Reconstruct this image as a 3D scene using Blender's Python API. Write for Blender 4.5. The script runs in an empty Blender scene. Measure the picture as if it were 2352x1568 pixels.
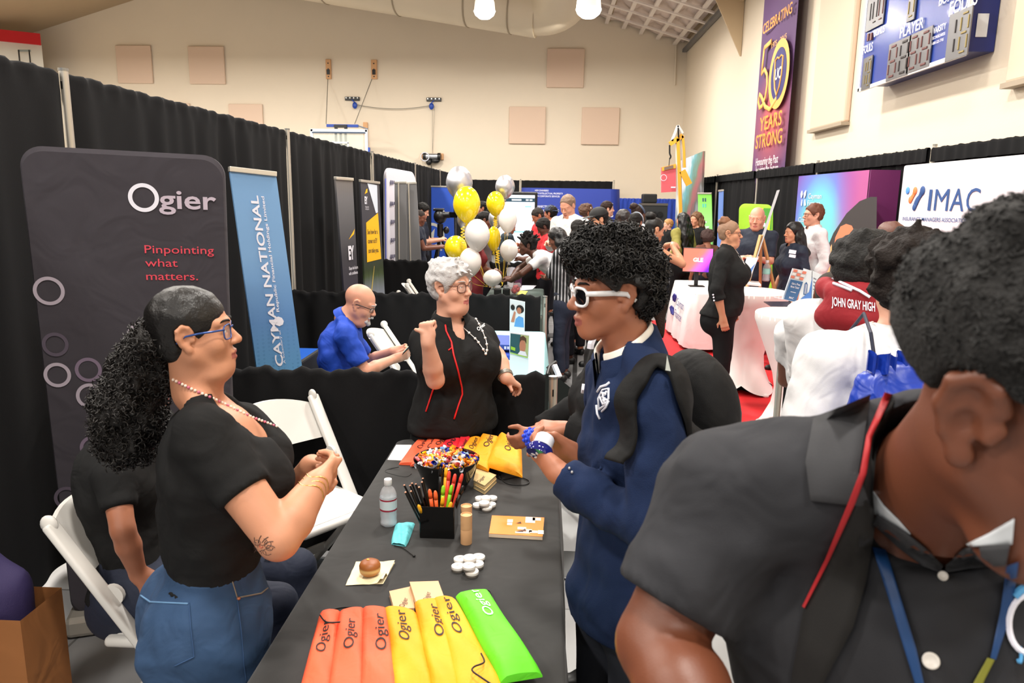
# Career fair in a school gym: hall, drapes, booths, people (generated layout, see section order)
import bpy,bmesh,math,random
import numpy as np
from mathutils import Vector,Matrix
random.seed(7);np.random.seed(7)
SC=bpy.context.scene
COL=SC.collection
PI=math.pi
FPX=1700.0;EYE=np.array([0.0,0.0,1.9])
PITCH=math.radians(10.95);ROLL=math.radians(0.8);YAW=math.atan(79/(1700/math.cos(PITCH)))
def _basis():
 cy,sy=math.cos(YAW),math.sin(YAW)
 fw=np.array([-sy*math.cos(PITCH),cy*math.cos(PITCH),-math.sin(PITCH)])
 rt=np.array([cy,sy,0.]);up=np.cross(rt,fw)
 c,s=math.cos(ROLL),math.sin(ROLL)
 return c*rt+s*up,-s*rt+c*up,fw
CRT,CUP,CFW=_basis()
def ray(px,py):return CRT*(px-1176)+CUP*(784-py)+CFW*FPX
def P(px,py,d):
 r=ray(px,py);return EYE+r*(d/r[1])
def PZ(px,py,z):
 r=ray(px,py);return EYE+r*((z-EYE[2])/r[2])
def PX(px,py,x):
 r=ray(px,py);return EYE+r*(x/r[0])
def V(*a):return np.array(a,dtype=float)
def nrm(a):
 a=np.asarray(a,float);return a/max(1e-9,np.linalg.norm(a))
cam=bpy.data.cameras.new('camera');camo=bpy.data.objects.new('camera',cam);COL.objects.link(camo)
camo.matrix_world=Matrix(((CRT[0],CUP[0],-CFW[0],EYE[0]),(CRT[1],CUP[1],-CFW[1],EYE[1]),(CRT[2],CUP[2],-CFW[2],EYE[2]),(0,0,0,1)))
cam.sensor_width=36;cam.lens=36*FPX/2352;cam.clip_start=.05;cam.clip_end=200
cam.dof.use_dof=True;cam.dof.focus_distance=3.9;cam.dof.aperture_fstop=8.0
SC.camera=camo
vs=SC.view_settings
vs.view_transform='Standard';vs.look='None';vs.gamma=1;vs.use_curve_mapping=False
SC.cycles.max_bounces=6;SC.cycles.diffuse_bounces=3;SC.cycles.glossy_bounces=3
SC.cycles.transmission_bounces=5;SC.cycles.transparent_max_bounces=8
SC.cycles.caustics_reflective=False;SC.cycles.caustics_refractive=False
SC.cycles.use_denoising=True;SC.cycles.sample_clamp_indirect=6
def lin(c):
 if isinstance(c,str):
  c=c.lstrip('#');c=[int(c[i:i+2],16)/255 for i in(0,2,4)]
 return tuple((x/12.92 if x<=.04045 else((x+.055)/1.055)**2.4)for x in c[:3])+(1.0,)
MATS={}
def mat(name,col,rough=.6,metal=0.,bump=0.,bscale=200.,var=.0,vscale=8.,sheen=0.,trans=0.,alpha=1.,emit=None,estr=0.,spec=.5,coat=0.,sss=0.,wave=0.,wscale=8.):
 if name in MATS:return MATS[name]
 m=bpy.data.materials.new(name);m.use_nodes=True
 nt=m.node_tree;b=nt.nodes['Principled BSDF'];L=nt.links.new
 c=lin(col);b.inputs['Base Color'].default_value=c
 b.inputs['Roughness'].default_value=rough;b.inputs['Metallic'].default_value=metal
 b.inputs['Specular IOR Level'].default_value=spec
 if sheen:b.inputs['Sheen Weight'].default_value=sheen
 if trans:b.inputs['Transmission Weight'].default_value=trans
 if coat:b.inputs['Coat Weight'].default_value=coat
 if alpha<1:b.inputs['Alpha'].default_value=alpha
 if sss:
  b.inputs['Subsurface Weight'].default_value=sss;b.inputs['Subsurface Scale'].default_value=.02
 if emit:
  b.inputs['Emission Color'].default_value=lin(emit);b.inputs['Emission Strength'].default_value=estr
 tc=None
 def coord():
  nonlocal tc
  if tc is None:tc=nt.nodes.new('ShaderNodeTexCoord')
  return tc.outputs['Object']
 if var:
  n=nt.nodes.new('ShaderNodeTexNoise');n.inputs['Scale'].default_value=vscale;n.inputs['Detail'].default_value=4
  L(coord(),n.inputs['Vector'])
  r=nt.nodes.new('ShaderNodeMapRange');r.inputs['To Min'].default_value=1-var;r.inputs['To Max'].default_value=1+var
  L(n.outputs['Fac'],r.inputs['Value'])
  mx=nt.nodes.new('ShaderNodeVectorMath');mx.operation='SCALE';mx.inputs[0].default_value=c[:3]
  L(r.outputs['Result'],mx.inputs['Scale']);L(mx.outputs['Vector'],b.inputs['Base Color'])
 h=None
 if bump:
  n=nt.nodes.new('ShaderNodeTexNoise');n.inputs['Scale'].default_value=bscale;n.inputs['Detail'].default_value=3
  L(coord(),n.inputs['Vector'])
  bp=nt.nodes.new('ShaderNodeBump');bp.inputs['Strength'].default_value=bump;bp.inputs['Distance'].default_value=min(.01,1.2/bscale)
  L(n.outputs['Fac'],bp.inputs['Height']);h=bp
 if wave:
  n=nt.nodes.new('ShaderNodeTexNoise');n.inputs['Scale'].default_value=wscale;n.inputs['Detail'].default_value=2;n.inputs['Distortion'].default_value=1.2
  L(coord(),n.inputs['Vector'])
  b2=nt.nodes.new('ShaderNodeBump');b2.inputs['Strength'].default_value=wave;b2.inputs['Distance'].default_value=.25/wscale
  L(n.outputs['Fac'],b2.inputs['Height'])
  if h:L(h.outputs['Normal'],b2.inputs['Normal'])
  h=b2
 if h:L(h.outputs['Normal'],b.inputs['Normal'])
 MATS[name]=m;return m
def ramp_mat(name,axis,stops,rough=.5,noise=0.,nscale=3.):
 0
 if name in MATS:return MATS[name]
 m=bpy.data.materials.new(name);m.use_nodes=True;nt=m.node_tree;b=nt.nodes['Principled BSDF'];L=nt.links.new
 b.inputs['Roughness'].default_value=rough
 tc=nt.nodes.new('ShaderNodeTexCoord');vm=nt.nodes.new('ShaderNodeVectorMath');vm.operation='DOT_PRODUCT'
 vm.inputs[1].default_value=axis;L(tc.outputs['Generated'],vm.inputs[0])
 src=vm.outputs['Value']
 if noise:
  n=nt.nodes.new('ShaderNodeTexNoise');n.inputs['Scale'].default_value=nscale;L(tc.outputs['Generated'],n.inputs['Vector'])
  ma=nt.nodes.new('ShaderNodeMath');ma.operation='MULTIPLY_ADD';ma.inputs[1].default_value=noise;L(n.outputs['Fac'],ma.inputs[0]);L(src,ma.inputs[2])
  src=ma.outputs[0]
 r=nt.nodes.new('ShaderNodeValToRGB');L(src,r.inputs['Fac'])
 e=r.color_ramp.elements
 while len(e)>1:e.remove(e[0])
 e[0].position=stops[0][0];e[0].color=lin(stops[0][1])
 for p,c in stops[1:]:
  x=e.new(p);x.color=lin(c)
 L(r.outputs['Color'],b.inputs['Base Color'])
 MATS[name]=m;return m
class MB:
 def __init__(s):s.v=[];s.f=[];s.mi=[];s.m=0
 def add(s,vs,fs):
  o=len(s.v);s.v+=[tuple(map(float,p))for p in vs]
  for f in fs:s.f.append([i+o for i in f]);s.mi.append(s.m)
  return s
 def box(s,c,size,R=None,bev=0.):
  hx,hy,hz=[x/2 for x in size];c=np.asarray(c,float)
  R=np.eye(3)if R is None else np.asarray(R)
  if bev>0:
   b=min(bev,hx*.9,hy*.9,hz*.9);pts=[];
   bm=bmesh.new();bmesh.ops.create_cube(bm,size=1.0)
   for v in bm.verts:v.co=Vector((v.co.x*2*hx,v.co.y*2*hy,v.co.z*2*hz))
   bmesh.ops.bevel(bm,geom=list(bm.edges),offset=b,segments=2,affect='EDGES',profile=.5)
   bm.verts.ensure_lookup_table();bm.verts.index_update()
   pts=[c+R@np.array(v.co)for v in bm.verts];fs=[[v.index for v in f.verts]for f in bm.faces];bm.free()
   return s.add(pts,fs)
  pts=[c+R@np.array((x*hx,y*hy,z*hz))for x in(-1,1)for y in(-1,1)for z in(-1,1)]
  return s.add(pts,[(0,1,3,2),(4,6,7,5),(0,4,5,1),(2,3,7,6),(0,2,6,4),(1,5,7,3)])
 def bar(s,p0,p1,w,h,upv=(0,0,1),bev=0.):
  p0=np.asarray(p0,float);p1=np.asarray(p1,float);d=p1-p0;l=np.linalg.norm(d);y=d/l
  x=np.cross(y,upv);x=nrm(x)if np.linalg.norm(x)>1e-6 else V(1,0,0);z=np.cross(x,y)
  return s.box((p0+p1)/2,(w,l,h),np.stack([x,y,z],1),bev)
 def tube(s,pts,r,n=8,caps=True,closed=False,flat=1.0,upv=None):
  pts=[np.asarray(p,float)for p in pts];k=len(pts)
  rs=r if hasattr(r,'__len__')else[r]*k
  vs,fs=[],[];px=None
  for i,p in enumerate(pts):
   a=pts[(i-1)%k]if(closed or i>0)else p;b=pts[(i+1)%k]if(closed or i<k-1)else p
   t=nrm(b-a)
   if upv is not None:px=np.cross(t,upv)
   elif px is None:px=np.cross(t,V(0,0,1)if abs(t[2])<.9 else V(1,0,0))
   px=nrm(px-t*(px@t));py=np.cross(t,px)
   for j in range(n):
    an=2*PI*j/n;vs.append(p+rs[i]*(px*math.cos(an)+py*math.sin(an)*flat))
  for i in range(k if closed else k-1):
   for j in range(n):
    a=i*n+j;b=i*n+(j+1)%n;c=((i+1)%k)*n+(j+1)%n;d=((i+1)%k)*n+j
    fs.append((a,b,c,d))
  if caps and not closed:fs+=[list(range(n))[::-1],list(range((k-1)*n,k*n))]
  return s.add(vs,fs)
 def cyl(s,p0,p1,r0,r1=None,n=16):return s.tube([p0,p1],[r0,r0 if r1 is None else r1],n)
 def lathe(s,prof,c=(0,0,0),n=24,ax=None,sx=1.,sy=1.,caps=True):
  0
  c=np.asarray(c,float);A=np.eye(3)if ax is None else np.asarray(ax);k=len(prof);vs,fs=[],[]
  for r,z in prof:
   for j in range(n):
    a=2*PI*j/n;vs.append(c+A@np.array((r*math.cos(a)*sx,r*math.sin(a)*sy,z)))
  for i in range(k-1):
   for j in range(n):fs.append((i*n+j,i*n+(j+1)%n,(i+1)*n+(j+1)%n,(i+1)*n+j))
  if caps:
   if prof[0][0]>1e-5:fs.append(list(range(n))[::-1])
   if prof[-1][0]>1e-5:fs.append(list(range((k-1)*n,k*n)))
  return s.add(vs,fs)
 def ell(s,c,r,R=None,n=16,m=10):
  R=np.eye(3)if R is None else R
  A=R@np.diag(r);prof=[(max(1e-6,math.sin(PI*i/m)),-math.cos(PI*i/m))for i in range(m+1)]
  return s.lathe(prof,c,n,A,caps=False)
 def grid(s,fn,nu,nv,cu=False):
  vs=[fn(i/(nu if cu else nu-1)if nu>1 else 0,j/(nv-1))for j in range(nv)for i in range(nu)];fs=[]
  for j in range(nv-1):
   for i in range(nu if cu else nu-1):fs.append((j*nu+i,j*nu+(i+1)%nu,(j+1)*nu+(i+1)%nu,(j+1)*nu+i))
  return s.add(vs,fs)
 def prism(s,poly,o,ex,ey,th):
  0
  o=np.asarray(o,float);ex=np.asarray(ex,float);ey=np.asarray(ey,float);n=nrm(np.cross(ex,ey));k=len(poly)
  a=[o+ex*p[0]+ey*p[1]for p in poly]
  vs=a+[p+n*th for p in a]
  return s.add(vs,[list(range(k))[::-1],list(range(k,2*k))]+[(i,(i+1)%k,k+(i+1)%k,k+i)for i in range(k)])
 def build(s,name,m,parent=None,smooth=False,auto=None):
  me=bpy.data.meshes.new(name);me.from_pydata(s.v,[],s.f)
  for x in(m if isinstance(m,(list,tuple))else[m]):me.materials.append(x)
  if isinstance(m,(list,tuple))and len(m)>1:me.polygons.foreach_set('material_index',s.mi)
  bm=bmesh.new();bm.from_mesh(me);bmesh.ops.recalc_face_normals(bm,faces=bm.faces);bm.to_mesh(me);bm.free()
  if smooth or auto:
   me.polygons.foreach_set('use_smooth',[True]*len(me.polygons))
   if auto is not None or smooth=='auto':
    try:me.set_sharp_from_angle(angle=math.radians(auto or 40))
    except Exception:pass
  return link(name,me,parent)
def link(name,me,parent=None):
 o=bpy.data.objects.new(name,me);COL.objects.link(o)
 if parent is not None:
  o.parent=parent
  if parent.get('_b')is not None:o.location=[-x for x in parent['_b']]
 return o
def tag(o,label,cat,group=None,kind=None):
 if label:o['label']=label
 if cat:o['category']=cat
 if group:o['group']=group
 if kind:o['kind']=kind
 return o
BASES=[]
def thing(name,label,cat,base=(0,0,0),group=None):
 0
 o=bpy.data.objects.new(name,None);COL.objects.link(o);o.location=[float(x)for x in base]
 o.empty_display_size=.1
 o['_b']=[float(x)for x in base];BASES.append(o)
 return tag(o,label,cat,group)
def dup(root,loc,label=None,rotz=0.,group=None):
 r=root.copy();COL.objects.link(r);r.location=[float(x)for x in loc];r.rotation_euler=(0,0,rotz)
 if label:r['label']=label
 if group:r['group']=group
 for ch in list(root.children):
  c=ch.copy();COL.objects.link(c);c.parent=r
  for g in ch.children:
   d=g.copy();COL.objects.link(d);d.parent=c
 return r
def struct(name,mb,m,**k):
 o=mb.build(name,m,**k);o['kind']='structure';return o
_TC={}
def _text(sx,bold):
 key=(sx,bold)
 if key in _TC:return _TC[key]
 cu=bpy.data.curves.new('t','FONT');cu.body=sx;cu.size=1;cu.resolution_u=3;cu.offset=bold
 cu.extrude=0;o=bpy.data.objects.new('t',cu);COL.objects.link(o)
 bpy.context.view_layer.update();dg=bpy.context.evaluated_depsgraph_get()
 me=bpy.data.meshes.new_from_object(o.evaluated_get(dg));n=len(me.vertices)
 co=np.zeros(n*3);me.vertices.foreach_get('co',co);co=co.reshape(-1,3)
 fs=[list(p.vertices)for p in me.polygons]
 bpy.data.objects.remove(o);bpy.data.curves.remove(cu);bpy.data.meshes.remove(me)
 _TC[key]=(co,fs);return co,fs
def text_into(mb,sx,o,ex,ey,h,w=None,align='l',bold=0.,off=.002,warp=None):
 0
 co,fs=_text(sx,bold);o=np.asarray(o,float);ex=nrm(ex);ey=nrm(ey);n=nrm(np.cross(ex,ey))
 x0,x1=co[:,0].min(),co[:,0].max();k=h/.7;kx=(w/(x1-x0))if w else k
 X=(co[:,0]-x0)*kx;W=(x1-x0)*kx
 if align=='c':X=X-W/2
 if align=='r':X=X-W
 Y=co[:,1]*k
 if warp:pts=[warp(a,b)for a,b in zip(X,Y)]
 else:pts=[o+ex*a+ey*b+n*off for a,b in zip(X,Y)]
 mb.add(pts,fs);return mb
def ring_into(mb,c,ex,ey,r0,r1,off=.002,n=32,a0=0,a1=2*PI):
 c=np.asarray(c,float);ex=nrm(ex);ey=nrm(ey);nn=nrm(np.cross(ex,ey));vs=[];full=abs(a1-a0-2*PI)<1e-6
 for i in range(n+1):
  a=a0+(a1-a0)*i/n;u=ex*math.cos(a)+ey*math.sin(a);vs+=[c+u*r0+nn*off,c+u*r1+nn*off]
 return mb.add(vs,[(2*i,2*i+1,2*i+3,2*i+2)for i in range(n)])
def poly_into(mb,pts,o,ex,ey,off=.002):
 o=np.asarray(o,float);ex=nrm(ex);ey=nrm(ey);nn=nrm(np.cross(ex,ey))
 return mb.add([o+ex*a+ey*b+nn*off for a,b in pts],[list(range(len(pts)))])
YB=26.0
XR=4.45
XL=-18.3
M_wall=mat('painted wall',(.915,.862,.78),.7,var=.025,vscale=1.2,bump=.15,bscale=60)
M_roof=mat('tan roof deck',(.70,.61,.49),.6,var=.04,vscale=2)
M_panelfab=mat('acoustic fabric',(.89,.785,.70),.9,bump=.2,bscale=300)
APX=(XL+XR)/2;ZE=7.05;SL=.29
def roofz(x):return ZE+SL*(min(x-XL,XR-x))
YF=-9.0
def floor_mat():
 m=bpy.data.materials.new('grey floor tiles');m.use_nodes=True;nt=m.node_tree;b=nt.nodes['Principled BSDF'];L=nt.links.new
 tc=nt.nodes.new('ShaderNodeTexCoord');br=nt.nodes.new('ShaderNodeTexBrick')
 br.offset=0.0;br.inputs['Scale'].default_value=1.0;br.inputs['Brick Width'].default_value=1.0;br.inputs['Row Height'].default_value=1.6
 br.inputs['Mortar Size'].default_value=.006;br.inputs['Color1'].default_value=lin((.58,.58,.58));br.inputs['Color2'].default_value=lin((.50,.50,.505));br.inputs['Mortar'].default_value=lin((.36,.36,.36))
 L(tc.outputs['Object'],br.inputs['Vector'])
 n=nt.nodes.new('ShaderNodeTexNoise');n.inputs['Scale'].default_value=3.;n.inputs['Detail'].default_value=6;L(tc.outputs['Object'],n.inputs['Vector'])
 r=nt.nodes.new('ShaderNodeMapRange');r.inputs['To Min'].default_value=.8;r.inputs['To Max'].default_value=1.15;L(n.outputs['Fac'],r.inputs['Value'])
 s=nt.nodes.new('ShaderNodeVectorMath');s.operation='SCALE';L(br.outputs['Color'],s.inputs[0]);L(r.outputs['Result'],s.inputs['Scale'])
 L(s.outputs['Vector'],b.inputs['Base Color']);b.inputs['Roughness'].default_value=.35
 return m
mb=MB();mb.box(((XL+XR)/2,(YF+YB)/2,-.1),(XR-XL+.4,YB-YF+.4,.2));struct('floor',mb,floor_mat())
mb=MB()
for p0,p1,w in(((.30,7.2),(.62,14.5),.05),):
 mb.bar((*p0,.002),(*p1,.002),w,.004)
o=struct('trim_1',mb,mat('black floor tape',(.1,.1,.1),.5))
mb=MB();mb.bar((-.3,10.2,.003),(1.2,10.2,.003),.05,.004);struct('trim_2',mb,mat('red court line',(.8,.12,.12),.5))
mb=MB();pts=[(XL,0),(XR,0),(XR,ZE),(APX,roofz(APX)),(XL,ZE)]
mb.prism(pts,(0,YB+.25,0),(1,0,0),(0,0,1),.25);struct('wall_back',mb,M_wall)
mb=MB();mb.box((XR+.12,(YF+YB)/2,ZE/2),(.24,YB-YF,ZE));struct('wall_right',mb,M_wall)
mb=MB();mb.box((XL-.12,(YF+YB)/2,ZE/2),(.24,YB-YF,ZE));struct('wall_left',mb,M_wall)
mb=MB()
for a,b in((XL,APX),(APX,XR)):
 mb.add([(a,YF,roofz(a)),(b,YF,roofz(b)),(b,YB,roofz(b)),(a,YB,roofz(a)),(a,YF,roofz(a)+.2),(b,YF,roofz(b)+.2),(b,YB,roofz(b)+.2),(a,YB,roofz(a)+.2)],[(0,3,2,1),(4,5,6,7),(0,1,5,4),(2,3,7,6),(1,2,6,5),(0,4,7,3)])
struct('ceiling',mb,M_roof)
mb=MB()
for i in range(1,9):
 x=XR-i*1.3
 mb.box((x,14.5,roofz(x)-.09),(.08,YB-14.5 if i<2 else 23,.16))
struct('trim_3',mb,mat('tan purlin',(.68,.59,.47),.6))
RY=18.6
M_frame=mat('cream steel frame',(.80,.71,.58),.55)
mb=MB()
for yo in(0,):
 x0=XR-.05;x1=APX
 def seg(x,z0,z1,y0,y1):return[(x,y0,z0),(x,y1,z0),(x,y1,z1),(x,y0,z1)]
 for(dz0,dz1,hw)in((-.62,-.56,.14),(-.56,-.05,.02)):
  A=[(x0,RY-hw,roofz(x0)+dz0),(x0,RY+hw,roofz(x0)+dz0),(x0,RY+hw,roofz(x0)+dz1),(x0,RY-hw,roofz(x0)+dz1)]
  B=[(x1,RY-hw,roofz(x1)+dz0),(x1,RY+hw,roofz(x1)+dz0),(x1,RY+hw,roofz(x1)+dz1),(x1,RY-hw,roofz(x1)+dz1)]
  mb.add(A+B,[(0,1,2,3),(7,6,5,4),(0,4,5,1),(1,5,6,2),(2,6,7,3),(3,7,4,0)])
 mb.prism([(0,0),(-.75,.12),(-.75,-.1),(-.02,-1.5),(0,-1.5)],(XR-.01,RY+.02,roofz(XR)-.3),(1,0,0),(0,0,1),.05)
o=tag(mb.build('roof_rafter',M_frame),'cream steel roof rafter with a tapered knee in the top corner beside the tall banner','roof rafter')
mb=MB()
xa,xb=XR-.15,XR-5.2
def ins(u,v):
 x=xb+(xa-xb)*u;y=RY+.3+(YB-.05-RY-.3)*v
 return(x,y,roofz(x)-.08-.10*abs(math.sin(u*PI*9))*abs(math.sin(v*PI*7))+.03*math.sin(37*u+11*v))
mb.grid(ins,82,64)
ib=tag(mb.build('roof_insulation',mat('white insulation',(.86,.79,.75),.8,bump=.6,bscale=9,var=.12,vscale=5),smooth=True),'white quilted roof insulation bay hung between grid battens near the far corner','roof insulation')
mb=MB()
M_batten=mat('white batten',(.93,.89,.86),.6)
for i in range(9):
 x=xb+(xa-xb)*(i+.5)/9
 mb.bar((x,RY+.3,roofz(x)-.24),(x,YB-.06,roofz(x)-.24),.12,.06)
for k in range(1,6):
 y=RY+.3+(YB-RY-.4)*k/6
 mb.bar((xb,y,roofz(xb)-.28),(xa,y,roofz(xa)-.28),.12,.05)
mb.build('batten',M_batten,ib)
mb=MB();mb.bar((xa+.05,RY+.4,roofz(xa)-.36),(xa+.05,YB-.05,roofz(xa)-.36),.12,.1)
tag(mb.build('gutter_rail',mat('grey steel angle',(.45,.46,.48),.4,.6)),'grey steel edge angle along the outer edge of the white insulation','steel rail')
M_duct=mat('duct wrap',(.84,.78,.68),.45,bump=.2,bscale=5,coat=.1)
dt=thing('air_duct','large cream wrapped round air duct running down the roof slope above the far wall','air duct',(0,24,7))
c0=P(560,-95,23.2);c1=P(1240,12,22.0)
mb=MB();d=nrm(c1-c0)
pts=[c0-d*3+(c1-c0)*t for t in np.linspace(0,1.0,12)]+[c1-d*.2]
mb.tube([c0-d*4,c0,c1],.86,28)
mb.build('duct_run',M_duct,dt,smooth=True,auto=50)
mb=MB()
for t in(.30,.55,.78,.92):
 q=c0+(c1-c0)*t;mb.tube([q-d*.02,q+d*.02],.88,28)
mb.build('duct_band',mat('duct seam',(.62,.56,.47),.5),dt,smooth=True,auto=50)
e0=c1-d*.15
mb=MB();el=[]
out=V(0.05,-1,.30)
for t in np.linspace(0,1,9):
 el.append(e0+d*(.75*math.sin(t*PI/2))+nrm(out)*(.95*(1-math.cos(t*PI/2))))
el.append(el[-1]+nrm(out)*.9+V(0,0,.4));el.append(el[-1]+nrm(out)*2.5+V(0,0,.9))
mb.tube(el,.80,28);mb.build('duct_elbow',M_duct,dt,smooth=True,auto=50)
mb=MB()
for px in(690,880,1066):
 q=c0+d*((px-560)/680*np.linalg.norm(c1-c0));mb.tube([q+V(0,-.5,.7),q+V(0,-.5,2.2)],.015,6)
mb.build('hanger_wire',mat('steel wire',(.5,.48,.45),.4,.7),dt)
M_lampg=mat('lamp lens',(1,1,1),.3,emit=(1,.97,.92),estr=9.)
M_lamph=mat('lamp housing',(.82,.80,.76),.35,trans=.0)
def lamp(px,py,d,r,label):
 q=P(px,py,d)
 t=thing('high_bay_lamp',label,'ceiling lamp',q,'high bay lamps under the roof')
 mb=MB();mb.lathe([(r*.98,0),(r*.9,.18),(r*.62,.38),(r*.3,.46),(.09,.48),(.09,.62),(0,.62)],q,28);mb.build('lamp_shade',mat('lamp reflector',(.9,.88,.84),.4,emit=(1,.96,.9),estr=.5),t,smooth=True,auto=50)
 mb=MB();mb.lathe([(0,-.17),(r*.5,-.145),(r*.85,-.08),(r,-.0),(r*.95,.03)],q,28);mb.build('lamp_lens',M_lampg,t,smooth=True)
 mb=MB();mb.tube([q+V(0,0,.6),V(q[0],q[1],roofz(q[0])-.02)],.02,8);mb.build('stem',M_lamph,t)
lamp(1113,26,17.0,.235,'lit white high bay lamp hanging beside the duct elbow')
lamp(1352,22,15.0,.245,'lit white high bay lamp hanging in front of the white insulated roof bay')
def area(x,y,z,e,s=.7,col=(1,.95,.88),tgt=None):
 l=bpy.data.lights.new('bay_light','AREA');l.shape='DISK';l.size=s;l.energy=e;l.color=col
 o=bpy.data.objects.new('bay_light',l);COL.objects.link(o);o.location=(x,y,z)
 if tgt is not None:
  o.rotation_euler=(Vector(tgt)-Vector((x,y,z))).to_track_quat('-Z','Y').to_euler()
 return o
LE=245
for y in(-4.5,0.5,5.5,10.5,15.5,20.5):
 for x in(-14.5,-9.5,-4.6,.2,2.3):
  z=6.5 if x<2 else 6.2
  e=LE*(.92 if y<8 and-6<x<2 else 1.05)*(.22 if x>2 else 1)*(1.05 if y>19 and x<1 else 1)*(1.2 if 5<y<19 else 1)
  area(x,y,z,e)
w=bpy.data.worlds.new('World');SC.world=w;w.use_nodes=True
w.node_tree.nodes['Background'].inputs['Color'].default_value=(1,.97,.93,1);w.node_tree.nodes['Background'].inputs["Strength"].default_value=.45
vs.exposure=0.08
def wall_panel(x0,y0,x1,y1,label):
 a=P(x0,y0,YB);b=P(x1,y1,YB);cx=(a[0]+b[0])/2;cz=(a[2]+b[2])/2
 t=MB().box((cx,YB-.047,cz),(abs(b[0]-a[0]),.08,abs(a[2]-b[2])),bev=.02)
 o=t.build('acoustic_panel',M_panelfab);tag(o,label,'acoustic panel','beige acoustic panels on the walls')
for a in((267,105,354,192,'upper left-hand beige square acoustic panel of the pair above the black drape'),(433,107,520,194,'beige square acoustic panel next to the wooden cable boards, upper row'),(361,237,443,325,'beige square acoustic panel half hidden by the drape, second row, further along the drape top'),(526,239,608,326,'beige square acoustic panel half hidden by the drape, second row, nearer the glass backboard'),(1257,112,1340,202,'single top beige square acoustic panel of the triangle of three below the duct elbow'),(1170,245,1252,331,'lower beige square acoustic panel of the triangle of three, on the balloon side'),(1337,247,1420,333,'lower beige square acoustic panel of the triangle of three, on the crane side')):
 wall_panel(*a)
def side_panel(pts,label):
 a=PX(pts[0],pts[1],XR);b=PX(pts[2],pts[3],XR);z1=6.6
 mb=MB();mb.box((XR-.05,(a[1]+b[1])/2,((a[2]+b[2])/2+z1)/2),(.1,abs(a[1]-b[1]),z1-(a[2]+b[2])/2),bev=.03)
 t=thing('acoustic_panel',label,'acoustic panel',(XR,(a[1]+b[1])/2,3),'beige acoustic panels on the walls')
 mb.build('panel',M_panelfab,t)
 mb=MB();mb.box((XR-.06,(a[1]+b[1])/2,(a[2]+b[2])/2-.02),(.14,abs(a[1]-b[1])+.02,.05));mb.build('bottom_rail',mat('olive edge',(.66,.60,.52),.6),t)
side_panel((1872,300,1952,280),'tall beige acoustic panel between the purple anniversary banner and the scoreboard')
side_panel((2330,195,2420,170),'beige acoustic panel cut off by the picture edge past the scoreboard')
mb=MB();a=P(-40,62,24);b=P(80,88,24.6)
t=thing('folding_partition','white partition with a bright red top rail beyond the black drape','partition',(a[0],24,0))
mb.bar((a[0]-1.5,23.0,3.3),(b[0],24.9,3.3),.12,6.6);mb.build('partition_panel',mat('white partition',(.9,.88,.83),.5),t)
q0=P(-30,68,23.0);q1=P(76,92,24.9)
mb=MB();mb.bar((a[0]-1.5,22.9,q1[2]),(b[0]+.02,24.85,q1[2]),.2,.35);mb.build('top_rail',mat('red rail',(.82,.08,.12),.5),t)
mb=MB()
q=P(62,118,24.45);mb.box(q+V(0,-.12,0),(.4,.04,.06));mb.build('label_plate',mat('grey plate',(.6,.63,.62),.5),t)
mb=MB()
for px in(50,74):
 q=P(px,130,24.4);mb.box((q[0],q[1]-.12,3.4),(.03,.03,5.9))
mb.build('joint_line',mat('dark joint',(.15,.15,.15),.6),t)
mb=MB();a=P(1553,105,YB-.06);b=P(1550,196,YB-.06);mb.tube([a,b],.025,8);tag(mb.build('wall_conduit',M_wall),'thin painted conduit running down the far corner of the hall','conduit')
M_ply=mat('plywood board',(.86,.66,.47),.6,var=.05,vscale=6)
M_blue=mat('blue steel',(.10,.27,.66),.4)
M_black=mat('black steel',(.06,.06,.065),.4)
M_cable=mat('steel cable',(.62,.60,.56),.4,.5)
yb=YB-.02
def board(x0,y0,x1,y1,label,logo=True):
 a=P(x0,y0,YB);b=P(x1,y1,YB);c=(a+b)/2
 t=thing('mounting_board',label,'mounting board',(c[0],YB,c[2]),'wooden boards that anchor the hoop cables')
 MB().box((c[0],YB-.04,c[2]),(abs(b[0]-a[0]),.08,abs(a[2]-b[2])),bev=.01).build('board',M_ply,t)
 mb=MB()
 for dz in(.3,.0,-.38):mb.cyl((c[0],YB-.08,c[2]+dz*abs(a[2]-b[2])),(c[0],YB-.1,c[2]+dz*abs(a[2]-b[2])),.02)
 mb.build('bolt',M_black,t)
 mb=MB();mb.box((c[0],YB-.10,c[2]-.15*abs(a[2]-b[2])),(.10,.04,.16));mb.build('cable_cleat',M_black,t)
board(749,137,762,182,'upright wooden board with a black cleat above the backboard, further from the corner panels')
board(853,138,867,182,'upright wooden board with a black cleat above the blue hoist pulley')
t=thing('basketball_backboard','glass basketball backboard with a white frame and blue top bar, rising behind the drape','backboard',P(780,360,24.3)*V(1,1,0))
YH=24.4
def q(px,py,dy=0):r=P(px,py,YH);return V(r[0],YH+dy,r[2])
tl=q(713,296);tr=q(844,296);w=tr[0]-tl[0];zt=tl[2];hgt=w*.62;cx=(tl[0]+tr[0])/2
mb=MB()
for c,s in(((cx,YH,zt-.04),(w,.06,.09)),((cx,YH,zt-hgt),(w,.06,.09)),((tl[0]+.04,YH,zt-hgt/2),(.09,.06,hgt)),((tr[0]-.04,YH,zt-hgt/2),(.09,.06,hgt))):mb.box(c,s,bev=.01)
mb.build('backboard_frame',mat('white backboard frame',(.88,.92,.97),.4),t)
MB().box((cx,YH+.02,zt-hgt/2),(w-.1,.015,hgt-.1)).build('glass_panel',mat('backboard glass',(.95,.98,.95),.05,alpha=.25),t)
mb=MB()
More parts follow.
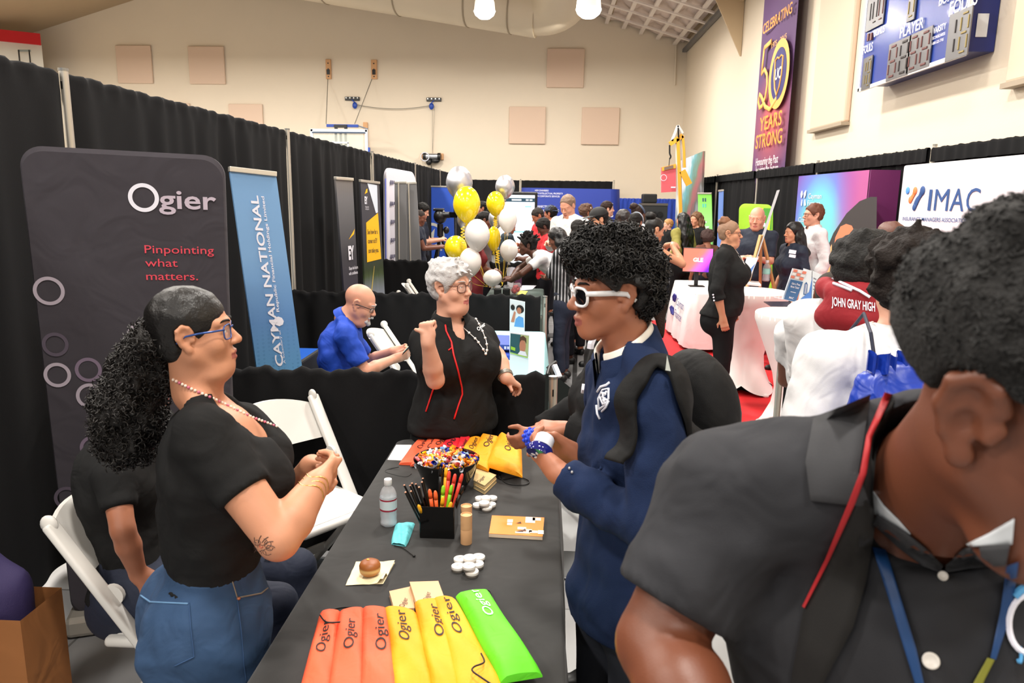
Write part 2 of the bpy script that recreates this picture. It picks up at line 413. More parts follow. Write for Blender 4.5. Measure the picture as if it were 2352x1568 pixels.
for c,s in(((cx,YH-.01,zt-.42),(.62,.012,.05)),((cx-.29,YH-.01,zt-.64),(.05,.012,.45)),((cx+.29,YH-.01,zt-.64),(.05,.012,.45)),((cx,YH-.01,zt-.86),(.62,.012,.05))):mb.box(c,s)
mb.build('target_square',mat('white marking',(.95,.96,.97),.5),t)
MB().box((cx,YH-.03,zt-.11),(w-.12,.05,.04),bev=.01).build('inner_rail',mat('slate rail',(.25,.32,.42),.4),t)
a=q(743,286,.35);b=q(817,287,.35)
MB().bar(a,b,.09,.09,bev=.01).build('top_bar',M_blue,t)
mb=MB();mb.box((a+b)/2+V(-.05,-.06,-.02),(.42,.08,.09));
for dx in(-.2,.12):mb.box((a+b)/2+V(dx,-.05,-.1),(.09,.08,.1))
mb.build('actuator',M_black,t)
mb=MB()
for dx in(-.16,0,.16):mb.bar((cx+dx,YH+.2,zt-.1),(cx+dx,YH+.2,zt-1.4),.07,.05)
for dz in(-.5,-.95):mb.bar((cx-.18,YH+.2,zt+dz),(cx+.18,YH+.2,zt+dz),.05,.05)
for dx in(-.16,.16):
 mb.bar((cx+dx,YH+.2,zt-.6),(cx+dx,YB-.08,zt-.6),.06,.06)
mb.build('support_frame',mat('olive steel frame',(.33,.35,.30),.45),t)
MB().bar(b+V(0,0,0),tr+V(.0,.02,.0),.04,.04).build('side_strut',mat('grey strut',(.5,.53,.58),.4),t)
rb=q(845,350);MB().box((rb[0]+.01,YH+.05,rb[2]),(.10,.12,.32),bev=.01).build('corner_bracket',M_blue,t)
rim=MB();rim.tube([(cx+.23*math.cos(u),YH-.38+.23*math.sin(u),zt-hgt+.15)for u in np.linspace(0,2*PI,25)[:-1]],.01,8,closed=True);rim.bar((cx,YH-.03,zt-hgt+.15),(cx,YH-.16,zt-hgt+.15),.12,.05)
rim.build('rim',mat('orange rim',(.85,.3,.1),.4),t)
board(835,281,848,420,'long upright wooden board on the wall just past the edge of the glass backboard',False)
mb=MB();
for(x0,y0,x1,y1)in((753,182,749,284),(854,182,815,284)):
 mb.tube([P(x0,y0,YB-.06),P(x1,y1,YH+.3)],.014,6)
mb.build('hoist_cable',M_cable,t)
for px,py,dx,dirn,lab in((810,227,5,1,'black wall bracket with a blue pulley, nearer the backboard'),(997,229,-6,-1,'black wall bracket with a blue pulley, straight above the winch')):
 c=P(px,py,YB);t2=thing('pulley_bracket',lab,'pulley bracket',(c[0],YB,c[2]),'blue pulleys on the far wall')
 MB().box((c[0],YB-.04,c[2]),(.50,.08,.12),bev=.01).build('bracket_plate',M_black,t2)
 mb=MB()
 for k in range(4):mb.cyl((c[0]-.2+.13*k,YB-.08,c[2]+.02),(c[0]-.2+.13*k,YB-.1,c[2]+.02),.022)
 mb.build('bolt',mat('zinc bolt',(.8,.8,.78),.35,.6),t2)
 e=P(px+dx,py+15,YB-.12);mb=MB();mb.ell(e,(.085,.05,.11));mb.tube([(c[0],YB-.1,c[2]-.04),e+V(0,0,.1)],.02,6);mb.build('pulley',M_blue,t2,smooth=True)
mb=MB();pts=[]
for u in np.linspace(0,1,20):
 pts.append(P(818+(990-818)*u,240+2*u+36*(u*(1-u)),YB-.1))
mb.tube(pts,.011,5)
for px in(993,998):mb.tube([P(px,250,YB-.1),P(993,355,YB-.1)],.006,5)
tag(mb.build('slack_cable',M_cable),'thin slack cable strung between the two blue pulleys and down to the winch','cable')
c=P(993,359,YB);t3=thing('cable_winch','electric winch with a silver motor on a horizontal wooden board above the balloons','winch',(c[0],YB,c[2]))
a=P(967,352,YB);b=P(1019,367,YB)
MB().box((c[0],YB-.04,(a[2]+b[2])/2),(b[0]-a[0],.08,a[2]-b[2]),bev=.01).build('board',M_ply,t3)
m0=P(992,359,YB-.2);mb=MB();mb.cyl(m0+V(-.2,0,0),m0+V(.2,0,0),.1,n=20);mb.build('motor',mat('silver motor',(.75,.76,.78),.25,.8),t3,smooth=True,auto=40)
mb=MB();mb.cyl(m0+V(.2,0,0),m0+V(.3,0,0),.12,n=20);mb.cyl(m0+V(-.3,0,0),m0+V(-.2,0,0),.12,n=20)
g=P(992,369,YB-.2);mb.ell(g+V(-.1,0,-.04),(.11,.09,.12));mb.ell(g+V(.12,0,0),(.16,.09,.09));mb.build('gearbox',M_black,t3,smooth=True,auto=40)
mb=MB();mb.tube([m0+V(-.22+.14*math.cos(u),-.12,-.02+.14*math.sin(u))for u in np.linspace(0,2*PI,17)[:-1]],.018,6,closed=True);mb.build('cable_coil',mat('white cable',(.85,.87,.92),.4),t3,smooth=True)
mb=MB();mb.tube([P(990,378,YB-.05),P(993,400,YB-.03),P(996,425,YB-.03)],.012,5);mb.build('power_cord',M_black,t3)
SBX=4.12
def on(px,py,x):return PX(px,py,x)
a=on(1972,211,SBX);b=on(2216,128,SBX)
yf,yn,zb=a[1],b[1],(a[2]+b[2])/2;SW=yf-yn;SH=2.05;
sb=thing('scoreboard','blue basketball scoreboard with a white edge and unlit digits high above the booths','scoreboard',(SBX,(yf+yn)/2,zb))
M_sb=mat('scoreboard blue',(.20,.29,.62),.22,spec=.6,coat=.4)
M_sbd=mat('scoreboard cabinet',(.07,.13,.40),.35)
Mw=mat('printed white',(.96,.96,.97),.5)
MB().box((SBX+.012,(yf+yn)/2,zb+SH/2),(.02,SW,SH)).build('face_panel',M_sb,sb)
mb=MB()
for c,s in(((SBX,(yf+yn)/2,zb+.02),(.03,SW,.045)),((SBX,yn+.02,zb+SH/2),(.03,.045,SH)),((SBX,yf-.02,zb+SH/2),(.03,.045,SH)),((SBX,(yf+yn)/2,zb+SH-.02),(.03,SW,.045))):mb.box(c,s)
mb.build('face_border',Mw,sb)
MB().box(((SBX+.03+XR)/2,(yf+yn)/2-.03,zb+SH/2+.02),(XR-SBX-.04,SW-.22,SH-.06),bev=.01).build('cabinet',M_sbd,sb)
EXs=V(0,-1,0);EZ=V(0,0,1)
def sp(px,py):r=on(px,py,SBX-.01);return r
def stext(sx,px,py,px2,h,name='lettering'):
 o=sp(px,py);o2=sp(px2,py-(px2-px)*.3)
 return o,h
mb=MB()
for sx,px,py,w,h in(('BONUS',2009,85,.30,.085),('FOULS',1983,125,.30,.10),('PLAYER',2068,88,.56,.12),('FOULS',2181,38,.52,.14),('BONUS',2158,14,.42,.10)):
 mb=MB();text_into(mb,sx,sp(px,py),EXs,EZ,h,w=w,bold=.012,off=.01);mb.build('lettering',Mw,sb)
mb=MB();o=sp(2143,103);
text_into(mb,'VARSITY',o+V(-.012,0,.11),EXs,EZ,.065,w=.26,bold=.01);text_into(mb,'SCOREBOARDS',o+V(-.012,0,.05),EXs,EZ,.03,w=.26)
text_into(mb,'1-800-323-7745',o+V(-.012,0,-.005),EXs,EZ,.03,w=.24)
mb.build('lettering',Mw,sb)
M_plate=mat('digit plate',(.42,.42,.43),.35,.4)
M_seg=mat('dark digit segment',(.10,.05,.05),.5)
M_segr=mat('dull red segment',(.36,.16,.15),.5)
M_segy=mat('dull amber segment',(.55,.48,.25),.5)
def digit(mb,o,w,h,one=False):
 t=w*.13;X=V(-.014,0,0)
 def s(u0,v0,u1,v1):
  c=o+EXs*((u0+u1)/2*w)+EZ*((v0+v1)/2*h)+X;L=max(abs(u1-u0)*w,.001),max(abs(v1-v0)*h,.001)
  mb.box(c,(.012,max(L[0],t),max(L[1],t)),bev=.004)
 if not one:
  for v in(.0,.5,1.):s(.15,v,.75,v)
  s(0,.08,0,.42);s(0,.58,0,.92)
 s(.9,.08,.9,.42);s(.9,.58,.9,.92)
def plate(px,py,w,h,cols,ms,half=False):
 o=sp(px,py);MB().box(o+EXs*w/2+EZ*h/2+V(-.006,0,0),(.012,w,h)).build('digit_plate',M_plate,sb)
 pl=bpy.data.objects[-1]if False else None
 k=w/len(cols)
 for i,(c,m_)in enumerate(zip(cols,ms)):
  mb=MB()
  if c=='8':digit(mb,o+EXs*(i*k+k*.17)+EZ*h*.10,k*.72,h*.8)
  elif c=='1':digit(mb,o+EXs*(i*k+k*.05)+EZ*h*.1,k*.72,h*.8,True)
  mb.build('digit',m_,sb)
plate(1979,208,.27,.40,'18',(M_segy,M_segy))
plate(2036,188,.56,.43,'88',(M_segr,M_seg));
plate(2083,170,.52,.42,'88',(M_segr,M_segr))
plate(2172,143,.42,.46,'18',(M_seg,M_segy))
plate(1989,75,.52,.75,'188',(M_seg,M_seg,M_segr))
plate(2084,52,.18,.5,'8',(M_segy,))
mb=MB()
for px,py in((1996,86),(2003,84)):mb.box(sp(px,py)+V(-.01,0,.0),(.015,.05,.09))
mb.build('bonus_light',M_segr,sb)
q=PX(2240,103,(SBX+XR)/2);mb=MB();mb.box((SBX+.17,yn+.072,zb+.30),(.11,.006,.22));mb.build('rating_label',mat('silver label',(.83,.84,.85),.4),sb)
BX=XR-.24
def bp(px,py):return PX(px,py,BX)
a=bp(1727,397);b=bp(1801,397);yfb,ynb=a[1],b[1];BW=yfb-ynb;z0=1.9;z1=6.9
bn=thing('hanging_banner','tall purple anniversary banner reading 50 years strong hung on the wall above the drape','banner',(BX,(yfb+ynb)/2,z0))
M_bn=bpy.data.materials.new('anniversary print');M_bn.use_nodes=True
nt=M_bn.node_tree;bs=nt.nodes['Principled BSDF'];bs.inputs['Roughness'].default_value=.7
tc=nt.nodes.new('ShaderNodeTexCoord');sx_=nt.nodes.new('ShaderNodeSeparateXYZ');nt.links.new(tc.outputs['Generated'],sx_.inputs[0])
def mth(op,a,b_=None,c=None,nt=None):
 nt=nt or globals()["nt"]
 n=nt.nodes.new('ShaderNodeMath');n.operation=op
 for i,v in enumerate((a,b_,c)):
  if v is None:continue
  if hasattr(v,'is_linked')or hasattr(v,'links'):nt.links.new(v,n.inputs[i])
  else:n.inputs[i].default_value=v
 return n.outputs[0]
dz=mth('MULTIPLY',mth('SUBTRACT',sx_.outputs['Z'],.30),4.2);dy=mth('MULTIPLY',mth('SUBTRACT',sx_.outputs['Y'],.5),1.5)
rr=mth('SQRT',mth('ADD',mth('MULTIPLY',dz,dz),mth('MULTIPLY',dy,dy)))
cr=nt.nodes.new('ShaderNodeValToRGB');nt.links.new(rr,cr.inputs['Fac']);e=cr.color_ramp.elements
e[0].position=.1;e[0].color=lin((.80,.36,.36));e[1].position=1.0;e[1].color=lin((.36,.24,.42))
x=e.new(.5);x.color=lin((.58,.29,.38));nt.links.new(cr.outputs['Color'],bs.inputs['Base Color'])
mb=MB();nu=24
def bsurf(u,v):return(BX+.02*math.sin(u*9)*math.sin(v*3),yfb+(ynb-yfb)*u,z0+(z1-z0)*v)
mb.grid(bsurf,nu,12)
def bsurf2(u,v):p=bsurf(u,v);return(p[0]+.006,p[1],p[2])
mb.grid(bsurf2,nu,12)
mb.build('banner_cloth',M_bn,bn,smooth=True)
MB().tube([(BX,yfb+.05,z1),(BX,ynb-.05,z1)],.025,10).build('hanging_rod',mat('grey rod',(.6,.6,.6),.4,.5),bn)
M_or=mat('orange print',(.95,.62,.25),.6);M_gold=mat('gold print',(.96,.70,.36),.55);M_navy=mat('navy print',(.18,.17,.44),.6)
def bo(px,py):return PX(px,py,BX-.045)
EXb=V(0,-1,0)
mb=MB()
for sx,px,py,fw,h in(('CELEBRATING',1752,80,.83,.19),('YEARS',1744,302,.66,.26),('STRONG',1735,342,.80,.26)):
 mb=MB();text_into(mb,sx,bo(px,py),EXb,EZ,h,w=fw*BW,bold=.012,off=.004);mb.build('lettering',M_or,bn)
mb=MB()
for sx,px,py in(('Honouring the Past',1736,381),('Inspiring the Future',1736,399)):
 mb=MB();text_into(mb,sx,bo(px,py),EXb,EZ,.15,w=.68*BW,off=.004);mb.build('motto_lettering',Mw,bn)
c0=bo(1789,170);R0=.215*BW
mb=MB();ring_into(mb,c0,EXb,EZ*1.0,R0,R0*1.32,.006);
five=bo(1748,240)
text_into(mb,'1975 - 2015',bo(1772,112),EXb,EZ+EXb*.0,.10,w=.42*BW,off=.005)
W5=BW*.30;H5=(bo(1750,110)-bo(1750,235))[2]
o5=bo(1742,237)
def stroke(pts,w):
 pts=[o5+EXb*(p[0]*W5)+EZ*(p[1]*H5)+V(-.006,0,0)for p in pts]
 mb.tube(pts,w,8,flat=.25,upv=V(1,0,0))
stroke([(.95,.98),(.25,.95)],.024*BW);stroke([(.25,.95),(.15,.50)],.022*BW)
stroke([(.15,.50),(.45,.56),(.75,.44),(.85,.25),(.75,.05),(.5,-.08),(.2,-.1),(.02,.02),(.1,.15),(.35,.08),(.8,-.12),(1.3,-.2),(1.9,-.05)],.022*BW)
mb.build('emblem_gold',M_gold,bn,smooth=True)
mb=MB();ring_into(mb,c0,EXb,EZ,.0,R0*.99,.008);mb.build('emblem_disc',M_navy,bn)
mb=MB();sh=[(-.62,.62),(-.3,.7),(0,.62),(.3,.7),(.62,.62),(.58,-.1),(.35,-.55),(0,-.85),(-.35,-.55),(-.58,-.1),(-.62,.62)]
mb.tube([c0+EXb*(p[0]*R0*.8)+EZ*(p[1]*R0*.95)+V(-.012,0,0)for p in sh],.018,6);mb.build('crest_outline',M_gold,bn)
mb=MB();text_into(mb,'UC',c0+V(-.0,0,-.18*R0),EXb,EZ,R0*.42,align='c',bold=.02,off=.016);mb.build('crest_lettering',Mw,bn)
M_drape=mat('black drape',(.115,.115,.12),.9,bump=.25,bscale=500,spec=.1)
M_bdrape=mat('royal blue drape',(.07,.22,.62),.75,bump=.2,bscale=300,sheen=.2)
M_pipe=mat('satin aluminium pole',(.74,.72,.68),.35,.7)
def drape(name,p0,p1,zt,z0,folds,amp,m,label,group,sag=.0,ph=0.,ruffle=.02):
 p0=V(*p0,0);p1=V(*p1,0);d=p1-p0;L=np.linalg.norm(d);t=d/L;n=V(-t[1],t[0],0)
 t0=thing(name,label,'drape',(p0+p1)/2,group)
 rs=np.random.RandomState(int(abs(ph*1000+L*77))%9999)
 f1=folds;a1=rs.rand()*6;a2=rs.rand()*6
 def fn(u,v):
  z=z0+(zt-z0)*v
  top=1-math.exp(-(1-v)*9)
  w=amp*.62*(.30+.70*top)*(math.sin(u*f1*2*PI+a1+.7*math.sin(u*7+a2+v*1.3))*.55+.30*math.sin(u*f1*3.1*PI+a2+1.5*math.sin(u*11+a1))*(.6+.4*v)+.35*math.sin(u*f1*5.3+a2*2))
  pk=math.exp(-((1-v)*(zt-z0)/.05)**2)*.025
  zz=z-sag*math.sin(PI*u)*v+ruffle*v**20*(.4*math.sin(u*f1*9+a1)+.3*math.sin(u*f1*23))*.5
  return p0+d*u+n*(w+pk*math.sin(u*f1*14)*.4)+V(0,0,zz)
 nu=max(12,int(f1*14));nv=22;hz=zt-z0
 vsl=[1-(1-k/(nv-1))**1.7 for k in range(nv)]
 rows=[(v,0,0)for v in vsl]+[(1.,.6,1),(1.,1.2,1),(1.,1.9,1),(1.,2.6,1),(1.,3.14,1),(1-.12/hz,3.14,2)]
 def f2(u,j):
  v,an,md=rows[int(round(j*(len(rows)-1)))]
  if not md:return fn(u,v)
  p=fn(u,1.0);r_=.022
  if md==1:return p+n*(r_*(1-math.cos(an)))+V(0,0,r_*math.sin(an)*1.3)
  q=fn(u,v);return V(p[0],p[1],0)+n*(2*r_)+V(0,0,q[2])
 mb=MB();mb.grid(f2,nu,len(rows))
 mb.build('cloth',m,t0,smooth=True)
 return t0
def pole(x,y,z,label,group='pipe and drape posts',base=True,r=.022):
 t=thing('drape_post',label,'post',(x,y,0),group)
 MB().cyl((x,y,.0),(x,y,z),r,n=14).build('pole',M_pipe,t,smooth=True,auto=40)
 mb=MB();mb.cyl((x,y,z-.001),(x,y,z+.012),r*1.08,n=14)
 mb.build('pole_cap',mat('steel cap',(.55,.55,.54),.35,.8),t)
 if base:MB().box((x,y,.006),(.3,.3,.012),bev=.004).build('base_plate',mat('steel plate',(.3,.3,.3),.4,.7),t)
 mb=MB()
 mb.box((x,y-r,z-.07),(.008,.006,.035));mb.build('slot',M_black,t)
 return t
LX=-2.42
ys=[.45,3.75,6.96,10.3,13.6,16.7,19.5]
nm=['nearest the camera','behind the charcoal fabric display stand','behind the long pale blue banner','behind the dark grey and road-picture banners','behind the white rounded display stand','past the white rounded display stand','at the far end of the side run, next to the balloons']
ZD=2.46
for i in range(len(ys)-1):
 drape('black_drape',(LX,ys[i]+.03),(LX,ys[i+1]-.03),ZD,.03,9,.06,M_drape,'tall black drape %s'%['nearest the camera on the banner side of the hall','rising behind the charcoal fabric display stand and pale blue banner','rising behind the two dark road-picture banners','rising behind the white rounded display stand','beyond the white rounded display stand, second from the far end','at the far end of the side run above the balloons'][i],'tall black drapes down the banner side',ph=i+.3)
pl=['tall white drape post behind the top edge of the charcoal display stand','tall white drape post above the pale blue banner','tall white drape post above the road-picture banner','slim drape post over the white rounded display stand','far slim drape post before the end of the side run','last slim drape post beside the silver balloon']
for i,y in enumerate(ys[1:]):pole(LX,y,ZD+.03,pl[i])
def low(y,x0,x1,label,plabel,px=None):
 drape('booth_divider',(x0,y),(x1-.04,y),1.0,.03,7*(x1-x0)/2.4,.035,M_drape,label,'low black booth dividers',ph=y,ruffle=.05)
 pole(x1 if px is None else px,y,1.015,plabel)
low(3.62,LX+.05,.045,'low black booth divider just behind the long black table','short silver post at the open end of the nearest low divider')
low(6.72,LX+.05,-.01,'low black booth divider behind the seated bald man','short silver post at the open end of the divider behind the pale blue table')
low(10.3,LX+.05,.0,'low black booth divider in front of the white rounded display stand','short silver post behind the balloon table')
RX=4.08
yr=[4.6,8.3,11.7,14.9,18.3,22.0]
for i in range(len(yr)-1):
 drape('black_drape',(RX+.02*i*-1,yr[i]+.03),(RX-.02*i,yr[i+1]-.03),ZD,.03,9,.05,M_drape,['tall black drape behind the white insurance association backdrop','tall black drape behind the purple finance backdrop','tall black drape behind the bald man in navy and the easel','tall black drape behind the green roll-up banner','tall black drape behind the giant city picture at the far end'][i],'tall black drapes on the red carpet side',ph=i+8.7)
pr=['slim drape post above the white insurance association backdrop','slim drape post above the purple finance backdrop','white drape post below the anniversary banner','slim drape post above the green roll-up banner','slim drape post beside the giant city picture']
for i,y in enumerate(yr[1:]):pole(RX-.02*i,y,ZD+.05,pr[i])
drape('black_drape',(-4.5,25.0),(-.97,25.0),ZD,.03,8,.06,M_drape,'tall black drape across the far end behind the silver balloons','far black drapes',ph=3.1)
drape('black_drape',(-.9,25.0),(2.1,25.05),ZD,.03,8,.06,M_drape,'tall black drape across the far end behind the blue law firm wall','far black drapes',ph=4.1)
pole(-.93,25,ZD+.05,'slim far post between the silver balloon and the blue law firm wall');pole(2.14,25,ZD+.05,'slim far post at the corner of the blue law firm wall')
drape('blue_drape',(1.95,23.2),(4.25,23.2),1.92,.03,12,.05,M_bdrape,'royal blue drape across the far corner behind the black speaker',None,ph=5.3)
class SDF:
 def __init__(s):s.pr=[];s.clips=[];s.nz=[];s.fine=[]
 def cone(s,a,b,r0,r1=None,k=.02,op='u',cut=None,flat=None):
  a=np.asarray(a,float);b=np.asarray(b,float);r1=r0 if r1 is None else r1
  m=max(r0,r1)+k+.02
  s.pr.append(('c',(a,b,r0,r1,flat),np.minimum(a,b)-m,np.maximum(a,b)+m,k,op,cut));return s
 def chain(s,pts,rs,k=.02,**kw):
  for i in range(len(pts)-1):s.cone(pts[i],pts[i+1],rs[i],rs[i+1],k,**kw)
  return s
 def ell(s,c,r,R=None,k=.02,op='u',cut=None):
  c=np.asarray(c,float);r=np.asarray(r if hasattr(r,'__len__')else(r,r,r),float)
  R=np.eye(3)if R is None else R
  e=np.sqrt(((R*r)**2).sum(1))+k+.02
  s.pr.append(('e',(c,r,R),c-e,c+e,k,op,cut));return s
 def clip(s,p,n):s.clips.append((np.asarray(p,float),nrm(n)));return s
 def noise(s,amp,freq,seed=0,w=None):s.nz.append((amp,freq,seed,w));return s
 def mesh(s,h,hf=None):
  adds=[p for p in s.pr if p[5]=='u']
  lo=np.min([p[2]for p in adds],0);hi=np.max([p[3]for p in adds],0)
  ax=[]
  for i in range(3):
   c=[lo[i]]
   iv=[(a[i],b[i],hh)for a,b,hh in s.fine]
   while c[-1]<hi[i]:
    x=c[-1];st=h
    for a,b,hh in iv:
     if a-h<=x<=b:st=min(st,hh)
    c.append(x+st)
   ax.append(np.array(c,np.float32))
  D=np.full([len(a)for a in ax],1.0,np.float32)
  for t,pa,l,u,k,op,cut in s.pr:
   sl=[slice(max(0,np.searchsorted(ax[i],l[i])-1),np.searchsorted(ax[i],u[i])+1)for i in range(3)]
   X=ax[0][sl[0]][:,None,None];Y=ax[1][sl[1]][None,:,None];Z=ax[2][sl[2]][None,None,:]
   if X.size==0 or Y.size==0 or Z.size==0:continue
   if t=='c':
    a,b,r0,r1,flat=pa;ab=b-a;L2=max(ab@ab,1e-12)
    x,y,z=X-a[0],Y-a[1],Z-a[2]
    tt=np.clip((x*ab[0]+y*ab[1]+z*ab[2])/L2,0,1)
    dx,dy,dz=x-tt*ab[0],y-tt*ab[1],z-tt*ab[2]
    if flat is not None:
     n,f=flat;q=(dx*n[0]+dy*n[1]+dz*n[2])*(1/f-1)
     dx=dx+q*n[0];dy=dy+q*n[1];dz=dz+q*n[2]
     d=(np.sqrt(dx*dx+dy*dy+dz*dz)-(r0+tt*(r1-r0)))*((1+f)/2)
    else:d=np.sqrt(dx*dx+dy*dy+dz*dz)-(r0+tt*(r1-r0))
   else:
    c,r,R=pa;x,y,z=X-c[0],Y-c[1],Z-c[2]
    q=[(x*R[0,j]+y*R[1,j]+z*R[2,j])/r[j]for j in range(3)]
    k0=np.sqrt(q[0]**2+q[1]**2+q[2]**2);k1=np.sqrt((q[0]/r[0])**2+(q[1]/r[1])**2+(q[2]/r[2])**2)+1e-9
    d=k0*(k0-1)/k1
   if cut is not None:
    for(cp,cn)in(cut if isinstance(cut,list)else[cut]):
     d=np.maximum(d,(X-cp[0])*cn[0]+(Y-cp[1])*cn[1]+(Z-cp[2])*cn[2])
   d=d.astype(np.float32);A=D[tuple(sl)]
   if op=='u':
    hh=np.maximum(k-np.abs(A-d),0)/max(k,1e-6);D[tuple(sl)]=np.minimum(A,d)-hh*hh*k*.25
   elif op=='s':
    hh=np.maximum(k-np.abs(A+d),0)/max(k,1e-6);D[tuple(sl)]=np.maximum(A,-d)+hh*hh*k*.25
  X=ax[0][:,None,None];Y=ax[1][None,:,None];Z=ax[2][None,None,:]
  if s.nz:
   I=np.nonzero(np.abs(D)<.06);px,py,pz=ax[0][I[0]],ax[1][I[1]],ax[2][I[2]];dv=D[I]
   wt=np.ones(len(px));seen=set()
   for t,pa,l,u,k,op,cut in s.pr:
    for(cp,cn)in([]if cut is None else cut if isinstance(cut,list)else[cut]):
     key=(tuple(np.round(cp,4)),tuple(np.round(l,2)))
     if key in seen:continue
     seen.add(key);inb=(px>l[0])&(px<u[0])&(py>l[1])&(py<u[1])&(pz>l[2])&(pz<u[2])
     pd=np.abs((px-cp[0])*cn[0]+(py-cp[1])*cn[1]+(pz-cp[2])*cn[2])
     wt=np.where(inb,wt*np.clip((pd-.006)/.03,0,1),wt)
   for amp,fr,seed,w in s.nz:
    rs=np.random.RandomState(seed);f=0
    for o in range(5):
     v=rs.randn(3);v/=np.linalg.norm(v);v2=rs.randn(3);v2/=np.linalg.norm(v2)
     q=fr*(.7+.9*rs.rand())
     f=f+np.sin(q*(px*v[0]+py*v[1]+pz*v[2])+rs.rand()*6+1.2*np.sin(q*.6*(px*v2[0]+py*v2[1]+pz*v2[2])))
    dv=dv+(amp*.45)*f*wt*(w(px,py,pz)if w else 1)
   D[I]=dv
  for cp,cn in s.clips:
   D=np.maximum(D,((X-cp[0])*cn[0]+(Y-cp[1])*cn[1]+(Z-cp[2])*cn[2]).astype(np.float32))
  return nets(D,ax)
def nets(D,ax):
 S=D<0
 for i in range(3):
  ix=[slice(None)]*3;ix[i]=0;S[tuple(ix)]=False;ix[i]=-1;S[tuple(ix)]=False
 D=np.where(S,np.minimum(D,-1e-6),np.maximum(D,1e-6))
 c=np.zeros([n-1 for n in D.shape],np.int8)
 for a in(0,1):
  for b in(0,1):
   for d in(0,1):c+=S[a:a+c.shape[0],b:b+c.shape[1],d:d+c.shape[2]]
 ac=(c>0)&(c<8);ijk=np.argwhere(ac)
 idx=np.full(c.shape,-1,np.int64);idx[ac]=np.arange(len(ijk))
 pos=np.zeros((len(ijk),3));cnt=np.zeros(len(ijk));cor=[(a,b,d)for a in(0,1)for b in(0,1)for d in(0,1)]
 for i,A in enumerate(cor):
  for j,B in enumerate(cor):
   if j<=i or sum(abs(x-y)for x,y in zip(A,B))!=1:continue
   va=D[ijk[:,0]+A[0],ijk[:,1]+A[1],ijk[:,2]+A[2]];vb=D[ijk[:,0]+B[0],ijk[:,1]+B[1],ijk[:,2]+B[2]]
   m=(va<0)!=(vb<0);t=np.where(m,va/np.where(va==vb,1,va-vb),0)
   for q in range(3):pos[:,q]+=np.where(m,A[q]+t*(B[q]-A[q]),0)
   cnt+=m
 pos/=np.maximum(cnt,1)[:,None]
 W=np.zeros_like(pos)
 for q in range(3):
  b0=ax[q][ijk[:,q]];b1=ax[q][ijk[:,q]+1];W[:,q]=b0+(b1-b0)*pos[:,q]
 F=[]
 for q in range(3):
  u,v=[(1,2),(2,0),(0,1)][q]
  a=[slice(None)]*3;b=[slice(None)]*3;a[q]=slice(0,-1);b[q]=slice(1,None)
  cr=S[tuple(a)]!=S[tuple(b)];e=np.argwhere(cr)
  e=e[(e[:,u]>0)&(e[:,v]>0)&(e[:,u]<D.shape[u]-1)&(e[:,v]<D.shape[v]-1)]
  def g(du,dv):w=e.copy();w[:,u]-=du;w[:,v]-=dv;return idx[w[:,0],w[:,1],w[:,2]]
  f=np.stack([g(1,1),g(0,1),g(0,0),g(1,0)],1)
  fl=S[e[:,0],e[:,1],e[:,2]]
  f[~fl]=f[~fl][:,::-1];F.append(f)
 F=np.concatenate(F);F=F[(F>=0).all(1)]
 return W,F
def mesh_np(name,W,F,mats,parent=None,mi=None):
 me=bpy.data.meshes.new(name);n=len(W);me.vertices.add(n);me.vertices.foreach_set('co',W.astype(np.float32).ravel())
 k=len(F);me.loops.add(4*k);me.loops.foreach_set('vertex_index',F.astype(np.int32).ravel())
 me.polygons.add(k);me.polygons.foreach_set('loop_start',np.arange(0,4*k,4,dtype=np.int32))
 for m in(mats if isinstance(mats,(list,tuple))else[mats]):me.materials.append(m)
 if mi is not None:me.polygons.foreach_set('material_index',mi.astype(np.int32))
 me.polygons.foreach_set('use_smooth',np.ones(k,bool));me.update(calc_edges=True);me.validate()
 return link(name,me,parent)
def sdf_obj(S,name,h,mats,parent=None,region=None,keep_main=False):
 W,F=S.mesh(h)
 if keep_main and len(W):W,F=main_island(W,F)
 mi=None
 if region is not None:mi=region(W[F].mean(1))
 return mesh_np(name,W,F,mats,parent,mi)
def main_island(W,F):
 lab=np.arange(len(W))
 for _ in range(400):
  m=lab[F].min(1);new=lab.copy();np.minimum.at(new,F.ravel(),np.repeat(m,4));new=new[new]
  if(new==lab).all():break
  lab=new
 u,c=np.unique(lab,return_counts=True);keepl=u[c.argmax()]
 kv=lab==keepl;re=np.cumsum(kv)-1;kf=kv[F].all(1)
 return W[kv],re[F[kf]]
def skin(name,col,lip=None,rough=.5):
 a=mat('skin '+name,col,rough,bump=.08,bscale=350,var=.05,vscale=25,sss=.0)
 b=mat('lips '+name,lip or tuple(x*y for x,y in zip(col,(.86,.70,.70))),.4)
 return[a,b]
SK_light=skin('light',(.86,.64,.54),(.74,.42,.40))
SK_pink=skin('pink',(.84,.60,.50),(.72,.42,.38))
SK_tan=skin('tan',(.78,.545,.42),(.66,.38,.34))
SK_brown=skin('brown',(.66,.42,.31),(.60,.34,.31))
SK_dark=skin('dark',(.45,.27,.20),(.38,.21,.18))
SK_deep=skin('deep',(.33,.19,.135),(.28,.15,.12))
M_hairb=mat('black hair',(.085,.075,.07),.6,bump=.5,bscale=260,spec=.2)
M_hairslick=mat('slick black hair',(.075,.066,.064),.38,bump=.25,bscale=160,spec=.4)
M_hairdb=mat('dark brown hair',(.16,.10,.075),.55,spec=.2,bump=.5,bscale=260)
M_hairbr=mat('brown hair',(.36,.23,.15),.5,bump=.5,bscale=260)
M_hairau=mat('auburn hair',(.34,.17,.10),.45,bump=.5,bscale=260)
M_hairgr=mat('grey hair',(.74,.73,.73),.6,bump=.5,bscale=200)
M_hairbl=mat('blond hair',(.72,.52,.30),.5,bump=.5,bscale=260)
M_eye=mat('eye white',(.90,.88,.86),.2);M_iris=mat('dark iris',(.10,.06,.04),.15)
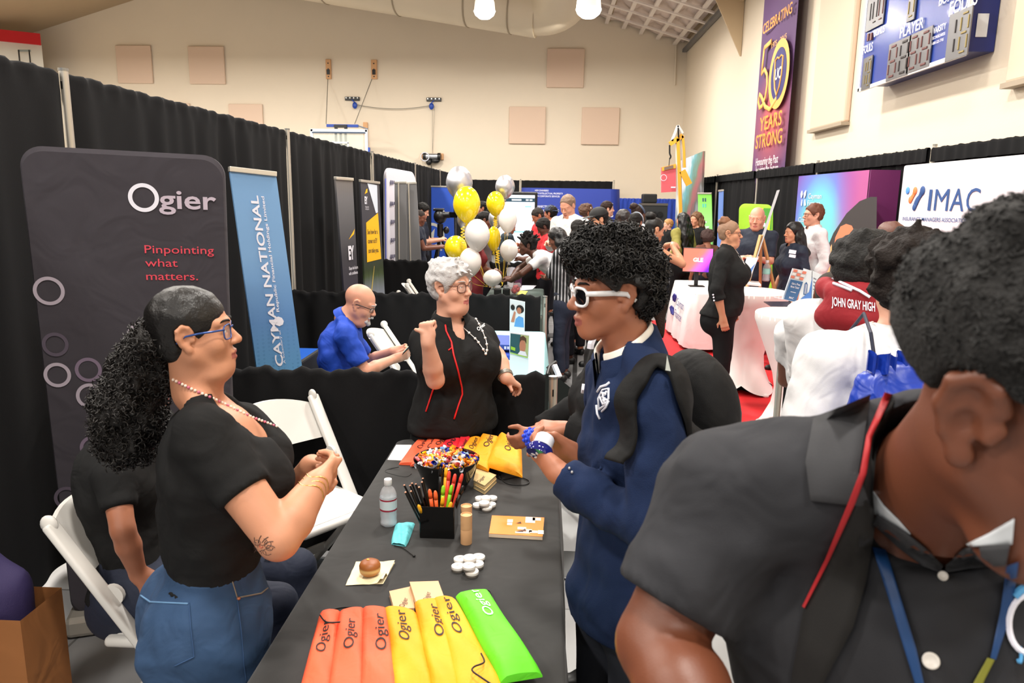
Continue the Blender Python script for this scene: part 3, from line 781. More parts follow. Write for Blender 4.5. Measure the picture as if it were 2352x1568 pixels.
M_cblack=mat('black jersey',(.125,.125,.127),.85,bump=.25,bscale=600,wave=.3,wscale=9,spec=.12)
M_cblk2=mat('black trousers',(.10,.10,.105),.85,spec=.12,bump=.2,bscale=500,wave=.25,wscale=7)
M_cwhite=mat('white cotton',(.86,.855,.86),.75,bump=.15,bscale=500,wave=.35,wscale=8)
M_cnavy=mat('navy pique',(.075,.115,.19),.75,bump=.2,bscale=500,wave=.3,wscale=9)
M_cred=mat('red cotton',(.80,.11,.15),.75,wave=.3,wscale=9)
M_cmaroon=mat('maroon cotton',(.42,.06,.09),.75,wave=.3,wscale=9)
M_cdark=mat('charcoal trousers',(.12,.12,.14),.85,spec=.15,wave=.25,wscale=7)
M_denim=mat('dark denim',(.11,.14,.22),.8,bump=.3,bscale=600,wave=.3,wscale=8)
M_shoe=mat('black shoe',(.05,.05,.05),.45)
M_shoew=mat('white trainer',(.85,.85,.84),.5)
def frame(f,u):
 0
 f=nrm(f);u=np.asarray(u,float);u=nrm(u-f*(u@f));r=np.cross(f,u);return np.stack([r,f,u],1)
def yawv(deg):a=math.radians(deg);return V(math.cos(a),math.sin(a),0)
def rotv(v,ax,deg):
 return np.array(Matrix.Rotation(math.radians(deg),3,Vector(ax))@Vector(v))
def ik(a,c,l1,l2,hint):
 a=np.asarray(a,float);c=np.asarray(c,float);d=c-a;L=np.linalg.norm(d);u=d/max(L,1e-6)
 if L>(l1+l2)*.995:c=a+u*(l1+l2)*.995;L=(l1+l2)*.995
 x=(l1*l1-l2*l2+L*L)/(2*L);h=math.sqrt(max(l1*l1-x*x,0));n=np.asarray(hint,float);n=n-u*(n@u)
 return a+u*x+nrm(n)*h,c
class Body:
 def __init__(s,loc,H=1.72,yaw=0.,lean=0.,side=0.,head_yaw=0.,head_pitch=0.,head_roll=0.,g=1.,fem=False,sit=None,twist=0.,hs=None,shw=None,headpos=None):
  0
  k=H/1.75;s.k=k;s.g=g;s.fem=fem;s.H=H
  F=yawv(yaw);U=V(0,0,1);R=np.cross(F,U);s.F,s.R=F,R
  base=V(loc[0],loc[1],0.)
  hz=.93*k if sit is None else sit+.10
  s.pe=base+U*hz
  up=rotv(rotv(U,R,-lean),F,side);Fc=rotv(rotv(F,R,-lean),U,twist);Rc=np.cross(Fc,up)
  s.Tp=frame(F,nrm(U*2+up));s.Tc=frame(Fc,up)
  s.wa=s.pe+nrm(U+up)*.15*k;s.ch=s.wa+up*.20*k;s.nb=s.ch+up*.20*k-Fc*.01
  w=(shw or(.165 if fem else .185))*k
  s.sh={};s.hip={};s.kn={};s.an={};s.el={};s.wr={};s.hd={}
  for q in(1,-1):
   s.sh[q]=s.nb+Rc*q*w-up*.045*k-Fc*.0
   s.hip[q]=s.pe+R*q*.085*k-U*.04
  s.hs=hs or(k*.97)
  hf=rotv(Fc,U,head_yaw);hf=nrm(V(hf[0],hf[1],0));hr=np.cross(hf,U)
  hf=rotv(hf,hr,-head_pitch);hu=np.cross(hr,hf)
  hu=rotv(hu,hf,head_roll)
  s.Mh=frame(hf,hu)
  s.hc=(s.nb+nrm(up*.75+hu*.45)*.150*k+hf*.022)if headpos is None else np.asarray(headpos,float)
  if sit is None:
   for q in(1,-1):
    s.an[q]=base+R*q*.10*k+U*.08;s.kn[q]=(s.hip[q]+s.an[q])/2+F*.025+R*q*.01
  else:
   for q in(1,-1):
    s.kn[q]=s.hip[q]+F*.42*k+R*q*.05;s.an[q]=V(s.kn[q][0],s.kn[q][1],.08)+F*.02
  s.toe={1:F,-1:F}
  for q in(1,-1):s.arm(q,s.sh[q]+R*q*.07-U*.52*k+F*.06)
 def arm(s,q,wrist,hint=None,l1=None,l2=None,elbow=None,hd=None,hn=None,curl=.5,thumb=None):
  0
  k=s.k;l1=l1 or .30*k;l2=l2 or .255*k
  hint=(-s.Tc[:,1]+s.Tc[:,0]*q*.5-V(0,0,.4))if hint is None else hint
  if elbow is None:e,w=ik(s.sh[q],wrist,l1,l2,hint)
  else:e,w=np.asarray(elbow,float),np.asarray(wrist,float)
  s.el[q],s.wr[q]=e,w
  d=nrm(w-e)if hd is None else nrm(hd)
  n=hn if hn is not None else np.cross(d,s.Tc[:,1])*1.0
  n=np.asarray(n,float)
  if np.linalg.norm(n-d*(n@d))<1e-3:n=V(.3,.2,1)
  n=nrm(n-d*(n@d))
  s.hd[q]=(d,n,curl,thumb);return s
 def hl(s,*c):return s.hc+s.Mh@(np.array(c)*s.hs)
def torso(S,B,inf=0.,cut=None,k=.06,lowest=True,bust=0.,belly=0.,butt=0.,cw=1.,ww=1.,hw=1.):
 g,q=B.g,B.k;Tp,Tc=B.Tp,B.Tc
 kw=dict(k=k,cut=cut)
 S.ell(B.pe+Tp[:,2]*.02,(.160*g*q*hw+inf,.110*g*q+inf,.12*q+inf),Tp,**kw)
 S.ell(B.wa+Tp[:,2]*.02,(.138*g*q*ww+inf,.098*g*q+inf,.15*q+inf),Tp,**kw)
 S.ell(B.ch,(.160*g*q*cw+inf,.108*g*q+inf,.19*q+inf),Tc,**kw)
 a,b=B.sh[1],B.sh[-1];m=(a+b)/2
 for p in(1,-1):
  S.cone(m-Tc[:,2]*.01,B.sh[p]-Tc[:,0]*p*.02-Tc[:,2]*.01,.060*q+inf,.044*q*min(g,1.15)+inf*.7,**kw)
  S.cone(B.nb+Tc[:,2]*.03,B.sh[p]+Tc[:,2]*.0,.040*q+inf*.7,.034*q+inf*.6,k=.03,cut=cut)
 if bust:
  for p in(1,-1):S.ell(B.ch+Tc[:,1]*(.075*g*q)+Tc[:,0]*p*.075*q*g-Tc[:,2]*.01,(.075*bust+inf,.085*bust+inf,.075*bust+inf),Tc,**kw)
 if belly:S.ell(B.wa+Tp[:,1]*(.055*g*q)-Tp[:,2]*.02,(.12*g*belly+inf,.09*belly+inf,.13*belly+inf),Tp,**kw)
 if butt:
  for p in(1,-1):S.ell(B.pe-Tp[:,1]*.055*g*q+Tp[:,0]*p*.075*g*q-Tp[:,2]*.06,(.085*butt+inf,.09*butt+inf,.1*butt+inf),Tp,**kw)
def armshape(S,B,q,inf=0.,f=2.,k=.03,ar=1.,taper=0.):
 0
 g=B.k*ar;sh,el,wr=B.sh[q],B.el[q],B.wr[q]
 u=min(f,1.)
 e1=sh+(el-sh)*u;r1=.047*g+(.038-.047)*g*u
 c=(e1,nrm(el-sh))if f<1 else None
 S.ell(sh+nrm(el-sh)*.012,.046*g+inf*.7,k=k,cut=c)
 S.cone(sh,e1+(nrm(el-sh)*.03 if f<1 else 0),.048*g+inf*.9,r1+inf+taper,k,cut=c)
 if f>1:
  v=f-1;e2=el+(wr-el)*v;c=(e2,nrm(wr-el))if f<2 else None
  mid=el+(wr-el)*min(.35,v)
  S.cone(el,mid,.037*g+inf,.040*g+inf,.012,cut=c)
  S.cone(mid,e2+(nrm(wr-el)*.02 if f<2 else 0),.040*g+inf,.040*g+(.0265-.040)*g*v+inf+taper,.010,cut=c)
def legshape(S,B,q,inf=0.,f=2.,k=.04,lr=1.,flare=0.):
 g=B.k*lr*(.6+.4*B.g);h,kn,an=B.hip[q],B.kn[q],B.an[q]
 S.cone(h,kn,.088*g+inf,.056*g+inf,k)
 e2=kn+(an-kn)*(f-1)*1.0;c=(e2,nrm(an-kn))
 m=kn+(an-kn)*.32
 S.cone(kn,m,.054*g+inf,.055*g+inf+flare*.3,.012,cut=c);S.cone(m,e2+nrm(an-kn)*.03,.055*g+inf+flare*.3,.038*g+inf+flare,.012,cut=c)
def hand(S,B,q,det=True,sc=None):
 d,n,curl,th=B.hd[q];wr=B.wr[q];k=(sc or B.k)*1.0
 s_=np.cross(d,n)*1.0
 ts=np.cross(n,d)*q
 pk=wr+d*.085*k
 S.cone(wr,wr+d*.03*k,.024*k,.026*k,.02)
 for o in(-.024,-.008,.008,.024):
  S.cone(wr+d*.02*k+ts*o*.7*k,pk+ts*o*k,.0155*k,.0125*k,.012)
 S.cone(wr+d*.015*k+ts*.012*k,wr+d*.05*k+ts*.026*k+n*.006*k,.017*k,.014*k,.015)
 cl=curl if hasattr(curl,'__len__')else[curl]*4
 for i,(o,L)in enumerate(((.027,.072),(.009,.080),(-.009,.075),(-.026,.060))):
  c=cl[i];p=pk+ts*o*k;a=0;r=.0092*k
  for seg,(fl,fr)in enumerate(((.44,.9),(.31,1.15),(.25,.8))):
   a+=c*fr*1.35;dd=d*math.cos(a)+n*math.sin(a)+ts*(o*2.2*(1-c)if seg==0 else 0)
   p2=p+nrm(dd)*L*fl*k;S.cone(p,p2,r,r*.92,.006);p,r=p2,r*.92
 t0=wr+d*.035*k+ts*.026*k+n*.006*k
 if th is None:t1=t0+nrm(ts*.75+d*.6+n*.35)*.042*k;t2=t1+nrm(ts*.25+d*.9+n*.35)*.034*k
 else:t1=t0+nrm(th)*.046*k;t2=t1+nrm(th)*.036*k
 S.cone(t0,t1,.0125*k,.0105*k,.010);S.cone(t1,t2,.0105*k,.0085*k,.006)
 c=pk;S.fine.append((np.minimum(wr,pk+d*.1)-.05,np.maximum(wr,pk+d*.1)+.05,B.hf))
def headshape(S,B,fem=False,fat=0.,ear=True,det=1,chin=1.,nose=1.,lipf=1.,es=1.):
 s=B.hs;L=lambda*c:B.hl(*c);M=B.Mh
 E=lambda c,r,k=.02,**kw:S.ell(L(*c),np.array(r)*s,M,k*s,**kw)
 Cn=lambda a,b,r0,r1,k=.015,**kw:S.cone(L(*a),L(*b),r0*s,r1*s,k*s,**kw)
 jw=.93 if fem else 1.0
 E((0,-.018,.035),(.073,.093,.082));E((0,.022,-.008),(.061*jw,.062,.085),.03)
 for q in(1,-1):
  Cn((q*.050*jw,-.0,-.052),(q*.020*jw,.058,-.097),.021+.008*fat,.019+.006*fat,.03)
  E((q*.036*jw,.050,-.032),(.027+.008*fat,.030+.004*fat,.028+.008*fat),.02)
  Cn((q*.046,.062,.0225),(q*.013,.081,.020),.0105,.0105,.012)
 E((0,.067,-.098),(.024*chin,.019*chin,.018),.02);E((0,.058,-.066),(.036,.034,.034),.02)
 if fat:E((0,.035,-.115),(.045+.02*fat,.04,.03),.03)
 Cn((0,.083,.006),(0,.103,-.027),.0075,.0105*nose,.012);E((0,.105,-.031),(.0105*nose,.0095,.0095),.008)
 for q in(1,-1):E((q*.0125*nose,.094,-.034),(.0085*nose,.0105,.008),.006)
 for q in(1,-1):E((q*.031,.094,.001),(.016,.013,.0125),.012,op='s')
 if det:
  for q in(1,-1):
   Cn((q*.046,.070,.003),(q*.031,.0815,.009),.0048,.0055,.006);Cn((q*.031,.0815,.009),(q*.018,.079,.004),.0055,.0042,.006)
   Cn((q*.045,.070,-.003),(q*.031,.0795,-.0095),.0040,.0045,.006);Cn((q*.031,.0795,-.0095),(q*.018,.078,-.003),.0045,.004,.006)
  Cn((-.024,.080,-.0665),(-.007,.0905,-.0615),.0035,.0055*lipf,.004);Cn((.024,.080,-.0665),(.007,.0905,-.0615),.0035,.0055*lipf,.004);Cn((-.007,.0905,-.0615),(.007,.0905,-.0615),.0055*lipf,.0055*lipf,.004)
  Cn((-.021,.080,-.0705),(0,.089,-.0755),.0035,.0065*lipf,.004);Cn((.021,.080,-.0705),(0,.089,-.0755),.0035,.0065*lipf,.004)
  Cn((-.022,.087,-.0685),(0,.097,-.0685),.0015,.002,.003,op='s');Cn((.022,.087,-.0685),(0,.097,-.0685),.0015,.002,.003,op='s')
 if ear:
  for q in(1,-1):
   if ear>1:
    e_=lambda p:(q*(.073+(q*p[0]-.073)*es+(.011 if es!=1 else 0)),-.014+(p[1]+.014)*es,-.003+(p[2]+.003)*es)
    pts=[(q*.071,.003,.010),(q*.077,-.003,.023),(q*.081,-.016,.028),(q*.084,-.028,.018),(q*.082,-.030,-.002),(q*.077,-.022,-.020),(q*.073,-.012,-.032)]
    for a,b in zip(pts,pts[1:]):Cn(e_(a),e_(b),.0058*es,.0058*es,.004)
    E(e_((q*.073,-.008,-.034)),np.array((.007,.010,.011))*es,.006);E(e_((q*.073,-.016,.0)),np.array((.007,.019,.026))*es,.008)
    Cn(e_((q*.077,-.018,.016)),e_((q*.079,-.019,-.006)),.004*es,.005*es,.005);Cn(e_((q*.071,.006,-.004)),e_((q*.073,.004,-.012)),.0055*es,.0055*es,.004)
    E(e_((q*.083,-.010,-.008)),np.array((.0085,.009,.0115))*es,.004,op='s')
   else:
    E((q*.076,-.014,-.004),(.008,.021,.032),.008);E((q*.084,-.011,-.002),(.006,.012,.018),.005,op='s')
 nr=.049 if fem else .056
 S.cone(L(0,-.022,-.055),B.nb+B.Tc[:,2]*.01,(nr+.006*fat)*s,(nr+.008+.012*fat)*s,.03)
 S.fine.append((L(0,0,0)-.14*s,L(0,0,0)+.14*s,B.hf))
def lip_region(B):
 def f(c):
  q=(c-B.hc)@B.Mh/B.hs
  m=(np.abs(q[:,0])<.0235)&(q[:,1]>.077)&(q[:,2]>-.0825+.004*np.abs(q[:,0])/.02)&(q[:,2]<-.0565-.008*np.abs(q[:,0])/.023)
  return m.astype(int)
 return f
def make_body(B,root,sk,h=.014,hf=.006,bust=0.,belly=0.,butt=0.,ar=1.,lr=1.,fat=0.,ear=1,hands=(1,-1),chin=1.,nose=1.,lipf=1.,feet=True,eyes=True,brows=None,cw=1.,ww=1.,hw=1.,es=1.):
 B.hf=hf;S=SDF();tk=dict(bust=bust*.93,belly=belly*.9,butt=butt*.9,cw=cw,ww=ww,hw=hw);B.tk=dict(bust=bust,belly=belly,butt=butt,cw=cw,ww=ww,hw=hw);B.ar,B.lr=ar,lr
 torso(S,B,-.004,**tk)
 for q in(1,-1):
  armshape(S,B,q,0.,2.,ar=ar);legshape(S,B,q,-.004,2.,lr=lr)
  if q in hands:hand(S,B,q)
  if feet:
   S.cone(B.an[q]-V(0,0,.045)-B.toe[q]*.03,B.an[q]-V(0,0,.055)+B.toe[q]*.12,.03,.022,.03);S.cone(B.an[q],B.an[q]-V(0,0,.04),.034,.032,.02)
 headshape(S,B,B.fem,fat,ear,1,chin,nose,lipf,es)
 o=sdf_obj(S,'body',h,sk,root,lip_region(B),keep_main=True)
 if eyes:
  for q in(1,-1):
   mb=MB();mb.ell(B.hl(q*.031,.0705,.001),np.array((.0125,)*3)*B.hs,B.Mh,14,10);mb.m=1
   mb.ell(B.hl(q*.031,.0765,.001),np.array((.0066,.0068,.0066))*B.hs,B.Mh,12,8);mb.build('eye',[M_eye,M_iris],root,smooth=True)
 if brows is not None:
  for q in(1,-1):
   mb=MB();mb.tube([B.hl(q*.014,.0905,.0235),B.hl(q*.026,.0895,.0285),B.hl(q*.040,.080,.0285),B.hl(q*.049,.070,.024)],np.array([.0035,.0042,.0038,.002])*B.hs,6,flat=.7);mb.build('eyebrow',brows,root,smooth=True)
 return o
def fillcut(B,neck):pass
def make_top(B,root,m,name='shirt',h=.014,sleeve=.55,inf=.014,hem=-.02,neck=.012,vneck=0.,hemflare=.0,wr=.004,ainf=None,seed=0,taper=.0,extra=None,sleeves=(1,-1),k=.06,region=None,mats=None):
 S=SDF();up=B.Tp[:,2]
 cut=(B.pe+up*hem,-up)
 torso(S,B,inf,cut=cut,k=k,**B.tk)
 if hemflare:S.ell(B.pe+up*.05,(.16*B.g*B.k+inf+hemflare,.115*B.g*B.k+inf+hemflare,.2),B.Tp,k=.06,cut=cut)
 for q in sleeves:armshape(S,B,q,(ainf or inf),sleeve,ar=B.ar,taper=taper)
 if extra:extra(S)
 ax=nrm(B.hl(0,-.02,-.06)-B.nb)
 S.cone(B.nb-ax*.005,B.nb+ax*.2,(.058*B.k+neck),(.062*B.k+neck),.01,op='s')
 if vneck:
  f=B.Tc[:,1];S.cone(B.nb+f*.06,B.nb+f*.13-B.Tc[:,2]*vneck,.05,.012,.01,op='s')
 S.noise(wr,34,seed);S.noise(wr*.6,75,seed+1)
 return sdf_obj(S,name,h,mats or m,root,region,keep_main=True)
def make_bottom(B,root,m,name='trousers',h=.016,inf=.010,waist=.10,length=1.93,flare=.01,wr=.003,seed=3,region=None,mats=None):
 S=SDF();up=B.Tp[:,2];cut=(B.pe+up*waist,up)
 torso(S,B,inf,cut=cut,**dict(B.tk,bust=0))
 for q in(1,-1):legshape(S,B,q,inf,length,lr=B.lr,flare=flare)
 S.noise(wr,28,seed)
 return sdf_obj(S,name,h,mats or m,root,region,keep_main=True)
def make_shoes(B,root,m,sole=None):
 for q in(1,-1):
  S=SDF();a=B.an[q];t=B.toe[q];z=V(0,0,1);cut=(V(a[0],a[1],.004),V(0,0,-1))
  S.cone(a-t*.035-z*.035,a+t*.04-z*.03,.042,.043,.03,cut=cut);S.cone(a+t*.03-z*.045,a+t*.13-z*.05,.043,.036,.03,cut=cut)
  sdf_obj(S,'shoe',.012,m,root)
def hairline(B,fy=.078,fz=.062,ey=.004,ez=-.04):
 n=B.Mh@nrm(V(0,(fz-ez),-(fy-ey)));return(B.hl(0,fy,fz),n)
def hair_cap(B,root,m,t=.012,nz=(.003,120),h=.007,nape=-.06,name='hair',fy=.078,fz=.062,ey=.004,ez=-.04,extra=None,cx=1.,cy=1.,cz=1.,k=.012,off=(0,0,0),earcut=True):
 S=SDF();s=B.hs
 hlc=hairline(B,fy,fz,ey,ez);np_=(B.hl(0,-.07,nape),B.Mh@nrm(V(0,-.25,-1)))
 cut=[hlc,np_]
 S.ell(B.hl(0+off[0],-.018+off[1],.035+off[2]),np.array((.073*cx+t,.093*cy+t,.082*cz+t))*s,B.Mh,k,cut=cut)
 S.ell(B.hl(0,-.035,-.01),np.array((.064+t*.8,.066+t*.9,.075))*s,B.Mh,k,cut=cut)
 if earcut:
  for q in(1,-1):S.ell(B.hl(q*.095,-.014,-.012),np.array((.042,.030,.045))*s,B.Mh,.008,op='s')
 if extra:extra(S)
 if nz:S.noise(nz[0]*s,nz[1]/s,5);S.noise(nz[0]*.6*s,nz[1]*2.1/s,6)
 o=sdf_obj(S,name,h,m,root)
 return o
def curl_mesh(name,pts,nrmls,m,root,r=.006,L=.03,th=.0022,turns=1.3,seed=1,ns=9,nt=4):
 0
 rs=np.random.RandomState(seed);N=len(pts);W=[];F=[]
 for i in range(N):
  n=nrm(nrmls[i]+rs.randn(3)*.35);a=nrm(np.cross(n,rs.randn(3)));b=np.cross(n,a);ph=rs.rand()*6;LL=L*(.6+.8*rs.rand());rr=r*(.7+.6*rs.rand());sg=rs.choice((-1,1))
  c=[]
  for t in np.linspace(0,1,ns):
   an=ph+sg*t*turns*2*PI;c.append(pts[i]+n*(LL*t-.006)+rr*(.4+.6*t)*(a*math.cos(an)+b*math.sin(an)))
  c=np.array(c);o=len(W)*0+sum(len(w)for w in W)
  tg=np.gradient(c,axis=0);tg/=np.linalg.norm(tg,axis=1)[:,None]+1e-9
  x=np.cross(tg,n);x/=np.linalg.norm(x,axis=1)[:,None]+1e-6;y=np.cross(tg,x)
  rad=th*np.array([1-.55*abs(t*2-1)**3 for t in np.linspace(0,1,ns)])
  ring=np.concatenate([(c+rad[:,None]*(x*math.cos(2*PI*j/nt)+y*math.sin(2*PI*j/nt)))[:,None]for j in range(nt)],1).reshape(-1,3)
  W.append(ring)
  for k_ in range(ns-1):
   for j in range(nt):F.append((o+k_*nt+j,o+k_*nt+(j+1)%nt,o+(k_+1)*nt+(j+1)%nt,o+(k_+1)*nt+j))
 return mesh_np(name,np.concatenate(W),np.array(F),m,root)
def surf_points(obj,n,seed=1,keep=None):
 me=obj.data;k=len(me.vertices);co=np.zeros(k*3);me.vertices.foreach_get('co',co);co=co.reshape(-1,3)
 no=np.zeros(k*3);me.vertices.foreach_get('normal',no);no=no.reshape(-1,3)
 ii=np.arange(k)
 if keep is not None:ii=ii[keep(co)]
 ii=np.random.RandomState(seed).choice(ii,min(n,len(ii)),replace=False)
 return co[ii],no[ii]
def glasses(B,root,frame_m,lens_m=None,w=.027,h=.018,th=.0016,thick=None,drop=-.002,temple_m=None,y=.092,square=.6,tth=None):
 s=B.hs;g=None;mb=MB();lens=MB()
 for q in(1,-1):
  ring=[]
  for i in range(20):
   a=2*PI*i/20;c,sn=math.cos(a),math.sin(a)
   x=abs(c)**square*np.sign(c)*w;z=abs(sn)**square*np.sign(sn)*h
   ring.append(B.hl(q*.034+x,y-.010*((x*q+.01)/.03 if x*q>-.01 else 0)-.0015,drop+z))
  mb.tube(ring,th*s,6,closed=True)
  lens.add([p for p in ring],[list(range(20))])
  tm=(tth or th*1.2)*s
  p0=B.hl(q*(.034+w),y-.010,drop+h*.5);p1=B.hl(q*.077,.02,drop+h*.5-.001);p2=B.hl(q*.079,-.012,drop+h*.4-.003);p3=B.hl(q*.078,-.035,drop-.012)
  mb.tube([p0,(p0+p1)/2+B.Mh[:,0]*q*.003,p1,p2,p3],[tm*.45,tm*.5,tm*.5,tm*.45,tm*.35],6,flat=2.0,upv=B.Mh[:,2])
 mb.tube([B.hl(.008,y,drop+h*.4),B.hl(0,y+.004,drop+h*.55),B.hl(-.008,y,drop+h*.4)],th*s,6)
 o=mb.build('glasses',frame_m,root,smooth=True)
 if lens_m is not None:lens.build('lens',lens_m,o)
 return o
M_lens=mat('clear lens',(.95,.97,1),.02,alpha=.12,spec=.6)
def collar(B,root,m,r=.062,h=.035,open_=28,flare=.02,name='collar',th=.004,drop=0.):
 ax=nrm(B.hl(0,-.02,-.06)-B.nb);f=nrm(B.Tc[:,1]-ax*(B.Tc[:,1]@ax));rt=np.cross(f,ax);mb=MB();k=B.k
 n=40;o0=math.radians(open_)
 def fn(u,v):
  a=o0+(2*PI-2*o0)*u;d=f*math.cos(a)+rt*math.sin(a)
  fr=max(0,math.cos(a))
  prof=[(r,.0),(r*.98,h),(r+.004,h+.004),(r+flare*.6,h*.6),(r+flare,-.012-.012*fr*2)]
  rr,zz=prof[min(4,int(round(v*4)))]
  return B.nb+ax*(zz*k-.02*fr+.012-drop)+d*rr*k*(1+.0*fr)+f*.006*fr
 mb.grid(fn,n,5);return mb.build(name,m,root,smooth=True)
def person(label,loc,group=None):
 return thing('person',label,'person',(loc[0],loc[1],0),group)
def setj(B,**k):
 for a,v in k.items():setattr(B,a,np.asarray(v,float))
 return B
def hero_woman():
 d=1.84
 loc=P(480,1400,d)
 B=Body(loc,1.68,yaw=28,fem=True,g=1.27,head_yaw=-10,head_pitch=-4,hs=.97)
 k=B.k
 setj(B,pe=P(492,1385,d),wa=P(490,1240,d),ch=P(492,1075,d),nb=P(452,905,d),hc=P(447,762,d-.01))
 B.Tc=frame(nrm(yawv(20)+V(0,0,-.05)),nrm(B.nb-B.wa+V(0,0,.2)));B.Tp=frame(yawv(30),(0,0,1))
 B.sh[1]=P(468,1002,d-.14);B.sh[-1]=P(545,985,d+.16)
 for q in(1,-1):
  B.hip[q]=B.pe+B.Tp[:,0]*q*.09-V(0,0,.05);B.an[q]=V(B.hip[q][0],B.hip[q][1],.08)+B.Tp[:,0]*q*.02;B.kn[q]=(B.hip[q]+B.an[q])/2+B.F*.02;B.toe[q]=yawv(28)
 B.arm(1,P(726,1112,d-.08),elbow=P(640,1238,d-.21),hd=nrm(P(775,1062,d+.02)-P(726,1112,d-.08)),hn=V(-.1,.9,.25),curl=(.55,.5,.5,.55),thumb=V(.5,.5,.7))
 B.arm(-1,P(716,1072,d+.12),elbow=P(640,1190,d+.28),hd=nrm(P(778,1085,d+.03)-P(716,1072,d+.12)),hn=V(-.3,-.8,-.5),curl=.45,thumb=V(.6,-.1,.8))
 r=person('woman with a curly black ponytail, black top and blue jeans, hands clasped beside the table',loc)
 make_body(B,r,SK_tan,h=.009,hf=.0042,bust=1.25,butt=1.35,ar=1.38,lr=1.35,fat=.55,ear=2,brows=M_hairb,lipf=1.25,chin=.9,ww=.98,cw=.98,hw=1.0)
 f=B.Tc[:,1]
 def ext(S):
  pass
 S=SDF();up=B.Tp[:,2];cut=(B.pe+up*.115,-up)
 torso(S,B,.011,cut=cut,**dict(B.tk));
 for q in(1,-1):armshape(S,B,q,.013,.56,ar=B.ar)
 ax=nrm(B.hl(0,-.02,-.06)-B.nb)
 S.ell(B.nb+ax*.045-f*.01,(.082,.085,.075),frame(f,ax),k=.012,op='s')
 S.ell(B.nb+f*.12-B.Tc[:,2]*.045,(.092,.095,.125),frame(f,B.Tc[:,2]),k=.02,op='s')
 S.noise(.004,30,4);S.noise(.0025,70,5)
 sdf_obj(S,'top',.009,M_cblack,r,keep_main=True)
 S=SDF();cut=(B.pe+up*.135,up);torso(S,B,.012,cut=cut,**dict(B.tk,bust=0))
 for q in(1,-1):legshape(S,B,q,.010,1.95,lr=B.lr,flare=.0)
 S.noise(.0035,30,9);S.noise(.002,80,19)
 mj=mat('blue denim',(.155,.265,.40),.85,bump=.35,bscale=700,var=.28,vscale=7,wave=.35,wscale=11)
 jn=sdf_obj(S,'jeans',.009,mj,r,keep_main=True)
 from mathutils.bvhtree import BVHTree
 me=jn.data;bv=BVHTree.FromPolygons([v.co for v in me.vertices],[p.vertices[:]for p in me.polygons])
 def cast(px,py):
  rr=ray(px,py);h=bv.ray_cast(Vector(EYE),Vector(nrm(rr)))
  return None if h[0]is None else np.array(h[0])-nrm(rr)*.002
 def seam(pts,rad,m,nm):
  out=[]
  for(a,b),(c,e)in zip(pts,pts[1:]):
   for t in np.linspace(0,1,9)[:-1]:
    q=cast(a+(c-a)*t,b+(e-b)*t)
    if q is not None:out.append(q)
  q=cast(*pts[-1]);
  if q is not None:out.append(q)
  if len(out)>2:MB().tube(out,rad,5).build(nm,m,r,smooth=True)
 mst=mat('denim stitching',(.50,.47,.42),.8);msd=mat('denim seam',(.17,.29,.45),.8)
 seam([(309,1290),(420,1313),(528,1316),(545,1372)],.0016,mst,'yoke_stitching')
 seam([(310,1358),(345,1382),(432,1386)],.0028,mat('pocket edge',(.38,.53,.68),.8),'back_pocket_edge')
 seam([(434,1384),(438,1440),(446,1508),(400,1530)],.0016,msd,'back_pocket_seam')
 seam([(545,1372),(555,1450),(560,1520),(566,1566)],.0016,msd,'side_seam')
 seam([(552,1371),(600,1362),(640,1330),(652,1300)],.0022,mst,'front_pocket_edge')
 seam([(320,1282),(430,1298),(530,1298),(640,1290)],.0018,msd,'waistband_seam')
 q=cast(548,1374)
 if q is not None:MB().ell(q,(.005,.005,.005)).build('rivet',mat('copper rivet',(.75,.5,.38),.3,.7),r)
 q=cast(446,1312)
 if q is not None:MB().box(q,(.013,.010,.035),bev=.004).build('belt_loop',msd,r)
 wr=B.wr[1];ax_=nrm(B.wr[1]-B.el[1]);fx=frame(ax_,(0,0,1))
 mg=mat('gold',(.92,.70,.42),.25,.9)
 for o,rad in((-.010,.034),(-.026,.037),(.004,.033)):
  mb=MB();mb.tube([wr+ax_*(o+.008*math.sin(3*a))+fx[:,0]*rad*1.05*math.cos(a)+fx[:,2]*rad*1.05*math.sin(a)for a in np.linspace(0,2*PI,33)[:-1]],.0022,6,closed=True);mb.build('bracelet',mg,r,smooth=True)
 pts=[(398,872),(440,893),(490,915),(530,934),(575,956),(615,971),(655,987),(672,997)]
 mb=MB();mk=MB();dn=[d-.09,d-.10,d-.11,d-.10,d-.08,d-.05,d-.02,d]
 bd=[o for o in r.children if o.name.startswith('top')][0].data
 bv2=BVHTree.FromPolygons([v.co for v in bd.vertices],[p.vertices[:]for p in bd.polygons]);bb=[o for o in r.children if o.name.startswith('body')][0].data
 bv3=BVHTree.FromPolygons([v.co for v in bb.vertices],[p.vertices[:]for p in bb.polygons])
 k2=0
 for(a,b),(c,e)in zip(pts,pts[1:]):
  for t in np.linspace(0,1,7)[:-1]:
   rr=nrm(ray(a+(c-a)*t,b+(e-b)*t));hs_=[x.ray_cast(Vector(EYE),Vector(rr))for x in(bv2,bv3)]
   hs_=[x for x in hs_ if x[0]is not None]
   if not hs_:continue
   q=np.array(min(hs_,key=lambda x:x[3])[0])-rr*.003;k2+=1
   (mb if k2%3 else mk).ell(q,(.0042,)*3,n=8,m=6)
 nk=mb.build('necklace',mat('pearl beads',(.93,.84,.78),.3),r,smooth=True)
 mk.build('bead',mat('pink bead',(.80,.42,.52),.3),nk,smooth=True)
 mt_=mat('tattoo ink',(.34,.24,.20),.7);mtr=mat('faded red ink',(.70,.33,.25),.7)
 def bcast(px,py):
  rr=nrm(ray(px,py));h=bv3.ray_cast(Vector(EYE),Vector(rr));return None if h[0]is None else np.array(h[0])-rr*.0004
 def ink(pts,rad,m):
  q=[bcast(*p)for p in pts];q=[x for x in q if x is not None]
  if len(q)>2:mb.tube(q,rad,4)
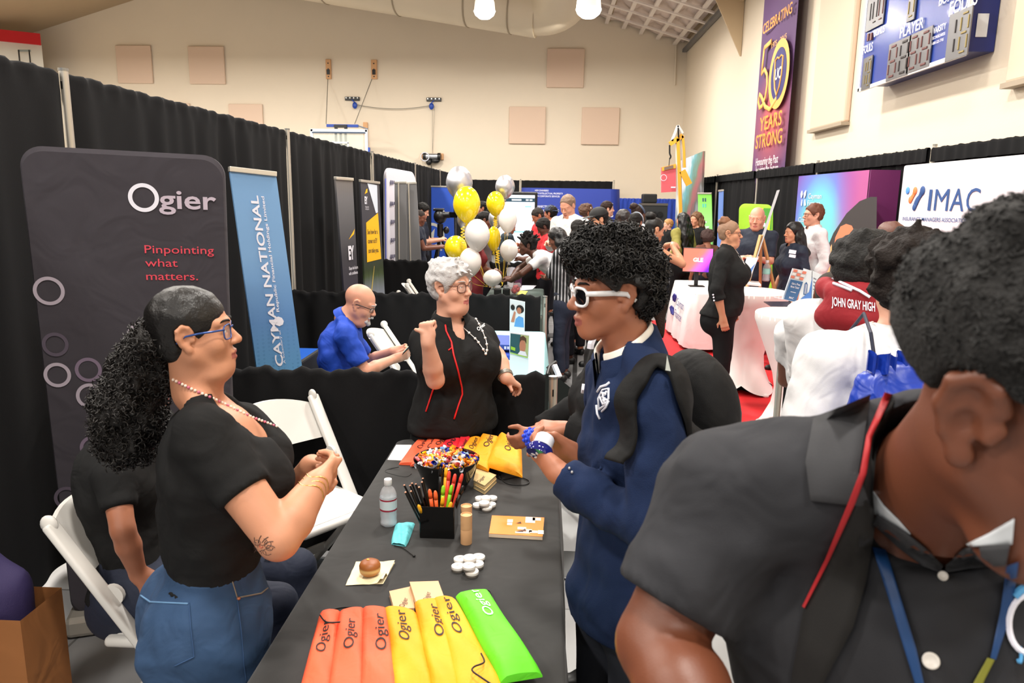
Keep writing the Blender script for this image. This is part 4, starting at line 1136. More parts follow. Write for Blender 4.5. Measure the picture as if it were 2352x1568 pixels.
 mb=MB();rs=np.random.RandomState(6)
 for i in range(9):
  a=i*.7;cx_,cy_=600+19*math.cos(a),1258+14*math.sin(a);ink([(cx_+(8+3*(i%2))*math.cos(t),cy_+(9)*math.sin(t)*(.7+.3*(i%3)/2))for t in np.linspace(a,a+5,9)],.0009,mt_)
 for i in range(5):a=-2.6+i*.55;ink([(601+(14+11*t)*math.cos(a+.3*t),1256+(10+11*t)*math.sin(a+.3*t))for t in(0,.4,.8,1.2,1.5)],.0012,mt_)
 mb.build('tattoo',mt_,r)
 mb=MB()
 for i in range(3):ink([(600+4*math.cos(t+i),1254+4*math.sin(t+i))for t in(0,.8,1.6,2.4)],.0012,mtr)
 mb.build('tattoo_rose',mtr,r)
 hair=hair_cap(B,r,M_hairslick,t=.008,nz=(.0015,90),h=.006,fy=.083,fz=.052,ey=.026,ez=-.022,nape=-.075)
 S=SDF();b0=B.hl(0,-.10,-.005)
 pth=[b0,P(335,850,d+.03),P(305,920,d+.04),P(290,985,d+.05),P(290,1030,d+.05)]
 S.chain(pth,[.035,.066,.076,.070,.045],.04);S.noise(.012,60,3);S.noise(.006,140,7)
 pony=sdf_obj(S,'ponytail',.009,mat('curly hair',(.085,.072,.066),.6,bump=.6,bscale=180),r)
 pp,nn=surf_points(pony,1500,3)
 curl_mesh('ponytail_curl',pp,nn,mat('curl lock',(.10,.085,.078),.45),pony,r=.007,L=.024,th=.0022,turns=1.4)
 MB().tube([b0+B.Mh@V(.034*math.cos(a),.0,.034*math.sin(a))for a in np.linspace(0,2*PI,17)[:-1]],.008,8,closed=True).build('hair_tie',M_shoe,r,smooth=True)
 glasses(B,r,mat('blue glasses',(.20,.32,.58),.2,.3),M_lens,w=.025,h=.019,th=.0020,tth=.0030)
 return B,r
BW_,woman=hero_woman()
def hero_student():
 d=1.90;loc=P(1450,1400,d)
 B=Body(loc,1.80,yaw=205,g=.98,head_yaw=-10,head_pitch=3,hs=1.02)
 setj(B,pe=P(1440,1400,d),wa=P(1440,1250,d),ch=P(1452,1030,d),nb=P(1448,828,d+.01),hc=P(1404,668,d))
 B.Tc=frame(yawv(206),nrm(B.nb-B.wa));B.Tp=frame(yawv(206),(0,0,1))
 B.sh[-1]=P(1512,905,d-.17);B.sh[1]=P(1395,878,d+.17)
 for q in(1,-1):
  B.hip[q]=B.pe+B.Tp[:,0]*q*.09-V(0,0,.05);B.an[q]=V(B.hip[q][0],B.hip[q][1],.08);B.kn[q]=(B.hip[q]+B.an[q])/2+B.F*.02;B.toe[q]=B.F
 B.arm(-1,P(1282,1085,d-.10),elbow=P(1495,1225,d-.24),hd=nrm(P(1218,1020,d-.03)-P(1282,1085,d-.10)),hn=V(.25,.75,.5),curl=(.25,.30,.35,.4),thumb=nrm(P(1290,1000,d-.05)-P(1295,1060,d-.1)))
 B.arm(1,P(1326,1046,d+.06),elbow=P(1420,1150,d+.22),hd=nrm(P(1240,1000,d+.05)-P(1326,1046,d+.06)),hn=V(-.1,-.75,-.4),curl=(.4,.4,.42,.45),thumb=nrm(P(1235,985,d-.02)-P(1290,1005,d+.0)))
 r=person('curly haired student in white sunglasses and a navy fleece, holding a blue ball',loc)
 make_body(B,r,SK_brown,h=.010,hf=.0040,ear=2,brows=M_hairb,lipf=1.3,nose=1.15)
 mf=mat('navy fleece',(.095,.150,.27),.9,bump=.35,bscale=420,spec=.2,wave=.35,wscale=7)
 make_top(B,r,mf,'fleece',h=.010,sleeve=1.93,inf=.022,hem=-.01,neck=.010,hemflare=.012,wr=.006,ainf=.020,seed=12,taper=.004)
 ax=nrm(B.hl(0,-.02,-.06)-B.nb);f=nrm(B.Tc[:,1]-ax*(B.Tc[:,1]@ax));rt=np.cross(f,ax)
 def band(nm,m,r0,r1,z0,z1,th,gap):
  mb=MB();g=math.radians(gap)
  def fn(u,v):
   a=g+(2*PI-2*g)*u;dd=f*math.cos(a)+rt*math.sin(a);fr=.5+.5*math.cos(a)
   pr=[(r0,z0),(r1,z1),(r1-th*.5,z1+.004),(r1-th,z1),(r0-th,z0)][int(round(v*4))]
   return B.nb+ax*(pr[1]-.045*fr)+dd*pr[0]+f*.012*fr
  mb.grid(fn,44,5);return mb.build(nm,m,r,smooth=True)
 band('fleece_collar',mf,.100,.088,.0,.075,.010,14)
 band('polo_collar',mat('white collar',(.92,.90,.86),.7),.086,.077,.02,.090,.007,16)
 mb=MB();q0=B.nb+f*.082-ax*.06;q1=q0-B.Tc[:,2]*.11+f*.022;mb.bar(q0,q1,.012,.006);mb.build('zip_placket',mat('dark placket',(.06,.09,.16),.7),r)
 make_bottom(B,r,mat('navy school trousers',(.095,.11,.15),.8,wave=.25,wscale=7),h=.014,flare=.012);make_shoes(B,r,M_shoe)
 fl=[o for o in r.children if o.name.startswith('fleece')and 'collar' not in o.name][0].data
 from mathutils.bvhtree import BVHTree
 bv=BVHTree.FromPolygons([v.co for v in fl.vertices],[p.vertices[:]for p in fl.polygons])
 def cast(px,py,off=.003):
  rr=nrm(ray(px,py));h=bv.ray_cast(Vector(EYE),Vector(rr))
  return None if h[0]is None else np.array(h[0])-rr*off
 mb=MB();rs=np.random.RandomState(4)
 def line(pts,rad):
  out=[cast(*p)for p in pts];out=[p for p in out if p is not None]
  if len(out)>1:mb.tube(out,rad,5)
 line([(1372,900),(1380,888),(1393,884),(1400,878)],.0035);line([(1370,930),(1372,950),(1378,962)],.0035)
 line([(1376,940),(1374,915),(1384,895),(1398,892),(1398,915),(1390,930),(1376,940)],.003)
 for i in range(9):a=rs.rand(2);line([(1378+14*a[0],900+30*a[1]),(1384+10*rs.rand(),898+30*rs.rand())],.0032)
 line([(1382,945),(1392,935),(1398,920)],.003)
 mb.build('crest_embroidery',mat('white embroidery',(.85,.86,.90),.7),r,smooth=True)
 mb=MB()
 for px,py in((1308,1075),(1314,1084)):
  q=cast(px,py)
  if q is not None:mb.ell(q,(.004,)*3)
 mb.build('cuff_stud',mat('silver',(.85,.86,.88),.2,.9),r)
 M_cl=mat('curl',(.055,.048,.045),.55,spec=.35)
 hair=hair_cap(B,r,mat('curly base',(.05,.045,.042),.7,bump=.6,bscale=150),t=.027,nz=(.009,75),h=.008,fy=.093,fz=.070,ey=.004,ez=-.002,nape=-.070,cx=1.05,cz=1.05,off=(0,.006,.006),extra=lambda S:S.ell(B.hl(0,.055,.095),np.array((.072,.060,.040))*B.hs,B.Mh,.03))
 pp,nn=surf_points(hair,2600,2,keep=lambda c:(lambda q:(q[:,2]>-.075)&~((q[:,1]>.03)&(q[:,2]<.047))&(np.hypot(q[:,1]+.012,q[:,2]+.006)>.050))((c-B.hc)@B.Mh))
 curl_mesh('hair_curl',pp,nn,M_cl,hair,r=.007,L=.018,th=.0024,turns=1.4,seed=5)
 g=glasses(B,r,mat('white plastic',(.93,.93,.94),.3),mat('dark lens',(.04,.045,.06),.08,spec=.8),w=.030,h=.0225,th=.0038,tth=.0075,y=.098,drop=-.005,square=.75)
 return B,r,cast
BS_,student,castS=hero_student()
from mathutils.bvhtree import BVHTree
def backpack_worn(B,label,m,px,w=.30,h=.44,dep=.17,strap=True):
 bk=-B.Tc[:,1];up=nrm(B.Tc[:,2]);rt=B.Tc[:,0];c=B.ch+bk*(.125+dep/2)+up*.015
 t=thing('backpack',label,'backpack',c)
 S=SDF();M=B.Tc
 S.ell(c,(w*.52,dep*.55,h*.52),M,.05);S.ell(c+up*h*.22,(w*.42,dep*.5,h*.28),M,.05);S.ell(c-up*h*.22,(w*.5,dep*.58,h*.28),M,.05)
 S.ell(c+bk*dep*.42-up*h*.16,(w*.38,dep*.3,h*.26),M,.012)
 S.noise(.006,22,3);po=sdf_obj(S,'pack_body',.012,m,t)
 mb=MB();ed=[c+rt*(w*.40*math.cos(a))+up*(h*.36*math.sin(a))+bk*dep*.2 for a in np.linspace(0,2*PI,25)[:-1]];bvp=BVHTree.FromPolygons([v.co for v in po.data.vertices],[p.vertices[:]for p in po.data.polygons])
 pts_=[]
 for p in ed:hh=bvp.ray_cast(Vector(p+bk*.5),Vector(-bk));pts_.append(np.array(hh[0])if hh[0]is not None else p)
 mb.tube(pts_,.004,6,closed=True);mb.build('zip',mat('zip teeth',(.3,.3,.3),.4,.5),t,smooth=True)
 return t,c
M_pack=mat('black nylon',(.10,.10,.102),.7,spec=.15,bump=.3,bscale=500,wave=.3,wscale=8)
pk,pc=backpack_worn(BS_,'black backpack on the back of the student in white sunglasses',M_pack,None,w=.29,h=.44,dep=.15)
def catm(pts,n=6):
 pts=[np.asarray(p,float)for p in pts];out=[]
 for i in range(len(pts)-1):
  p0,p1,p2,p3=pts[max(i-1,0)],pts[i],pts[i+1],pts[min(i+2,len(pts)-1)]
  for t in np.linspace(0,1,n+1)[:-1]:
   out.append(.5*((2*p1)+(p2-p0)*t+(2*p0-5*p1+4*p2-p3)*t*t+(3*p1-p0-3*p2+p3)*t**3))
 return out+[pts[-1]]
from mathutils.bvhtree import BVHTree
_fl=[o for o in student.children if o.name.startswith('fleece')and 'collar' not in o.name][0].data
_bv=BVHTree.FromPolygons([v.co for v in _fl.vertices],[p.vertices[:]for p in _fl.polygons])
def hug(p,off):
 h=_bv.find_nearest(Vector(p));return np.array(h[0])+np.array(h[1])*off
def strap_mesh(pts,w,th,m,name,parent,ribs=0):
 pts=catm(pts,10);mb=MB();pts=[hug(p,th*.6)if i<len(pts)-6 and i>3 else p for i,p in enumerate(pts)]
 for _ in range(6):pts=[pts[0]]+[(pts[i-1]+2*pts[i]+pts[i+1])/4 for i in range(1,len(pts)-1)]+[pts[-1]]
 vs=[];n=len(pts);nns=[np.array(_bv.find_nearest(Vector(p))[1])for p in pts]
 for _ in range(12):nns=[nns[0]]+[nrm(nns[i-1]+nns[i]*2+nns[i+1])for i in range(1,n-1)]+[nns[-1]]
 for i,p in enumerate(pts):
  t=nrm(pts[min(i+1,n-1)]-pts[max(i-1,0)]);nn=nns[i];nn=nrm(nn-t*(nn@t));s_=np.cross(t,nn)
  rr=1+.25*math.sin(i*1.9)if ribs else 1
  for a,b in((-1,0),(-.85,rr),(0,1.1*rr),(.85,rr),(1,0),(0,-.6)):vs.append(p+s_*a*w/2+nn*b*th)
 fs=[(i*6+j,i*6+(j+1)%6,(i+1)*6+(j+1)%6,(i+1)*6+j)for i in range(n-1)for j in range(6)]+[list(range(6)),list(range(6*n-6,6*n))]
 mb.add(vs,fs);return mb.build(name,m,parent,smooth=True)
strap_mesh([P(1412,1060,1.66),P(1403,985,1.66),P(1410,905,1.66),P(1442,850,1.68),P(1490,828,1.72),P(1535,848,1.72),P(1572,905,1.68),P(1610,975,1.70),P(1650,1050,1.80)],.064,.011,M_pack,'shoulder_strap',pk)
mb=MB();q=castS(1528,845,.02)
mb.prism([(0,0),(.012,-.002),(.004,.034)],P(1528,850,1.665),nrm(CRT),nrm(CUP),.002);mb.build('strap_logo',mat('grey reflective print',(.72,.74,.72),.3),pk)
c=P(1222,1004,1.90);t=thing('massage_ball','blue knobbly rubber ball held in the fingers of the student in white sunglasses','ball',c)
mb=MB();mb.ell(c,(.0235,)*3,n=20,m=12)
for i in range(40):
 z=1-2*(i+.5)/40;a=i*2.4;rr=math.sqrt(1-z*z);mb.ell(c+V(rr*math.cos(a),rr*math.sin(a),z)*.0235,(.0052,)*3,n=8,m=6)
mb.build('ball',mat('blue rubber',(.10,.25,.80),.4),t,smooth=True)
c=P(1243,1028,1.84);ax=nrm(P(1232,1048,1.82)-P(1250,1006,1.86));t=thing('toy_bottle','small round bottle with a white cap and deep blue base cupped in the student\'s hands','bottle',c)
Mx=frame(ax,V(0.2,-.4,.8));Mx=np.stack([Mx[:,0],Mx[:,2],Mx[:,1]],1)
MB().lathe([(0,-.036),(.022,-.036),(.026,-.030),(.027,-.004),(.0,-.004)],c,28,Mx).build('cap',mat('white plastic cap',(.86,.87,.90),.35),t,smooth=True,auto=40)
MB().lathe([(.027,-.004),(.031,.003),(.033,.014),(.030,.022),(.0,.024)],c,28,Mx,sx=1.1,sy=.9).build('base',mat('deep blue gel',(.12,.13,.42),.08,coat=.5),t,smooth=True,auto=50)
mb=MB()
for a in range(5):mb.ell(c+Mx@V(.012*math.cos(a*1.26),.012*math.sin(a*1.26)-.003,.0245),np.array((.007,.004,.001)),Mx@np.array(Matrix.Rotation(a*1.26,3,'Z')),8,6)
mb.build('leaf_print',mat('white ink',(.9,.9,.95),.5),t)
def hero_grey():
 d=3.47;loc=P(1045,1000,d)
 B=Body(loc,1.66,yaw=-55,g=1.22,fem=True,head_yaw=27,head_pitch=0,hs=.99)
 setj(B,pe=P(1042,985,d),wa=P(1042,905,d),ch=P(1043,815,d),nb=P(1035,733,d),hc=P(1036,656,d-.02))
 B.Tc=frame(yawv(-58),nrm(B.nb-B.wa));B.Tp=frame(yawv(-58),(0,0,1))
 B.sh[1]=P(972,785,d-.10);B.sh[-1]=P(1102,772,d+.10)
 for q in(1,-1):
  B.hip[q]=B.pe+B.Tp[:,0]*q*.10-V(0,0,.05);B.an[q]=V(B.hip[q][0],B.hip[q][1],.08);B.kn[q]=(B.hip[q]+B.an[q])/2+B.F*.02;B.toe[q]=B.F
 B.arm(1,P(983,788,d-.34),elbow=P(1000,872,d-.26),hd=nrm(P(978,745,d-.33)-P(983,788,d-.34)),hn=V(.35,.9,.2),curl=(1.05,1.1,1.1,1.1),thumb=V(-1,.1,.28))
 B.arm(-1,P(1162,868,d-.02),elbow=P(1142,818,d+.09),hd=nrm(P(1192,884,d+.05)-P(1162,868,d-.02)),hn=V(-.2,.2,-1),curl=.42,thumb=nrm(V(.35,-.7,-.5)))
 r=person('grey haired woman in a black polo with red piping, pointing back with her thumb',loc)
 make_body(B,r,SK_light,h=.012,hf=.0045,bust=1.25,belly=.95,butt=1.15,ar=1.15,fat=.6,ear=2,brows=M_hairgr,chin=1.)
 f=B.Tc[:,1]
 def region(c):
  return np.zeros(len(c),int)
 make_top(B,r,M_cblack,'polo_shirt',h=.011,sleeve=.72,inf=.016,hem=.02,neck=.012,vneck=.085,hemflare=.022,wr=.005,ainf=.012,seed=22)
 collar(B,r,M_cblack,r=.072,h=.032,open_=22,flare=.030)
 make_bottom(B,r,M_cblk2,h=.014,flare=.02);make_shoes(B,r,M_shoe)
 sh=[o for o in r.children if o.name.startswith('polo')][0].data
 bv=BVHTree.FromPolygons([v.co for v in sh.vertices],[p.vertices[:]for p in sh.polygons])
 def cast(px,py,off=.004):
  rr=nrm(ray(px,py));h=bv.ray_cast(Vector(EYE),Vector(rr));return None if h[0]is None else np.array(h[0])-rr*off
 mr=mat('red piping',(.86,.12,.14),.5)
 def pipe(pts,rad=.0042):
  out=[cast(*p)for p in[(a[0]+(b[0]-a[0])*t,a[1]+(b[1]-a[1])*t)for a,b in zip(pts,pts[1:])for t in(0,.25,.5,.75)]+[pts[-1]]]
  out=[p for p in out if p is not None]
  run=[[out[0]]]if out else[]
  for p in out[1:]:
   if np.linalg.norm(p-run[-1][-1])<.06:run[-1].append(p)
   else:run.append([p])
  for q in run:
   if len(q)>2:MB().tube(q,rad,6).build('red_piping',mr,r,smooth=True)
 pipe([(1021,732),(1025,760),(1037,785),(1042,815),(1052,850),(1061,890),(1062,905),(1053,930),(1043,962)])
 pipe([(1037,785),(1038,798),(1030,804)],.0035)
 pipe([(996,890),(988,915),(978,945)])
 pipe([(965,716),(978,705),(990,692)],.0035);pipe([(1090,694),(1098,700),(1104,708)],.0035)
 pts=[(1044,732),(1062,750),(1088,774),(1096,782),(1110,802),(1117,815),(1119,797),(1116,780),(1108,760),(1098,740),(1090,728),(1080,715)]
 out=[]
 for a,b in zip(pts,pts[1:]):
  for t in np.linspace(0,1,6)[:-1]:
   q=cast(a[0]+(b[0]-a[0])*t,a[1]+(b[1]-a[1])*t,.006)
   if q is not None:out.append(q)
 nk=MB().tube(out,.0024,5).build('necklace',mat('silver chain',(.80,.78,.76),.3,.6),r,smooth=True)
 mb=MB()
 for i in range(0,len(out),4):mb.ell(out[i],(.0065,)*3,n=8,m=6)
 mb.build('bead',mat('pearl',(.93,.90,.88),.25),nk,smooth=True)
 mb=MB();co,_=_text('Ogier',.02);w_=co[:,0].max()-co[:,0].min()
 def lw(a,b):
  q=cast(1099+17*a/w_-5*b/.7,760-14*a/w_-7*b/.7,.010);return q if q is not None else np.array(bv.find_nearest(Vector(P(1099+17*a/w_-5*b/.7,760-14*a/w_-7*b/.7,d-.1)))[0])+V(0,-.012,0)
 if 1:text_into(mb,'Ogier',V(0,0,0),V(1,0,0),V(0,1,0),.7,bold=.02,warp=lw);mb.build('lettering',mat('white thread',(.9,.9,.9),.6),r)
 w=B.wr[-1];ax=nrm(B.wr[-1]-B.el[-1]);fx=frame(ax,(0,0,1));mb=MB()
 for o in(-.014,-.007,0):mb.tube([w+ax*(o-.012)+fx[:,0]*.036*math.cos(a)+fx[:,2]*.033*math.sin(a)for a in np.linspace(0,2*PI,21)[:-1]],.005,6,closed=True)
 mb.build('watch',mat('steel watch',(.6,.58,.55),.3,.8),r,smooth=True)
 def tuft(S):
  rs=np.random.RandomState(3)
  for i in range(70):
   a=rs.rand()*2*PI;e=.15+rs.rand()*1.1;dvec=V(.8*math.cos(a)*math.cos(e),math.sin(a)*math.cos(e),math.sin(e))
   p=V(0,-.018,.035)+dvec*V(.084,.104,.094);q=p+dvec*.016+V(.006,.018*(1 if dvec[1]>-.3 else-.6),-.004);S.cone(B.hl(*p),B.hl(*q),.011*B.hs,.004,.008)
 hair=hair_cap(B,r,M_hairgr,t=.019,nz=(.004,100),h=.006,fy=.084,fz=.058,ey=.006,ez=-.045,nape=-.065,extra=tuft)
 glasses(B,r,mat('tortoiseshell',(.42,.27,.22),.25),M_lens,w=.026,h=.022,th=.0024,tth=.003,square=.8)
 return B,r
BG_,grey_lady=hero_grey()
def hero_bald():
 d=4.70;loc=P(785,900,d)
 B=Body(loc,1.76,yaw=4,g=1.12,sit=.46,head_yaw=0,head_pitch=24,hs=1.03)
 setj(B,wa=P(786,862,d),ch=P(782,805,d),nb=P(792,735,d),hc=P(828,697,d))
 B.pe=V(B.wa[0]-.02,d,.60)
 B.Tc=frame(nrm(V(.96,-.2,-.12)),nrm(B.nb-B.wa+V(0,0,.1)));B.Tp=frame(yawv(0),(0,0,1))
 B.sh[1]=P(792,768,d-.19);B.sh[-1]=P(800,765,d+.2)
 for q in(1,-1):
  B.hip[q]=B.pe+B.Tp[:,0]*q*.09;B.kn[q]=B.hip[q]+V(.44,0,-.06);B.an[q]=V(B.kn[q][0]-.02,B.kn[q][1],.08);B.toe[q]=V(1,0,0)
 B.arm(1,P(905,824,d-.02),elbow=P(838,852,d-.20),hd=nrm(P(932,815,d+.02)-P(905,824,d-.02)),hn=V(-.2,.8,.4),curl=.5,thumb=V(.6,.1,.7))
 B.arm(-1,P(903,806,d+.12),elbow=P(845,828,d+.26),hd=nrm(P(930,803,d+.09)-P(903,806,d+.12)),hn=V(0,-.8,.3),curl=.4,thumb=V(.7,-.3,.5))
 r=person('seated bald man with a grey beard in a bright blue polo, looking at his phone',loc)
 make_body(B,r,SK_pink,h=.012,hf=.005,belly=.9,ear=2,fat=.2,brows=M_hairgr)
 mb_=mat('bright blue polo',(.08,.27,.72),.75,bump=.25,bscale=500,wave=.3,wscale=9)
 make_top(B,r,mb_,'polo_shirt',h=.012,sleeve=.80,inf=.016,hem=-.06,neck=.012,vneck=.06,wr=.006,ainf=.022,seed=31)
 collar(B,r,mb_,r=.070,h=.036,open_=24,flare=.026)
 make_bottom(B,r,M_cblk2,h=.016);make_shoes(B,r,M_shoe)
 S=SDF();S.chain([B.hl(-.03,.078,-.085),B.hl(0,.092,-.1),B.hl(.03,.078,-.085)],[.012,.015,.012],.01);S.chain([B.hl(-.025,.088,-.06),B.hl(0,.1,-.053),B.hl(.025,.088,-.06)],[.006,.007,.006],.006);S.noise(.003,180,2)
 sdf_obj(S,'beard',.006,M_hairgr,r)
 glasses(B,r,M_black,M_lens,w=.026,h=.015,th=.0016,tth=.0028)
 c=(P(932,806,d+.03));t=thing('smartphone','smartphone in a dark case held up by the seated bald man','smartphone',c)
 u=nrm(P(945,785,d+.05)-P(920,812,d+.02));n=nrm(np.cross(u,V(0,1,-.1)));s_=np.cross(u,n);R=np.stack([s_,u,n],1)
 MB().box(c,(.075,.155,.009),R,bev=.004).build('case',M_black,t);MB().box(c+n*(-.006 if n[0]>0 else .006),(.066,.142,.003),R).build('screen',mat('phone screen',(.83,.90,.82),.15,emit=(.85,.92,.85),estr=.35),t)
hero_bald()
TZ=.752
M_cloth=mat('black tablecloth',(.135,.132,.13),.8,bump=.3,bscale=900,wave=.12,wscale=4,sheen=.1)
def draped_table(name,x0,x1,y0,y1,z,m,label,rad=.06,fold=.012,floor_z=.02,flare=.05,cat='table',fol=9):
 t=thing(name,label,cat,((x0+x1)/2,(y0+y1)/2,0))
 per=[]
 def corner(cx,cy,a0):
  for k in range(9):a=a0+k*PI/16;per.append((cx+rad*math.cos(a),cy+rad*math.sin(a),math.cos(a),math.sin(a)))
 def side(a,b,n,nx,ny):
  for k in range(1,n):per.append((a[0]+(b[0]-a[0])*k/n,a[1]+(b[1]-a[1])*k/n,nx,ny))
 ny_=max(6,int((y1-y0)/.05));nx_=max(6,int((x1-x0)/.05))
 corner(x1-rad,y1-rad,0);side((x1-rad,y1),(x0+rad,y1),nx_,0,1)
 corner(x0+rad,y1-rad,PI/2);side((x0,y1-rad),(x0,y0+rad),ny_,-1,0)
 corner(x0+rad,y0+rad,PI);side((x0+rad,y0),(x1-rad,y0),nx_,0,-1)
 corner(x1-rad,y0+rad,1.5*PI);side((x1,y0+rad),(x1,y1-rad),ny_,1,0)
 n=len(per);mb=MB();vs=[];fs=[]
 rows=[(z,-.012,0),(z-.004,-.003,0),(z-.014,0,0),(z*.8,.0,.35),(z*.55,0,.7),(z*.28,0,.9),(floor_z,0,1)]
 for zz,o,f in rows:
  for i,(x,y,a,b)in enumerate(per):
   w=o+f*(flare+fold*(math.sin(i*.55)+.6*math.sin(i*1.27+1)))
   vs.append((x+a*w,y+b*w,zz))
 for r in range(len(rows)-1):
  for i in range(n):fs.append((r*n+i,r*n+(i+1)%n,(r+1)*n+(i+1)%n,(r+1)*n+i))
 fs.append(list(range(n)));mb.add(vs,fs)
 mb.build('tablecloth',m,t,smooth=True,auto=70)
 MB().box(((x0+x1)/2,(y0+y1)/2,z-.03),(x1-x0-.03,y1-y0-.03,.035)).build('tabletop',mat('table board',(.75,.73,.7),.5),t)
 for a in(x0+.1,x1-.1):
  for b in(y0+.15,y1-.15):MB().cyl((a,b,0),(a,b,z-.04),.014,n=8).build('leg',mat('grey table leg',(.4,.4,.41),.4,.6),t)
 return t
draped_table('draped_table',-.70,.07,1.50,3.40,TZ,M_cloth,'long table under a black cloth spread with coloured bags, sweets and giveaways',flare=.025)
draped_table('draped_table',-.68,-.0,4.50,6.42,TZ,mat('pale blue cloth',(.66,.90,.94),.7,wave=.1,wscale=4),'table under a pale blue cloth behind the nearest low divider')
draped_table('draped_table',-.72,-.03,7.35,9.6,TZ,mat('grey green cloth',(.27,.33,.31),.8),'table under a dark grey green cloth below the balloons')
M_resin=mat('white resin',(.90,.89,.87),.4)
def chair_proto():
 t=thing('folding_chair','x','chair',(0,0,0),'white folding chairs')
 W=.215
 for q in(1,-1):
  x=q*W
  pts=[(x,-.30,.84),(x,-.245,.72),(x,-.02,.40),(x,.25,.012)]
  mb=MB();mb.bar(pts[0],pts[3],.026,.052,upv=(1,0,0),bev=.008);mb.ell(pts[0],(.013,.028,.028),n=12,m=8)
  mb.build('front_leg',M_resin,t,smooth=True,auto=50)
  mb=MB();mb.bar((x-q*.028,.10,.425),(x-q*.028,-.30,.012),.022,.042,upv=(1,0,0),bev=.006);mb.build('rear_leg',M_resin,t,smooth=True,auto=50)
  mb=MB()
  for p in((x+q*.014,-.14,.60),(x+q*.014,-.0,.395)):mb.cyl(p,(p[0]+q*.003,p[1],p[2]),.007,n=10)
  mb.build('rivet',mat('dark rivet',(.2,.2,.2),.3,.6),t)
  mb=MB();mb.cyl((x-q*.03,-.135,.60),(x-q*.015,-.135,.60),.035,n=16);mb.build('hinge_boss',M_resin,t,smooth=True,auto=40)
 mb=MB()
 def back(u,v):
  x=(u-.5)*2*(W-.012);arch=.035*(1-(2*u-1)**2)
  zz=.66+v*.145+(arch if v>.5 else-arch*.2);yy=-.205-(zz-.66)*.66-.035*(1-(2*u-1)**2)
  return x,yy,zz
 n=13;vs=[];
 for j in range(7):
  for i in range(n):p=back(i/(n-1),j/6);vs.append(p)
 off=len(vs);vs+=[(p[0],p[1]-.014,p[2])for p in vs[:off]]
 fs=[]
 for j in range(6):
  for i in range(n-1):
   a=j*n+i;fs+=[(a,a+1,a+n+1,a+n),(off+a,off+a+n,off+a+n+1,off+a+1)]
 for i in range(n-1):fs+=[(i,off+i,off+i+1,i+1),(6*n+i,6*n+i+1,off+6*n+i+1,off+6*n+i)]
 for j in range(6):fs+=[(j*n,j*n+n,off+j*n+n,off+j*n),(j*n+n-1,off+j*n+n-1,off+j*n+2*n-1,j*n+2*n-1)]
 mb.add(vs,fs);mb.build('backrest',M_resin,t,smooth=True,auto=50)
 MB().box((0,.02,.435),(.40,.40,.032),bev=.012).build('seat',M_resin,t,smooth=True,auto=50)
 MB().box((0,.02,.4525),(.34,.34,.004),bev=.002).build('seat_pad',mat('white vinyl',(.93,.92,.91),.35),t)
 MB().bar((-W,.14,.165),(W,.14,.165),.018,.04,bev=.005).build('stretcher',M_resin,t)
 MB().bar((-W+.03,-.19,.13),(W-.03,-.19,.13),.018,.04,bev=.005).build('stretcher',M_resin,t)
 return t
chp=chair_proto()
def place_chair(o,x,y,yaw,label,sc=1.0):
 o.location=(x,y,0);o.rotation_euler=(0,0,math.radians(yaw-90));o['label']=label;o.scale=(sc,)*3
chairs=[(-1.235,2.33,0,'white folding chair in the near corner with someone in a black shirt sitting on it',1.04),(-1.06,3.20,-38,'empty white folding chair between the woman in jeans and the near divider',1.08),(-.98,5.59,0,'empty white folding chair behind the grey haired woman in the pale blue booth',1.06),(-1.33,8.75,8,'white folding chair showing its back above the divider beside the grey haired woman',1.06),(-1.36,8.0,0,'white folding chair with only its rounded top showing above the divider',1.0)]
for i,c in enumerate(chairs):
 place_chair(chp if i==0 else dup(chp,(0,0,0)),*c)
t=thing('low_chair','low dark chair under the seated bald man','chair',(-1.32,4.7,0))
MB().box((-1.30,4.70,.44),(.44,.44,.05),bev=.015).build('seat',M_black,t)
mb=MB();mb.box((-1.545,4.7,.70),(.03,.42,.34),bev=.012);mb.build('backrest',mat('black fabric',(.06,.06,.065),.8),t)
for a in(-1.50,-1.12):
 for b in(4.5,4.9):MB().cyl((a,b,0),(a,b,.42),.014,n=8).build('leg',M_black,t)
mb=MB();mb.box((2.72,8.3,.006),(2.7,7.0,.012));tag(mb.build('red_carpet',mat('red carpet',(.86,.10,.13),.8,bump=.4,bscale=300,var=.05,vscale=3)),'bright red carpet laid under the white tables','carpet')
M_spandex=mat('white spandex',(.92,.90,.89),.55,wave=.06,wscale=5)
